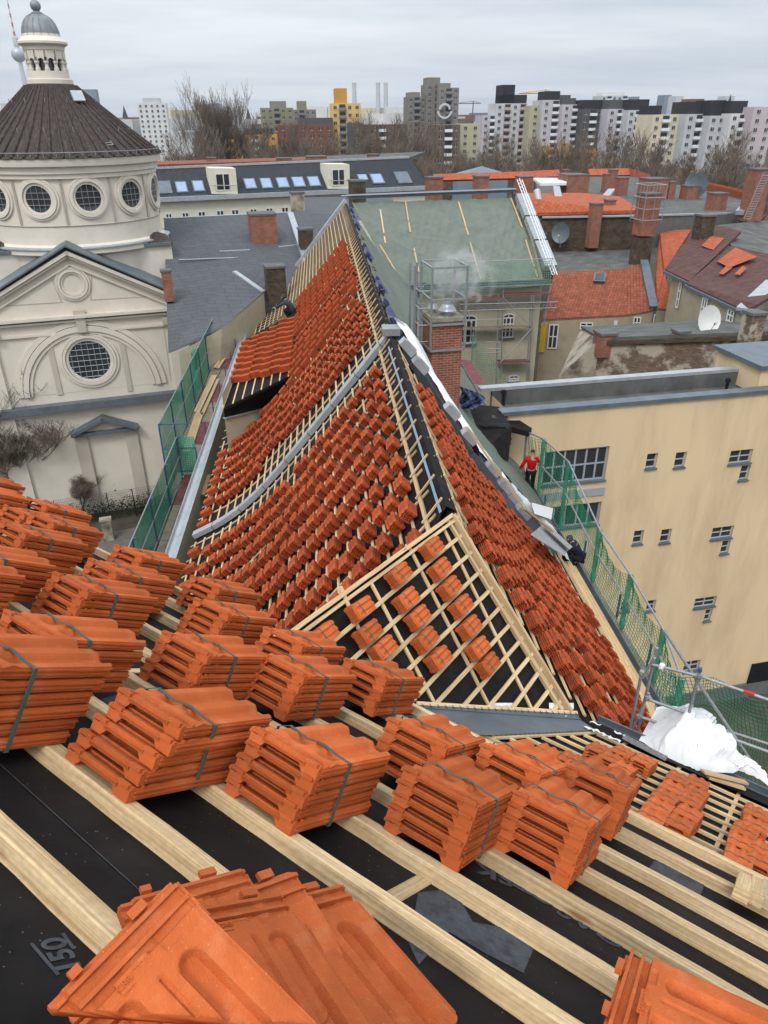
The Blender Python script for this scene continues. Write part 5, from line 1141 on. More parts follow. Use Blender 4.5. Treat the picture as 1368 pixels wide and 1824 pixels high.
def person(label, P, face, pose, cols, hood=False, scale=1.0):
    "pose: dict of joint positions in metres (x right, y forward, z up from the ground)"
    f_ = nrm(face * V(1, 1, 0)); X = np.cross(f_, Z); root = bpy.data.objects.new('person', None); COL.objects.link(root); root.empty_display_size = .2
    root.matrix_world = frame4(P, X * scale, f_ * scale, Z * scale); tag(root, label, 'person')
    p = {k: Vector(v) for k, v in pose.items()}
    J = [(p['pelvis'], .13, .10), (p['waist'], .125, .09), (p['chest'], .155, .105), (p['neck'], .058), (p['head'] - (p['head'] - p['neck']) * .35, .062), (p['head'], .088, .095), (p['head'] + (p['head'] - p['neck']).normalized() * .09, .07, .075)]
    E_ = [(0, 1), (1, 2), (2, 3), (3, 4), (4, 5), (5, 6)]
    def chain(start, pts):
        last = start
        for q, r in pts: J.append((q, r)); E_.append((last, len(J) - 1)); last = len(J) - 1
        return last
    hands = {}
    for s_ in 'lr':
        chain(0, [(p['hip_' + s_], .095), (p['knee_' + s_], .058), (p['ankle_' + s_], .04), (p['toe_' + s_], .035)])
        e = chain(2, [(p['sh_' + s_], .062), (p['elbow_' + s_], .042), (p['wrist_' + s_], .028), (p['hand_' + s_], .034, )]); hands[s_] = e
        d = (p['hand_' + s_] - p['wrist_' + s_]).normalized(); sd_ = d.cross(Vector((0, 0, 1)) if abs(d.z) < .9 else Vector((0, 1, 0))).normalized()
        for k in range(4): b0 = p['hand_' + s_] + d * .03 + sd_ * (k - 1.5) * .018; L_ = (.06, .072, .068, .052)[k]; chain(e, [(b0, .009), (b0 + d * L_ * .55 + Vector((0, 0, -.004)), .008), (b0 + d * L_ + Vector((0, 0, -.012)), .006)])
        chain(e, [(p['hand_' + s_] + sd_ * -.035 + d * .005, .010), (p['hand_' + s_] + sd_ * -.05 + d * .035, .008)])
    child(skin_mesh('body', J, E_, SK), 'body', root)
    # face: eyes, nose and mouth side looks along the head's front
    hd = p['head']; fw = Vector(pose.get('look', (0, 1, 0))).normalized(); sd_ = fw.cross(Vector((0, 0, 1))).normalized()
    fb = MB(); fb.box(np.array(hd + fw * .105 - Vector((0, 0, .01))), V(.011, 0, 0), np.array(fw) * .016, V(0, 0, .022)); fb.box(np.array(hd + fw * .095 - Vector((0, 0, .05))), np.array(sd_) * .022, np.array(fw) * .006, V(0, 0, .004))
    for e_ in (-1, 1): fb.box(np.array(hd + fw * .096 + sd_ * .032 * e_ + Vector((0, 0, .015))), np.array(sd_) * .012, np.array(fw) * .005, V(0, 0, .006)); fb.box(np.array(hd + sd_ * .092 * e_), np.array(sd_) * .008, np.array(fw) * .018, V(0, 0, .028))
    fo = fb.build('face', SK, None, matrix=Matrix.Identity(4)); fo.parent = root; fo.matrix_local = Matrix.Identity(4)
    jm, tm_, hm, sm = cols
    JJ = [(p['pelvis'] + Vector((0, 0, .02)), .165, .13), (p['waist'], .16, .125), (p['chest'], .185, .14), (p['neck'] - (p['neck'] - p['chest']) * .25, .085)]
    EE = [(0, 1), (1, 2), (2, 3)]
    for s_ in 'lr':
        k = len(JJ); JJ += [(p['sh_' + s_], .088), (p['elbow_' + s_], .068), (p['wrist_' + s_], .05)]; EE += [(2, k), (k, k + 1), (k + 1, k + 2)]
    child(skin_mesh('jacket', JJ, EE, jm), 'jacket', root)
    JJ = [(p['pelvis'], .145, .115)]; EE = []
    for s_ in 'lr': k = len(JJ); JJ += [(p['hip_' + s_], .11), (p['knee_' + s_], .082), (p['ankle_' + s_] + (p['knee_' + s_] - p['ankle_' + s_]) * .08, .062)]; EE += [(0, k), (k, k + 1), (k + 1, k + 2)]
    child(skin_mesh('trousers', JJ, EE, tm_), 'trousers', root)
    for s_ in 'lr':
        a_, t_ = p['ankle_' + s_], p['toe_' + s_]; h_ = a_ - (t_ - a_).normalized() * .05; h_.z = t_.z
        child(skin_mesh('shoe', [(h_, .045), ((h_ + t_) / 2 + Vector((0, 0, .01)), .05), (t_ + (t_ - a_).normalized() * .06, .04)], [(0, 1), (1, 2)], sm), 'shoe', root)
    up_ = (p['head'] - p['neck']).normalized(); 
    if hood: child(skin_mesh('hood', [(p['neck'], .09), (p['head'] - fw * .03, .118), (p['head'] + up_ * .10 - fw * .02, .09)], [(0, 1), (1, 2)], hm), 'hood', root)
    else: child(skin_mesh('hair', [(p['head'] - fw * .05 - Vector((0, 0, .02)), .085), (p['head'] - fw * .03 + Vector((0, 0, .06)), .098), (p['head'] + fw * .03 + Vector((0, 0, .09)), .06)], [(0, 1), (1, 2)], hm), 'hair', root)
    return root
stand = dict(pelvis=(0, 0, .95), waist=(0, 0, 1.1), chest=(0, .01, 1.34), neck=(0, .02, 1.5), head=(0, .05, 1.66), hip_l=(-.1, 0, .9), hip_r=(.1, 0, .9), knee_l=(-.11, .03, .5), knee_r=(.11, .05, .5), ankle_l=(-.12, -.02, .09), ankle_r=(.12, .0, .09), toe_l=(-.14, .13, .05), toe_r=(.15, .15, .05), sh_l=(-.2, 0, 1.42), sh_r=(.2, 0, 1.42), elbow_l=(-.33, -.02, 1.17), elbow_r=(.32, -.02, 1.17), wrist_l=(-.42, .06, .97), wrist_r=(.42, .04, .96), hand_l=(-.45, .09, .90), hand_r=(.45, .06, .89), look=(.1, .9, -.35))
squat = dict(pelvis=(0, -.12, .42), waist=(0, -.04, .56), chest=(0, .14, .78), neck=(0, .25, .92), head=(0, .34, 1.03), hip_l=(-.1, -.1, .42), hip_r=(.1, -.1, .42), knee_l=(-.17, .28, .52), knee_r=(.17, .30, .50), ankle_l=(-.14, .02, .10), ankle_r=(.14, .04, .1), toe_l=(-.16, .17, .05), toe_r=(.16, .19, .05), sh_l=(-.19, .17, .86), sh_r=(.19, .17, .86), elbow_l=(-.28, .42, .72), elbow_r=(.26, .42, .70), wrist_l=(-.2, .64, .62), wrist_r=(.14, .64, .55), hand_l=(-.19, .71, .60), hand_r=(.12, .71, .52), look=(0, .8, -.6))
red = mat('red_padded_jacket', (.42, .008, .012), .45, .12, 9, .6, 7, stretch=(1, 1, 4)); blk = M['black']; dgrey = mat('dark_grey_hood', (.045, .05, .055), .8, .2, 8); navy = mat('navy_jacket', (.012, .014, .03), .6, .2, 8); hair = mat('short_brown_hair', (.07, .045, .03), .8, .2, 20)
Pm = drop(942, 879, 11.15 * K)
person('man in a red padded jacket and black trousers standing on the right eave scaffold', Pm, az(5), stand, (red, blk, hair, blk), scale=1.03)
Pc = drop(1026, 1012, 10.95 * K)
person('crouching roofer in dark jacket with grey hood, reaching towards the metal sheet', Pc, az(-68), squat, (navy, blk, dgrey, blk), hood=True)
Pf = prof_hit(520, 572, 'L', .1)[2]
person('roofer in dark grey hooded top bending over the rolled membrane on the far slope', Pf, az(-80), squat, (dgrey, blk, dgrey, blk), hood=True, scale=1.25)
Pq = drop(352, 634, 11.8 * K); person('figure in black clothing behind the green net on the left scaffold', Pq, az(-150), stand, (blk, blk, blk, blk), hood=True, scale=.9)
# ================================================================ GROUND
M['ground'] = mat('courtyard_ground', (0.075, 0.065, 0.052), 0.95, .4, .5, .3, 4, dirt=((.05, .06, .03), .12, .45, .6, .8))
b = MB(); b.quad(V(-6000, -300, -GZ), V(6000, -300, -GZ), V(6000, 9000, -GZ), V(-6000, 9000, -GZ)); kind(b.build('ground', M['ground']), 'structure')
G = lambda u, v, z=GZ: drop(u, v, z)
def vproj(P): d = P @ FW; return U0 + F * (P @ RT) / d, V0 - F * (P @ UP) / d
# ================================================================ YELLOW BUILDING
yX = az(78); yN = np.cross(yX, Z); yN = yN if yN[1] < 0 else -yN; yO = G(1300, 1243)
yh = lambda u, v, d=0: hit(u, v, yN, yO + yN * d)
M['yellow'] = mat('yellow_render', (0.65, 0.50, 0.315), 0.92, .07, .35, .2, 40, dirt=((.36, .26, .155), .7, .46, .78, .6), stretch=(1, 1, .22))
M['flatroof'] = mat('grey_bitumen_roof', (0.095, 0.10, 0.095), 0.9, .3, .9, .2, 8, dirt=((.19, .19, .17), .8, .5, .72, .6))
M['greyplinth'] = mat('grey_plinth', (.12, .12, .12), .9, .15, 2)
yT = yh(1368, 693)[2]; yL = yh(905, 738)
yL = V(yL[0], yL[1], yT); yR = yL + yX * 24
yb = thing('yellow_building', 'plain yellow rendered building with scattered small windows on the right', 'building', V(yO[0], yO[1], -GZ))
c8 = lambda x, y: (800 + x * .4152, 640 + y * .4152)
YW = [(r, 1, 2, 'window', .05) for r in [(840, 402, 898, 470), (962, 396, 1022, 466), (785, 732, 838, 795), (901, 726, 957, 790), (733, 1037, 778, 1085), (842, 1031, 890, 1083)]] + [(a_[:4], a_[4], a_[5], 'window', .05) for a_ in [(1196, 384, 1306, 452, 2, 2), (1240, 453, 1296, 520, 1, 2), (1120, 713, 1224, 775, 2, 2), (1160, 776, 1210, 836, 1, 2), (1047, 1015, 1150, 1070, 2, 2), (1090, 1071, 1132, 1125, 1, 2), (1000, 1288, 1080, 1345, 2, 2)]] + [((395, 372, 690, 545), 6, 2, 'glazed_wall', .08), ((395, 610, 655, 735), 5, 1, 'glazed_wall', .08)]
def yrect(r): P, Q = yh(*c8(r[0], r[3])), yh(*c8(r[2], r[1])); return (P - yL) @ yX, (Q - yL) @ yX, P[2], Q[2]
b = MB(); RC = [yrect(w_[0]) for w_ in YW]; xs_ = sorted({0, 24} | {q for r in RC for q in r[:2]}); zs_ = sorted({-GZ, float(yL[2])} | {float(q) for r in RC for q in r[2:]}); yp = lambda x, z, d=0: V(yL[0], yL[1], 0) + yX * x + Z * z + yN * d
for x0, x1 in zip(xs_[:-1], xs_[1:]):
    for z0_, z1_ in zip(zs_[:-1], zs_[1:]):
        if not any(r[0] - 1e-6 < (x0 + x1) / 2 < r[1] and r[2] < (z0_ + z1_) / 2 < r[3] for r in RC): b.quad(yp(x0, z0_), yp(x1, z0_), yp(x1, z1_), yp(x0, z1_))
for r in RC:
    for (xa, za), (xb, zb) in (((r[0], r[2]), (r[0], r[3])), ((r[0], r[3]), (r[1], r[3])), ((r[1], r[3]), (r[1], r[2])), ((r[1], r[2]), (r[0], r[2]))): b.quad(yp(xa, za), yp(xb, zb), yp(xb, zb, -.2), yp(xa, za, -.2))
bk = G(826, 692, -yT - .32); back_d = (bk - yL) @ (-yN)
yLb, yRb = yL - yN * back_d, yR - yN * back_d
b.quad(yLb, yL, V(yL[0], yL[1], -GZ), V(yLb[0], yLb[1], -GZ)); b.build('wall', M['yellow'], yb)
b = MB(); b.quad(yL - Z * .45 - yN * .3, yR - Z * .45 - yN * .3, yRb - Z * .45 + yN * .2, yLb - Z * .45 + yN * .2)
b.build('flat_roof', M['flatroof'], yb)
b = MB(); b.beam(yL + yN * .05 - yX * .3 - yN * .18, yR - yN * .13, .5, .16, Z); b.build('parapet_cap', M['zincdark'], yb)
b = MB(); b.beam(yLb + Z * .32 - yX * .5, yRb + Z * .32, .4, .14, Z); b.build('parapet_cap', M['zinc'], yb)
b = MB(); b.beam(yLb + Z * .16 + yN * .1, yRb + Z * .16 + yN * .1, .2, .9, Z); b.build('upstand', M['flatroof'], yb)
P = yh(1314, 640); 
q0 = G(1346, 703, -yT + .4); b = MB(); b.prism([q0, q0 + yX * 8, q0 + yX * 8 - yN * 3, q0 - yN * 3], Z * 1.1); b.build('roof_block', M['yellow'], yb)
b = MB(); q1 = q0 + Z * 1.1; b.prism([q1 + yN * .15 - yX * .15, q1 + yX * 8, q1 + yX * 8 - yN * 3.2, q1 - yN * 3.2 - yX * .15], Z * .18); b.build('block_cap', M['zincdark'], yb)
for u, v in ((896, 722), (1292, 700)):
    P = G(u, v, -yT + .4); b = MB(); b.tube([P, P + Z * .55], .07, 8); b.lathe(P + Z * .5, [(.1, 0), (.12, .05), (.1, .14), (0, .18)], 10); b.build('vent_pipe', M['black'], yb)
M['gframe'] = mat('grey_window_frame', (.30, .33, .36), .5, .05, 3); M['wframe'] = mat('pale_grey_frame', (.42, .43, .43), .6, .05, 3)
for r, (px_, cl, rw_, nm_, f_) in zip(RC, YW): window_on(yp((r[0] + r[1]) / 2, (r[2] + r[3]) / 2), yX, Z, yN, r[1] - r[0], r[3] - r[2], yb, nm_, rw_, cl, f_, 'gframe' if nm_ == 'glazed_wall' else 'wframe', deep=.15)
P, Q = yh(*c8(395, 608)), yh(*c8(668, 547)); b = MB(); b.box((P + Q) / 2 + yN * .03, yX * abs((Q - P) @ yX) / 2, yN * .03, Z * abs(Q[2] - P[2]) / 2); b.build('spandrel', M['gframe'], yb)
b = MB(); P, Q = yh(1180, 1222), yh(1368, 1262); b.box(V((yL + yR)[0] / 2, (yL + yR)[1] / 2, -GZ + .45) + yN * .06, yX * 12, yN * .06, Z * .45); b.build('plinth', M['greyplinth'], yb)
P = yh(1352, 1215); b = MB(); b.box(P + yN * .05, yX * .8, yN * .04, Z * 1.4); b.build('door', M['black'], yb)
# ================================================================ OLD HOUSES ON THE RIGHT
M['redtile'] = brick_mat('old_red_roof_tiles', (.22, .065, .036), (.31, .095, .05), (.12, .04, .025), .26, .36, .02, offset=0, grime=.4, bump=.6)
M['orangetile'] = brick_mat('orange_roof_tiles', (.42, .115, .05), (.34, .08, .035), (.24, .06, .03), .26, .38, .02, offset=0, grime=.2, bump=.6)
M['browntile'] = brick_mat('brown_roof_tiles', (.085, .045, .04), (.13, .06, .05), (.05, .03, .026), .26, .36, .02, offset=0, grime=.35, bump=.6)
M['oldplaster'] = mat('weathered_plaster', (.36, .32, .25), .95, .15, 1.2, .4, 8, dirt=((.07, .055, .045), .5, .48, .62, .9))
M['oldbrick'] = brick_mat('crumbling_brick_wall', (.16, .07, .05), (.24, .17, .12), (.16, .14, .11), .25, .085, .02, grime=.5, dirt=((.40, .36, .29), .45, .5, .56, .95), gscale=.9)
M['darkbrick'] = brick_mat('dark_mossy_brick', (.085, .06, .04), (.13, .09, .055), (.05, .045, .035), .25, .085, .02, grime=.6, dirt=((.24, .22, .17), .5, .6, .7, .7))
M['beige'] = mat('beige_render', (.34, .29, .21), .92, .1, 1, .2, 15, dirt=((.2, .17, .12), .7, .5, .75, .5))
def FP(*a): return [far(u, v, d) for u, v, d in a]
def wall_down(b, P, Q, h): b.quad(P, Q, Q - Z * h, P - Z * h)
c6_ = lambda x, y, d: far(920 + x * .3275, 290 + y * .3275, d)
def house(name, label, polys, walls, loc, tile, wallm):
    o = thing(name, label, 'house', loc)
    for i, pl in enumerate(polys):
        b = MB(); pts = pl[1]; b.prism(pts, -Z * .2); b.build(pl[2] if len(pl) > 2 else 'roof', M[pl[0]], o)
    b = MB()
    for P, Q, h in walls: wall_down(b, P, Q, h)
    if walls: b.build('wall', M[wallm], o)
    return o
A0, A1, A2, A3 = c6_(140, 850, 64), c6_(610, 825, 65), c6_(575, 575, 71), c6_(205, 595, 71)
B0, B1, B2 = c6_(745, 800, 66), c6_(692, 545, 72), c6_(575, 575, 71)
def gone(P, z): return V(P[0], P[1], z)
h1 = house('house', 'low house with weathered red tile roof and one skylight behind the scaffolded wall', [('redtile', [A0, A1, A2, A3]), ('redtile', [A1, B0, B1, B2]), ('flatroof', FP() + [A3, A2, B1, c6_(690, 470, 80), c6_(180, 485, 80)], 'flat_roof')], [(A0 + Z * -.1, A1 - Z * .1, 9), (A1, B0 - Z * .1, 9)], gone(A0, -GZ), 'redtile', 'beige')
def hp_(P, Q):      # wall frame from two eave points
    X = nrm((Q - P) * V(1, 1, 0)); n = np.cross(X, Z); n = n if n[1] < 0 else -n; return X, n
X_, n_ = hp_(A0, A1)
def wwin(par, P0, X, n, x0, y0, x1, y1, cols=2, rows=2, sc_=.3275, o=(920, 290), **k):
    P, Q = hit(o[0] + x0 * sc_, o[1] + y1 * sc_, n, P0), hit(o[0] + x1 * sc_, o[1] + y0 * sc_, n, P0)
    return window_on((P + Q) / 2, X, Z, n, abs((Q - P) @ X), abs(Q[2] - P[2]), par, rows=rows, cols=cols, fr=.1, sill=False, **k)
for w in [(165, 878, 232, 1010), (342, 868, 418, 905), (525, 858, 550, 905), (628, 838, 680, 900)]: wwin(h1, A0 + n_ * .05, X_, n_, *w)
b = MB(); Pq, Qq = hit(920 + 120 * .3275, 290 + 1030 * .3275, n_, A0 + n_ * .1), hit(920 + 165 * .3275, 290 + 875 * .3275, n_, A0 + n_ * .1); b.box((Pq + Qq) / 2, X_ * abs((Qq - Pq) @ X_) / 2, n_ * .05, Z * abs(Qq[2] - Pq[2]) / 2); b.build('painted_panel', mat('bright_yellow_paint', (.62, .38, .02), .8, .05, 2), h1)
X_, n_ = hp_(A1, B0); wwin(h1, A1 + n_ * .05, X_, n_, 735, 820, 825, 900, 3, 1)
def skyl(par, P, nn, w=.5): b = MB(); X = nrm(np.cross(Z, nn)); Y = np.cross(nn, X); b.box(P + nn * .08, X * w, Y * w * 1.25, nn * .08); o = b.build('skylight', M['zincdark'], par); b = MB(); b.box(P + nn * .17, X * w * .75, Y * w, nn * .01); b.build('pane', M['glass'], o)
def pn(a, b_, c): n = nrm(np.cross(b_ - a, c - a)); return n if n[2] > 0 else -n
n1 = pn(A0, A1, A2); skyl(h1, hit(920 + 452 * .3275, 290 + 628 * .3275, n1, A0), n1)
b = MB(); b.beam(B0 + Z * .3, B1 + Z * .3, .7, .5, Z); b.build('verge_sheet', M['zincdark'], h1)
# narrow orange roof
o_ = [c6_(765, 790, 66), c6_(848, 795, 66), c6_(805, 590, 70), c6_(950, 362, 82), c6_(780, 368, 82), c6_(755, 610, 70)]
h2 = house('house', 'narrow house with bright orange tile roof between tall chimney and brown roofs', [('orangetile', o_)], [(o_[0], o_[1], 9)], gone(o_[0], -GZ), '', 'beige'); n2 = pn(o_[0], o_[1], o_[4]); skyl(h2, hit(920 + 790 * .3275, 290 + 645 * .3275, n2, o_[0]), n2)
# brown roofed house
R1 = [c6_(808, 578, 62), c6_(940, 642, 58), c6_(1222, 372, 70), c6_(1090, 340, 74), c6_(962, 366, 74)]
R2 = [c6_(925, 655, 57), c6_(1240, 800, 50), c6_(1310, 770, 50), c6_(1600, 600, 58), c6_(1500, 530, 66), c6_(1168, 450, 66)]
h3 = house('house', 'beige house with dark brown tile roofs patched with orange tiles', [('browntile', R1), ('browntile', R2), ('flatroof', [c6_(1168, 448, 66.5), c6_(1500, 528, 66.5), c6_(1500, 300, 95), c6_(1095, 338, 76)], 'flat_roof')], [(c6_(850, 600, 61), R1[1], 12), (R1[1], R2[0] - Z * .2, 12), (R2[0] - Z * .2, R2[1] - Z * .2, 13), (R2[1] - Z * .2, R2[1] + V(8, 2, -.2), 13)], gone(R2[0], -GZ), '', 'beige')
nR1, nR2 = pn(*R1[:3]), pn(R2[0], R2[1], R2[5])
def patch(n, P0, pts): b = MB(); b.poly([hit(920 + x * .3275, 290 + y * .3275, n, P0 + n * .03) for x, y in pts]); b.build('tile_patch', M['orangetile'], h3)
patch(nR1, R1[0], [(1005, 450), (1070, 475), (1130, 410), (1060, 398)]); patch(nR2, R2[0], [(1090, 535), (1160, 570), (1310, 510), (1190, 460)]); patch(nR2, R2[0], [(1100, 600), (1125, 607), (1175, 570), (1140, 560)]); patch(nR2, R2[0], [(1185, 605), (1215, 610), (1255, 570), (1230, 560)])
X_, n_ = hp_(c6_(850, 600, 61), R1[1])
for w in [(865, 655, 903, 785), (908, 680, 945, 835)]: wwin(h3, R1[1] + n_ * .05, X_, n_, *w, 1, 3)
X_, n_ = hp_(R2[0], R2[1])
for w in [(985, 738, 1045, 890), (1135, 805, 1190, 885)]: wwin(h3, R2[0] + n_ * .05, X_, n_, *w, 2, 3)
b = MB(); b.beam(R2[0] - Z * .1, R2[1] - Z * .1, .3, .2, Z); b.beam(R1[0] - Z * .1, R1[1] - Z * .1, .3, .2, Z); b.build('gutter', M['zincdark'], h3)
b = MB(); b.beam(R2[1] + Z * .1, c6_(1400, 640, 56), 1.0, .2, Z); b.build('verge_sheet', M['zinc'], h3)
# crumbling wall in front, with flat roofs
w0, w1 = far(1068, 606, 44), far(1500, 590, 44)
ow = thing('old_wall', 'crumbling wall of brick and peeling plaster behind the yellow building roof', 'wall', gone(w0, -GZ))
b = MB(); wall_down(b, w0, w1, 9); b.build('wall_face', M['oldbrick'], ow)
g0_ = [far(996, 670, 44.5), far(1033, 588, 52), w0 + V(.0, .1, 0), w0 - Z * 9, far(996, 670, 44.5) - Z * 6]
b = MB(); b.poly(g0_); b.build('plaster_gable', M['oldplaster'], ow)
b = MB(); b.prism([w0, w1, far(1500, 560, 55), far(1036, 586, 53)], Z * .15); b.build('flat_roof', M['flatroof'], ow)
b = MB(); b.beam(w0, w1, .4, .25, Z); b.build('wall_coping', M['darkbrick'], ow)
ndp = lambda b_, P, X, Y, w, d, h0, h1: b_.box(P + Z * (h0 + h1) / 2, X * w / 2, Y * d / 2, Z * (h1 - h0) / 2)
def chimney(uL, uR, vT, vB, d, label, m='brickred', cap=True, depth=1.0, extra=0, azm=78):
    T = far((uL + uR) / 2, vT, d); B = far((uL + uR) / 2, vB, d); w = (uR - uL) / F * (T @ FW); X, Y = az(azm), az(azm - 90)
    o = thing('chimney', label, 'chimney', V(T[0], T[1], B[2] - extra)); b = MB(); C = V(T[0], T[1], 0) + Y * w * depth / 2; b.box(C + Z * (T[2] + B[2] - extra) / 2, X * w / 2, Y * w * depth / 2, Z * (T[2] - B[2] + extra) / 2); b.build('shaft', M[m], o)
    if cap: b = MB(); b.box(C + Z * (T[2] + .06), X * (w / 2 + .06), Y * (w * depth / 2 + .06), Z * .07); b.build('cap', M['greyplinth'], o)
    return o, C + Z * T[2], w
M['greyplinth2'] = M['greyplinth']
# long dark brick party wall with flat roofs behind
p0, p1 = c6_(140, 298, 80), c6_(700, 288, 80); pw = thing('party_wall', 'long dark mossy brick wall above the flat roof of the low house', 'wall', gone(p0, -GZ)); b = MB(); wall_down(b, p0, p1, 6); wall_down(b, p1, c6_(705, 330, 76), 7); b.build('wall_face', M['darkbrick'], pw); b = MB(); b.beam(p0 + Z * .1, p1 + Z * .1, .5, .15, Z); b.beam(p1 + Z * .1, c6_(1180, 270, 86), .4, .15, Z); b.build('coping', M['zinc'], pw); b = MB(); wall_down(b, p1, c6_(1200, 275, 86), 3); b.build('side_face', M['greyplinth'], pw)
bkh = thing('flat_roofed_building', 'rear building with grey flat roof and orange tile rim carrying many chimneys', 'building', gone(c6_(400, 200, 90), -GZ))
b = MB(); b.prism([c6_(140, 290, 81), c6_(1200, 268, 86), c6_(1290, 215, 100), c6_(1035, 150, 118), c6_(620, 70, 140), c6_(100, 78, 140)], -Z * 1); b.build('flat_roof', M['flatroof'], bkh)
b = MB(); b.prism([c6_(30, 190, 82), c6_(100, 288, 80.5), c6_(680, 275, 81), c6_(560, 200, 92), c6_(350, 178, 95), c6_(60, 180, 95)], Z * .3); b.build('tile_roof', M['orangetile'], bkh)
for a_, c_ in (((100, 78, 140), (240, 72, 140)), ((400, 68, 139), (620, 66, 139)), ((620, 66, 139), (740, 100, 130)), ((1030, 142, 118), (1290, 205, 100)), ((-450, 95, 140), (100, 80, 140))):
    P, Q = c6_(*a_), c6_(*c_); b = MB(); b.prism([P, Q, Q + Z * .9 + V(0, 1.6, 0), P + Z * .9 + V(0, 1.6, 0)], V(0, .3, -.3)); b.build('tile_rim', M['orangetile'], bkh)
b = MB()
for a_, c_ in (((455, 240, 88), (515, 165, 100)), ((215, 150, 100), (240, 290, 81)), ((1210, 290, 84), (1300, 190, 92))): b.beam(c6_(*a_) + Z * .5, c6_(*c_) + Z * .5, .8, .4, Z)
b.build('firewall_cap', M['zinc'], bkh)
C6 = lambda x0, x1, y0, y1: (920 + x0 * .3275, 920 + x1 * .3275, 290 + y0 * .3275, 290 + y1 * .3275)
for r, d, lab in [((420, 476, 228, 430), 79, 'slim red brick chimney standing against the dark mossy wall'), ((497, 545, 208, 280), 85, 'small red chimney on the orange roof behind the dark wall'), ((275, 405, 70, 150), 104, 'broad low brick chimney beside the white roof sheet'), ((258, 295, 42, 75), 120, 'short brick chimney behind the broad low one'), ((483, 517, 66, 140), 108, 'narrow brick chimney left of the middle pair on the flat roof'), ((517, 557, 42, 110), 116, 'taller brick chimney with notched top in the middle of the flat roof'), ((562, 615, 86, 160), 104, 'brick chimney right of the middle pair on the flat roof'), ((722, 840, 92, 175), 100, 'wide brick chimney behind the one with the tube cage'), ((835, 875, 108, 180), 101, 'small brick chimney right of the wide one'), ((1080, 1160, 172, 268), 88, 'brick chimney near the right end of the flat roof'), ((930, 1000, 130, 190), 101, 'low brick chimney carrying two satellite dishes'), ((20, 100, 80, 150), 112, 'brick chimney stack behind the ladder on the verge'), ((1310, 1400, 40, 285), 84, 'very large brick chimney at the right edge with a ladder')]:
    chimney(*C6(*r), d, lab, extra=.6)
o, Ct, w = chimney(*C6(702, 796, 175, 400), 72, 'tall red brick chimney with tube cage around its top', extra=0)
b = MB(); C = Ct - Z * 8; b.box(C, az(78) * w * .45, az(-12) * w * .45, Z * 4.5); b.build('lower_shaft', M['darkbrick'], o)
b = MB()
for i in range(4): p = Ct + az(78) * w * .62 * (-1, 1, 1, -1)[i] + az(-12) * w * .7 * (-1, -1, 1, 1)[i]; q = Ct + az(78) * w * .62 * (1, 1, -1, -1)[i] + az(-12) * w * .7 * (-1, 1, 1, -1)[i]; b.tube([p - Z * 2.2, p + Z * .9], .04, 4); [b.tube([p + Z * z_, q + Z * z_], .035, 4) for z_ in (-2, -1.1, -.2, .8)]; b.tube([(p + q) / 2 - Z * 2, (p + q) / 2 + Z * .9], .03, 4)
b.build('cage', M['steel'], o)
for uL, uR, vT, vB, d, lab in [(1071, 1101, 598, 625, 43.8, 'stub chimney at the left corner of the crumbling wall'), (1208, 1230, 594, 610, 43.8, 'stub chimney in the middle of the crumbling wall'), (1340, 1368, 562, 605, 43, 'short mottled brick chimney at the right end of the crumbling wall'), (1252, 1278, 386, 420, 70, 'dark narrow chimney on the brown roof')]: chimney(uL, uR, vT, vB, d, lab, m='oldbrick' if 'mottled' in lab else ('darkbrick' if 'dark' in lab else 'brickred'), extra=.4)
def dish(P, r, facing, label, m='frame', lean=.5):
    o = thing('satellite_dish', label, 'satellite dish', P - Z * r * 1.5); f = nrm(facing); X = nrm(np.cross(f, Z)); Y = np.cross(X, f); b = MB(); vs = [P + f * -.0]; n = 20; fs = []
    for k, (rr_, dz) in enumerate(((.33, .03), (.66, .12), (1, .26))):
        for j in range(n): t = 2 * math.pi * j / n; vs.append(P + (X * math.cos(t) + Y * math.sin(t) * 1.1) * r * rr_ + f * r * dz)
    for j in range(n): fs.append([0, 1 + j, 1 + (j + 1) % n])
    for k in range(2):
        for j in range(n): a_ = 1 + k * n + j; c_ = 1 + k * n + (j + 1) % n; fs.append([a_, a_ + n, c_ + n, c_])
    b.add(vs, fs); b.build('reflector', M[m], o, smooth=True); b = MB(); b.tube([P - f * .05, P - f * .15 - Z * r * 1.5], r * .06, 6); b.build('mast', M['steel'], o); b = MB(); b.tube([P - Y * r + f * r * .2, P + f * r * .9 - Y * r * .3], r * .03, 4); b.tube([P + f * r * .85 - Y * r * .3, P + f * r * 1.0 - Y * r * .25], r * .09, 6); b.build('feed_arm', M['steel'], o)
dish(far(1260, 570, 46), .75, V(.25, -1, .25), 'big white satellite dish on the old flat roof'); dish(c6_(243, 380, 79), .9, V(-.5, -1, .1), 'grey satellite dish on the dark mossy wall', 'zincdark'); dish(c6_(955, 105, 104), .9, V(-1, -.35, .2), 'left grey satellite dish of the pair on the low chimney', 'zincdark'); dish(c6_(997, 128, 102), 1.25, V(-.9, -.6, .2), 'right, larger grey satellite dish of the pair', 'zincdark')
b = MB(); b.tube([c6_(110, 150, 84), c6_(125, 240, 83)], .35, 12); b.lathe(c6_(125, 240, 83) - Z * .6, [(.9, -.4), (.4, .5)], 14); tag(b.build('flue_pipe', M['zinc']), 'shiny metal flue pipe rising from a brick base beside the orange roof', 'flue')
b = MB(); b.prism([c6_(90, 95, 106), c6_(130, 125, 102), c6_(272, 122, 102), c6_(272, 97, 108)], Z * .3); tag(b.build('white_sheet', M['white']), 'white sheet lying on the flat roof beside the broad chimney', 'sheet')
b = MB(); P, Q = c6_(1255, 305, 80), c6_(1362, 55, 80)
for k in (-.35, .35): b.tube([P + az(78) * k, Q + az(78) * k], .05, 4)
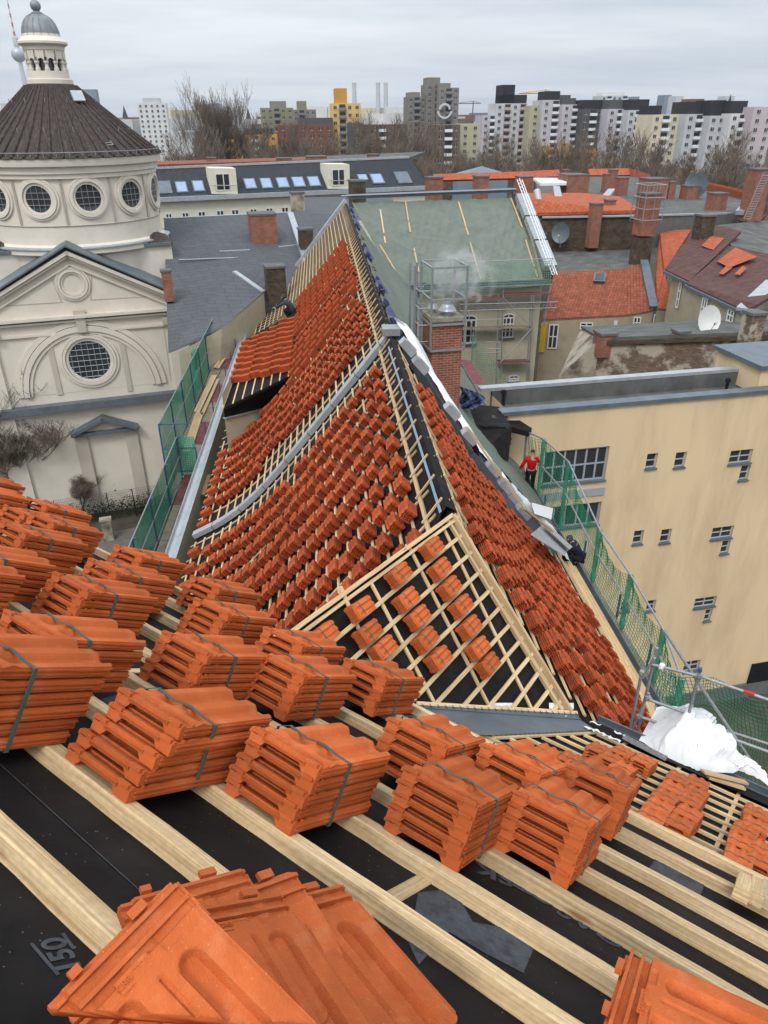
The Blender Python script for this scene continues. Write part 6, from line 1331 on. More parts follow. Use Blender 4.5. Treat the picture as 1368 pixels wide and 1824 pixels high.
for k in range(18): f_ = P + (Q - P) * k / 18; b.tube([f_ - az(78) * .35, f_ + az(78) * .35], .035, 4)
tag(b.build('roof_ladder', M['steel']), 'metal ladder leaning on the very large chimney at the right edge', 'ladder')
# ================================================================ WHITE BUILDING WITH MANSARD ROOF
c3 = lambda x, y: (280 + x * .3655, 180 + y * .3655)
M['slate'] = brick_mat('dark_grey_roof_tiles', (.036, .042, .052), (.052, .058, .068), (.018, .02, .024), .33, .42, .05, offset=.5, grime=.3, bump=.5)
M['whitewall'] = mat('cream_white_wall', (.60, .57, .47), .9, .04, 1)
m0, m1 = far(200, 357, 100), far(765, 332, 108); m3, m2 = far(200, 304, 106), far(728, 281, 113)
mb_ = thing('mansard_building', 'long cream building with dark grey mansard roof, skylights and two dormers', 'building', gone(m0, -GZ))
b = MB(); b.poly([m0, m1, m2, m3]); b.build('roof', M['slate'], mb_); mn = pn(m0, m1, m2); mX = nrm((m1 - m0) * V(1, 1, 0)); mN = np.cross(mX, Z); mN = mN if mN[1] < 0 else -mN
b = MB(); wall_down(b, m0 - mN * .4, m1 - mN * .4, 14); wall_down(b, m1 - mN * .4, m1 + V(2, 16, 0), 14); b.build('wall', M['whitewall'], mb_)
b = MB(); b.beam(m0 + Z * .1, m1 + Z * .1, .8, .5, Z); b.build('gutter', M['zinc'], mb_); b = MB(); b.beam(m3 + Z * .2, m2 + Z * .2, .5, .25, Z); b.build('ridge_cap', M['zinc'], mb_)
b = MB(); b.prism([m3, m2, m2 + V(3, 14, .2), m3 + V(3, 14, .2)], -Z * .5); b.build('flat_roof', M['flatroof'], mb_)
b = MB(); q_ = far(560, 281, 116); b.prism([m3 + V(1, 2, .25), far(560, 287, 112), far(560, 282, 122), far(200, 292, 122)], Z * .2); b.build('red_flat_roof', M['redtile'], mb_)
mh = lambda x, y, e=0: hit(*c3(x, y), mn, m0 + mn * e)
Xm = mX; Ym = nrm(np.cross(mn, Xm)); Ym = Ym if Ym[2] > 0 else -Ym
M['skyglass'] = mat('skylight_glass', (.30, .38, .52), .08, .1, 2, metal=.6)
def mwin(x0, y0, x1, y1, name, gm):
    P, Q = mh(x0, y1), mh(x1, y0); C = (P + Q) / 2; w, h = abs((Q - P) @ Xm), abs((Q - P) @ Ym); b = MB(); b.box(C + mn * .06, Xm * w / 2, Ym * h / 2, mn * .08); o = b.build(name, M['zincdark'], mb_); b = MB(); b.box(C + mn * .15, Xm * w * .4, Ym * h * .42, mn * .01); b.build('pane', M[gm], o)
for x0, y0, x1, y1 in [(97, 395, 140, 450), (180, 390, 222, 445), (433, 380, 473, 432), (513, 378, 550, 430), (592, 375, 630, 427), (668, 372, 708, 423), (745, 370, 783, 420), (983, 360, 1018, 390), (1053, 357, 1090, 407)]: mwin(x0, y0, x1, y1, 'skylight', 'skyglass')
for r in [(12, 392, 62, 455), (1177, 347, 1217, 405)]: mwin(*r, 'shuttered_skylight', 'zincdark')
for x0, y0, x1, y1 in [(265, 372, 392, 452), (830, 350, 938, 427)]:
    P, Q = mh(x0, y1), mh(x1, y1); h = 2.9; b = MB(); dd = -mN * 3.5; b.box((P + Q) / 2 + Z * h / 2 + dd / 2 + mN * .2, (Q - P) / 2, dd / 2, Z * h / 2); o = b.build('dormer', M['whitewall'], mb_)
    C = (P + Q) / 2 + Z * h * .47 + mN * .23; window_on(C, mX, Z, mN, np.linalg.norm(Q - P) * .62, h * .68, o, 'window', 1, 2, .12, sill=False)
    b = MB(); b.tube([P + mN * .6 + Z * 1.0, Q + mN * .6 + Z * 1.0], .05, 4); b.build('railing', M['steel'], o)
m0w = m0 - mN * .4
for x0, y0, x1, y1 in [(42, 545, 72, 562), (122, 540, 154, 560), (200, 535, 235, 558), (290, 530, 325, 553), (363, 526, 398, 549), (452, 522, 487, 545), (530, 518, 565, 541), (606, 514, 640, 537)]:
    P, Q = hit(*c3(x0, y1 + 15), mN, m0w + mN * .03), hit(*c3(x1, y0), mN, m0w + mN * .03); window_on((P + Q) / 2, mX, Z, mN, abs((Q - P) @ mX), abs(Q[2] - P[2]), mb_, rows=1, cols=2, fr=.13, sill=False)
for k, (u, w_) in enumerate([(510, 22), (563, 30), (665, 16)]): pass
for uL, uR, vT, vB, d, lab in [(494, 520, 283, 292, 111, 'left low brick chimney on the mansard building'), (548, 582, 280, 290, 112, 'middle low brick chimney on the mansard building'), (657, 676, 276, 285, 113, 'right low brick chimney on the mansard building'), (368, 385, 282, 292, 114, 'leftmost low brick chimney on the red flat roof')]: chimney(uL, uR, vT, vB, d, lab, extra=.3)
for uL, uR, vT, vB, d, lab, mm in [(446, 492, 384, 477, 62, 'massive red brick chimney on the grey slate roof', 'brickred'), (474, 508, 478, 508, 50, 'short sooty brick chimney near the far end of the long slope', 'darkbrick'), (534, 558, 410, 450, 60, 'dark brick chimney beside the zinc verge of the slate roof', 'darkbrick'), (626, 652, 324, 342, 66, 'small brown brick chimney behind the tarpaulin ridge', 'darkbrick'), (765, 790, 318, 334, 70, 'red chimney behind the tarpaulin ridge, left of the pair', 'brickred'), (850, 872, 316, 332, 70, 'red chimney behind the tarpaulin ridge, right of the pair', 'brickred'), (520, 542, 345, 368, 72, 'small chimney with pale slab at the top of the slate roofs', 'oldplaster'), (287, 304, 485, 505, 52, 'small brick chimney beside the church pediment', 'brickred')]: chimney(uL, uR, vT, vB, d, lab, m=mm, extra=1.2, azm=74)
# ================================================================ GREY SLATE ROOFS
s0, s1, s2, s3 = far(292, 388, 66), far(520, 377, 70), far(560, 520, 54), far(300, 630, 46)
sr_ = thing('slate_roofed_building', 'building with large plain grey slate roof between church and the long wing', 'building', gone(s3, -GZ))
M['slate2'] = brick_mat('grey_slates', (.085, .09, .10), (.095, .10, .11), (.055, .058, .065), 1.6, .45, .025, offset=.5, grime=.15, bump=.3)
b = MB(); b.poly([s0, s1, s2, s3]); b.build('roof', M['slate2'], sr_)
b = MB(); b.poly([s1, far(560, 372, 76), far(640, 385, 70), s2]); b.poly([far(520, 352, 90), far(700, 350, 90), far(700, 400, 70), far(520, 378, 74)]); b.build('rear_roof', M['slate2'], sr_)
b = MB(); b.beam(s0, s1, .4, .2, Z); b.beam(far(517, 378, 69.5), far(548, 470, 57), .5, .4, Z); b.build('ridge_cap', M['zinc'], sr_)
t0_, t1_, t2_, t3_ = far(418, 485, 52), far(325, 600, 45), far(318, 625, 43), far(470, 520, 50)
b = MB(); b.poly([t0_, t1_ + Z * .3, t2_ + Z * .2, far(395, 585, 44.5), t3_]); b.poly([t0_, t3_, far(500, 490, 56)]); b.build('lower_roof', M['slate2'], sr_)
b = MB(); b.beam(t0_ + Z * .1, t3_ + Z * .05, .35, .15, Z); b.build('hip_cap', M['zinc'], sr_)
b = MB(); b.poly([far(318, 628, 42.8), far(395, 585, 44.4), far(470, 522, 49.8), gone(far(470, 522, 49.8), -GZ), gone(far(318, 628, 42.8), -GZ)]); b.build('wall', M['render'], sr_)
nS = pn(s0, s1, s3)
for u, v in ((376, 451),): skyl(sr_, hit(u, v, nS, s0), nS, .45)
for (u0, v0, u1, v1) in ((318, 463, 425, 459), (390, 448, 445, 445), (496, 440, 530, 436)): b = MB(); b.tube([hit(u0, v0, nS, s0 + nS * .3), hit(u1, v1, nS, s0 + nS * .3)], .06, 5); b.build('snow_rail', M['steel'], sr_)
# ================================================================ CHURCH
cX = az(71); cN = np.cross(cX, Z); cN = cN if cN[1] < 0 else -cN; cO = G(150, 918)
cc = lambda x, y: (x * .3363, 380 + y * .3363)
CH = lambda x, y, d=0: hit(*cc(x, y), cN, cO + cN * d)
M['church'] = mat('pale_church_render', (.62, .57, .495), .9, .05, .7, .1, 20, dirt=((.40, .36, .29), .35, .5, .75, .4))
M['churchtrim'] = mat('greyer_church_trim', (.46, .41, .355), .9, .06, 1)
M['churchtile'] = brick_mat('dark_brown_dome_tiles', (.052, .04, .036), (.075, .058, .05), (.03, .024, .022), .45, .42, .03, offset=0, grime=.2, bump=.25)
M['lead'] = mat('lead_sheet', (.22, .235, .25), .5, .2, 2, metal=.2)
chh = thing('church', 'pale rendered church with round drum, dark conical roof, lantern and pedimented front', 'church', cO)
ax0 = CH(495, 900); aw = ax0 @ cX                                  # symmetry axis of the front
def cw_(P): return P @ cX - aw
zr = lambda x, y: CH(x, y)[2]
hwid = cw_(CH(960, 480)); zE = zr(960, 478); zA = CH(378, 150)[2]
zA = zE + (hwid) * .62
def FC(w, z, d=0): return cO + cX * (w + aw - cO @ cX) + Z * (z - cO[2]) + cN * d
apx = FC(0, zE + 1, 0)
# height of the apex from the photograph
zA = hit(115, 455, cN, cO)[2]
b = MB(); b.prism([FC(-hwid, -GZ), FC(hwid, -GZ), FC(hwid, zE), FC(0, zA), FC(-hwid, zE)], -cN * 9); b.build('front_wall', M['church'], chh)
def bandp(pts, w, dpt, m, name, par=chh):
    b = MB()
    for p, q in zip(pts[:-1], pts[1:]): b.beam(p, q, dpt, w, Z)
    return b.build(name, M[m], par)
for o_, wd, dp in ((0, .22, .55), (-.30, .14, .35), (-.85, .12, .2)):
    bandp([FC(-hwid - .3, zE + .35 + o_, dp / 2), FC(0, zA + .35 + o_, dp / 2), FC(hwid + .3, zE + .35 + o_, dp / 2)], wd, dp, 'church', 'raking_cornice')
for o_, wd, dp in ((-.15, .2, .5), (-.5, .12, .3), (-1.3, .15, .18)):
    bandp([FC(-hwid - .3, zE + o_, dp / 2), FC(hwid + .3, zE + o_, dp / 2)], wd, dp, 'church', 'cornice')
for s_ in (-1, 1):
    b = MB(); b.prism([FC(s_ * (hwid + .6), zE + .30, .7), FC(0, zA + .62, .7), FC(0, zA + .62, -11), FC(s_ * (hwid + .6), zE + .30, -9)], Z * .12); b.build('gable_roof', M['zincdark'], chh)
    b = MB(); b.box(FC(s_ * (hwid - .55), (zE - 1.4 - GZ) / 2 - .0, .12), cX * .7, cN * .12, Z * (zE - 1.4 + GZ) / 2); b.build('pilaster', M['church'], chh)
    b = MB(); b.box(FC(s_ * (hwid - .55), zE - 1.05, .3), cX * .95, cN * .3, Z * .22); b.build('capital', M['churchtrim'], chh)
def ring(cx_, cz, r0, r1, d0, d1, name, m, a0=0, a1=360, n=56):
    b = MB(); N_ = n
    for i in range(N_):
        t0, t1 = math.radians(a0 + (a1 - a0) * i / N_), math.radians(a0 + (a1 - a0) * (i + 1) / N_)
        def q(r, t, d): return FC(cx_ + r * math.sin(t), cz + r * math.cos(t), d)
        b.quad(q(r0, t0, d1), q(r0, t1, d1), q(r1, t1, d1), q(r1, t0, d1)); b.quad(q(r1, t0, d1), q(r1, t1, d1), q(r1, t1, d0), q(r1, t0, d0)); b.quad(q(r0, t0, d0), q(r0, t1, d0), q(r0, t1, d1), q(r0, t0, d1))
    return b.build(name, M[m], chh, smooth=True, angle=40)
def disc(cx_, cz, r, d, name, m, par): b = MB(); b.poly([FC(cx_ + r * math.sin(2 * math.pi * i / 40), cz + r * math.cos(2 * math.pi * i / 40), d) for i in range(40)][::-1]); return b.build(name, M[m], par)
wc = CH(476, 777); wz = wc[2]; wx = cw_(wc) * 0
rr1 = abs(cw_(CH(590, 777)) - cw_(CH(362, 777))) / 2
for r0, r1, dp in ((1.0, 1.12, .10), (1.14, 1.26, .22), (1.28, 1.40, .14)): ring(cw_(wc), wz, rr1 * r0, rr1 * r1, 0, dp, 'window_moulding', 'church')
wo = ring(cw_(wc), wz, rr1 * .97, rr1 * 1.02, 0, .06, 'round_window', 'frame'); disc(cw_(wc), wz, rr1, .03, 'pane', 'glass', wo)
b = MB()
for k in range(-3, 4):
    h_ = math.sqrt(max(0, 1 - (k / 3.6) ** 2)) * rr1; b.tube([FC(cw_(wc) + k * rr1 / 3.6, wz - h_, .06), FC(cw_(wc) + k * rr1 / 3.6, wz + h_, .06)], .022, 4)
    if abs(k) < 4: b.tube([FC(cw_(wc) - h_, wz + k * rr1 / 3.6, .06), FC(cw_(wc) + h_, wz + k * rr1 / 3.6, .06)], .022, 4)
b.build('glazing_bars', M['zinc'], wo)
pc_ = CH(385, 373); pr_ = abs(cw_(CH(480, 373)) - cw_(CH(290, 373))) / 2
for r0, r1, dp in ((.58, .70, .10), (.72, .86, .2), (.88, 1.0, .12)): ring(cw_(pc_), pc_[2], pr_ * r0, pr_ * r1, 0, dp, 'pediment_ring', 'church')
az_ = zr(495, 935); ar = abs(cw_(CH(895, 900)) - cw_(CH(95, 900))) / 2; acx = cw_(CH(495, 900))
for r0, r1, dp in ((.93, 1.0, .14), (.85, .92, .24), (.80, .84, .14)): ring(acx, az_, ar * r0, ar * r1, 0, dp, 'arch_moulding', 'church', -90, 90)
b = MB(); b.poly([FC(acx + ar * .79 * math.sin(math.radians(a_)), az_ + ar * .79 * math.cos(math.radians(a_)), .02) for a_ in range(-90, 91, 5)][::-1]); b.build('arch_panel', M['church'], chh)
for x0, y0, x1, y1 in ((262, 700, 320, 960), (640, 660, 690, 940)): P, Q = CH(x0, y0, .04), CH(x1, y1, .04); b = MB(); b.beam(P, Q, .25, .25, Z) if False else b.box(FC((cw_(P) + cw_(Q)) / 2, (P[2] + Q[2]) / 2, .05), cX * .18, cN * .04, Z * (P[2] - Q[2]) / 2); b.build('mullion_band', M['churchtrim'], chh)
P = CH(428, 568); b = MB(); b.prism([FC(cw_(P) - .38, P[2] + .75, .1), FC(cw_(P) + .38, P[2] + .75, .1), FC(cw_(P) + .26, P[2] - .75, .1), FC(cw_(P) - .26, P[2] - .75, .1)][::-1], cN * .25); b.build('keystone', M['churchtrim'], chh)
for (a_, c_, e_, f__) in (((268, 330), (25, 490), (325, 470), 0), ((485, 320), (480, 458), (780, 440), 0)):
    b = MB(); T3 = [CH(*a_, .03), CH(*c_, .03), CH(*e_, .03)]; [b.beam(p, q, .06, .08, cN) for p, q in zip(T3, T3[1:] + T3[:1])]; b.build('panel_moulding', M['churchtrim'], chh)
for pts in ([(575, 530), (815, 518)], [(20, 575), (270, 558)], [(860, 555), (935, 552), (945, 880)], [(860, 555), (905, 885)]):
    b = MB(); [b.beam(CH(*p, .03), CH(*q, .03), .06, .06, cN) for p, q in zip(pts[:-1], pts[1:])]; b.build('panel_moulding', M['churchtrim'], chh)
zc_ = zr(490, 1000)
bandp([FC(-hwid - .1, zc_ + .25, .35), FC(hwid + .1, zc_ + .25, .35)], .5, .7, 'zincdark', 'string_course_cap'); bandp([FC(-hwid, zc_ - .3, .18), FC(hwid, zc_ - .3, .18)], .25, .35, 'churchtrim', 'string_course')
# lower portal pediment
pz = [CH(372, 1165, .5), CH(540, 1075, .5), CH(730, 1125, .5)]; zb0 = pz[0][2] * .5 + pz[2][2] * .5
pcx, phw = cw_(pz[1]), (cw_(pz[2]) - cw_(pz[0])) / 2; pzA = pz[1][2]
for s_ in (-1, 1): b = MB(); b.beam(FC(pcx + s_ * phw, zb0, .4), FC(pcx, pzA, .4), .9, .25, Z); b.build('portal_roof', M['zincdark'], chh)
b = MB(); b.prism([FC(pcx - phw * .9, zb0 - .2, 0), FC(pcx + phw * .9, zb0 - .2, 0), FC(pcx, pzA - .25, 0)], cN * .3); b.build('portal_tympanum', M['churchtrim'], chh)
bandp([FC(pcx - phw, zb0 - .1, .35), FC(pcx + phw, zb0 - .1, .35)], .22, .6, 'zincdark', 'portal_sill')
for s_ in (-1, 1): b = MB(); b.box(FC(pcx + s_ * phw * .75, (zb0 - GZ) / 2, .12), cX * .45, cN * .12, Z * (zb0 - .4 + GZ) / 2); b.build('portal_pilaster', M['churchtrim'], chh)
# drum, cone, lantern
dc0 = math.hypot(cO[0], cO[1]) + 7.5
Cc = far(89, 145, dc0); Cc = V(Cc[0], Cc[1], 0)
def axz(v, u=None): # height on the drum axis seen at photo row v
    lo_, hi_ = -40, 60
    for _ in range(50):
        m_ = (lo_ + hi_) / 2; uu, vv = vproj(Cc + Z * m_)
        if vv > v: lo_ = m_
        else: hi_ = m_
    return (lo_ + hi_) / 2
pr = lambda px, v: px * ((Cc + Z * axz(v)) @ FW) / F
R_ = pr(168, 275) * .985; zc1 = axz(258)
def lth(prof, name, m, smooth=True, n=64, par=chh, ang=30): b = MB(); b.lathe(Cc, prof, n); return b.build(name, M[m], par, smooth=smooth, angle=ang)
zd = axz(285); zg = axz(440)
lth([(R_ * .90, -GZ), (R_ * .90, zd - 5.8), (R_ * .97, zd - 5.6), (R_ * .97, zd - 5.3), (R_ * .90, zd - 5.0), (R_ * .90, zd - .9), (R_ * .93, zd - .85), (R_ * .93, zd - .6), (R_ * .95, zd - .55), (R_ * .95, zd - .2), (R_ * .99, zd - .1), (R_ * 1.0, zd + .25), (R_ * 1.0, zd + .35), (0, zd + .4)], 'drum', 'church')
lth([(R_ * .985, zd - 5.28), (R_ * .985, zd - 5.2), (R_ * .9, zd - 5.1)], 'drum_flashing', 'zinc')
zt1 = axz(150); rt1 = pr(40, 150)
b = MB(); nR = 52; K_ = 26
def cone_pt(f_, a_): # slightly bell-shaped, scalloped ribs
    r = R_ * 1.01 + (rt1 - R_ * 1.01) * f_; z_ = zd + .38 + (zt1 - zd - .38) * (f_ ** 1.06); bump_ = .07 * abs(math.sin(a_ * nR / 2)) * (1 - .5 * f_); r2 = r + bump_ * (1 if f_ < .98 else 0); step = .05 * ((f_ * 22) % 1)
    return V(Cc[0] + (r2 - step) * math.sin(a_), Cc[1] + (r2 - step) * math.cos(a_), z_)
rows = []; 
for k in range(23): rows += [k / 23 + .0001, (k + 1) / 23 - .0001]
NA = nR * 4; vs = [cone_pt(f_, 2 * math.pi * j / NA) for f_ in rows for j in range(NA)]; b.add(vs, [[i * NA + j, i * NA + (j + 1) % NA, (i + 1) * NA + (j + 1) % NA, (i + 1) * NA + j] for i in range(len(rows) - 1) for j in range(NA)]); b.build('cone_roof', M['churchtile'], chh)
b = MB()
for k in range(nR): a_ = 2 * math.pi * k / nR; b.tube([cone_pt(f_, a_) + Z * .05 for f_ in (0, .33, .66, .97)], [.09, .085, .07, .05], 5)
b.build('rib_tiles', M['churchtile'], chh)
b = MB()
for fz, st in ((.03, 1), (.36, 3), (.75, 4)):
    for k in range(0, nR, st): a_ = 2 * math.pi * (k + .5) / nR; p = cone_pt(fz, a_); b.tube([p, p + Z * .28], .025, 4)
    if fz < .1: b.tube([cone_pt(fz, 2 * math.pi * k / 60) + Z * .22 for k in range(61)], .02, 4)
b.build('snow_guard', M['steel'], chh)
b = MB()    # ladder up the cone
def cpx(u, v): # point on the cone under a photo pixel
    r = ray(u, v); best = None
    for k in range(400):
        f_ = k / 400
        for _ in (0,):
            z_ = zd + .38 + (zt1 - zd - .38) * f_ ** 1.06; rad = R_ * 1.01 + (rt1 - R_ * 1.01) * f_; P = r * (z_ / r[2]) if abs(r[2]) > 1e-6 else None
            if P is not None: 
                e = abs(math.hypot(P[0] - Cc[0], P[1] - Cc[1]) - rad)
                if P @ FW > 0 and P @ FW < Cc @ FW + 2 and (best is None or e < best[0]): best = (e, P)
    return best[1]
L0, L1 = cpx(197, 264), cpx(131, 175); s_ = nrm(np.cross(L1 - L0, Z)) * .22; up_ = Z * .2
for q in (-s_, s_): b.tube([L0 + q + up_, L1 + q + up_], .035, 4)
for k in range(24): p = L0 + (L1 - L0) * k / 24 + up_; b.tube([p - s_, p + s_], .025, 4)
b.build('ladder', M['steel'], chh)
b = MB(); p = cpx(140, 180); o_n = nrm((p - Cc) * V(1, 1, 0)); b.box(p + Z * .3, s_ * 1.7, nrm(np.cross(s_, o_n + Z)) * .45, (o_n + Z) * .04); b.build('roof_hatch', M['zinc'], chh)
# round drum windows
DA = [math.atan2(*(far(u, v, 10)[:2])) for u, v in ()]
def drum_win(u, v):
    r = ray(u, v); P = None
    rr_ = R_ * .90; a_ = r[0] ** 2 + r[1] ** 2; bb = -2 * (r[0] * Cc[0] + r[1] * Cc[1]); c_ = Cc[0] ** 2 + Cc[1] ** 2 - rr_ ** 2; D = bb * bb - 4 * a_ * c_
    t = (-bb - math.sqrt(D)) / (2 * a_); return r * t
w1_ = drum_win(157, 351); w2_ = drum_win(72, 356); a1_ = math.atan2(w1_[0] - Cc[0], w1_[1] - Cc[1]); a2_ = math.atan2(w2_[0] - Cc[0], w2_[1] - Cc[1]); da = a1_ - a2_; da = (da + math.pi) % (2 * math.pi) - math.pi
wz_ = (w1_[2] + w2_[2]) / 2; rw = pr(20, 351)
nwin = max(6, round(2 * math.pi / abs(da))); 
for k in range(-4, 5):
    a_ = a1_ + k * 2 * math.pi / nwin; on_ = V(math.sin(a_), math.cos(a_), 0); tx = np.cross(on_, Z); C = Cc + on_ * (R_ * .90 + .03) + Z * wz_
    o = None
    for r0, r1, dp in ((1.0, 1.2, .08), (1.22, 1.45, .2), (1.47, 1.62, .10)):
        b = MB()
        for i in range(36):
            t0, t1 = 2 * math.pi * i / 36, 2 * math.pi * (i + 1) / 36
            def q(r, t, d): 
                x_ = r * rw * math.sin(t); return C + tx * x_ + Z * r * rw * math.cos(t) + on_ * (d - x_ * x_ / (2 * R_ * .9))
            b.quad(q(r0, t0, dp), q(r0, t1, dp), q(r1, t1, dp), q(r1, t0, dp)); b.quad(q(r1, t0, dp), q(r1, t1, dp), q(r1, t1, -.2), q(r1, t0, -.2)); b.quad(q(r0, t0, -.2), q(r0, t1, -.2), q(r0, t1, dp), q(r0, t0, dp))
        oo = b.build('round_window' if o is None else 'window_moulding', M['church'], chh if o is None else o, smooth=True, angle=40); o = o or oo
    b = MB(); b.poly([C + tx * rw * math.sin(2 * math.pi * i / 30) + Z * rw * math.cos(2 * math.pi * i / 30) + on_ * .005 - on_ * ((rw * math.sin(2 * math.pi * i / 30)) ** 2 / (2 * R_ * .9)) for i in range(30)]); b.build('pane', M['glass'], o)
    b = MB()
    for j in (-1, 0, 1): h_ = math.sqrt(1 - (j / 2.2) ** 2) * rw; b.tube([C + tx * rw * j / 2.2 - Z * h_ + on_ * .03, C + tx * rw * j / 2.2 + Z * h_ + on_ * .03], .02, 4); b.tube([C - tx * h_ + Z * rw * j / 2.2 + on_ * .03, C + tx * h_ + Z * rw * j / 2.2 + on_ * .03], .02, 4)
    b.build('glazing_bars', M['steel'], o)
    b = MB(); s2_ = rw * 1.95
    for (x0, y0), (x1, y1) in (((-1, -1), (1, -1)), ((1, -1), (1, 1)), ((1, 1), (-1, 1)), ((-1, 1), (-1, -1))):
        def q2(x_, y_): return C + tx * s2_ * x_ + Z * s2_ * 1.05 * y_ + on_ * (.02 - (x_ * s2_) ** 2 / (2 * R_ * .9))
        b.tube([q2(x0 + (x1 - x0) * f_ / 4, y0 + (y1 - y0) * f_ / 4) for f_ in range(5)], .045, 4)
    b.build('panel_moulding', M['churchtrim'], o)
# lantern
zl0, zl1, zl2 = axz(146), axz(84), axz(72); rl = pr(35, 120)
lan = lth([(rl * 1.12, zt1 - .15), (rl * 1.12, zt1 + .25), (rl * 1.0, zt1 + .3), (rl * .98, zt1 + .75), (0, zt1 + .75)], 'lantern_base', 'church', n=40)
lth([(rl * .72, zt1 + .7), (rl * .72, zl1 - .2)], 'lantern_core', 'glass', n=24, par=lan); lth([(rl * .80, zl1 - .62), (rl * .87, zl1 - .62), (rl * .87, zl1 - .1)], 'lantern_frieze', 'church', n=36, par=lan)
nc = 12
for k in range(nc):
    a_ = 2 * math.pi * (k + .3) / nc; on_ = V(math.sin(a_), math.cos(a_), 0); tx = np.cross(on_, Z); C = Cc + on_ * rl * .86
    b = MB(); b.lathe(C, [(.17, zt1 + .75), (.17, zt1 + .9), (.12, zt1 + .95), (.11, zl1 - 1.05), (.17, zl1 - .95), (.17, zl1 - .85)], 10); b.build('column', M['church'], lan)
    a2_ = 2 * math.pi * (k + .8) / nc; on2 = V(math.sin(a2_), math.cos(a2_), 0); tx2 = np.cross(on2, Z); C2 = Cc + on2 * rl * .86; hw_ = rl * .86 * math.sin(math.pi / nc); b = MB()
    arc = [(hw_ * .72 * math.cos(t), zl1 - .9 + hw_ * .72 * math.sin(t)) for t in [math.pi * i / 8 for i in range(9)]]
    for (x0, y0), (x1, y1) in zip(arc[:-1], arc[1:]): b.prism([C2 + tx2 * x0 + Z * y0 - on2 * .1, C2 + tx2 * x1 + Z * y1 - on2 * .1, C2 + tx2 * x1 * (1.4) + Z * (zl1 - .1) - on2 * .1, C2 + tx2 * x0 * 1.4 + Z * (zl1 - .1) - on2 * .1], on2 * .2)
    b.build('arch', M['church'], lan)
lth([(rl * .8, zl1 - .25), (rl * .98, zl1 - .2), (rl * 1.0, zl1), (rl * 1.18, zl1 + .15), (rl * 1.18, zl1 + .28), (rl * .9, zl2 + .2), (rl * .88, zl2 + .35)], 'lantern_cornice', 'church', n=40, par=lan)
zd0, zd1 = axz(70), axz(27); hd_ = zd1 - zd0
lth([(rl * .93, zd0), (rl * .90, zd0 + .12)] + [(rl * .86 * math.cos(math.radians(t)) ** .85 + .02, zd0 + .12 + hd_ * .98 * math.sin(math.radians(t))) for t in range(0, 90, 8)] + [(.12, zd1)], 'small_dome', 'lead', n=40, par=lan)
b = MB()
for k in range(16): a_ = 2 * math.pi * k / 16; b.tube([Cc + V(math.sin(a_), math.cos(a_), 0) * (rl * .86 * math.cos(math.radians(t)) ** .85 + .03) + Z * (zd0 + .13 + hd_ * .98 * math.sin(math.radians(t))) for t in range(0, 90, 12)], .03, 4)
b.build('dome_seam', M['lead'], lan)
zf = axz(10); lth([(.1, zd1 - .05), (.35, zd1), (.38, zd1 + .12), (.14, zd1 + .25), (.12, zd1 + .45), (.28, zd1 + .55), (.1, zd1 + .65), (.1, zf - .32)] + [(.34 * math.cos(math.radians(t)) + .001, zf + .34 * math.sin(math.radians(t))) for t in range(-70, 91, 20)], 'finial', 'lead', n=20, par=lan)
b = MB(); b.tube([Cc + Z * (zf + .3), Cc + Z * (zf + 1.6)], .03, 5); b.build('spike', M['lead'], lan)
# brown tiled side roofs and walls between front and drum
for lab_, q in (('R', [(610, 180), (915, 155), (880, 110), (770, 78), (545, 165)]), ('L', [(-60, 215), (250, 185), (120, 130), (20, 108), (-60, 130)])):
    pts = [CH(x, y, -3.0 if i < 2 else -5.5) for i, (x, y) in enumerate(q)]; b = MB(); b.prism(pts, -Z * .15); b.build('side_roof', M['churchtile'], chh)
    P, Q = CH(q[0][0], q[0][1] + 12, -3.2), CH(q[1][0] - 8, q[1][1] + 14, -3.2); b = MB(); b.prism([P, Q, gone(Q, -GZ), gone(P, -GZ)], -cN * 4); b.build('side_wall', M['church'], chh); b = MB(); b.beam(P + Z * .25, Q + Z * .25, .5, .2, Z); b.build('side_gutter', M['zincdark'], chh)
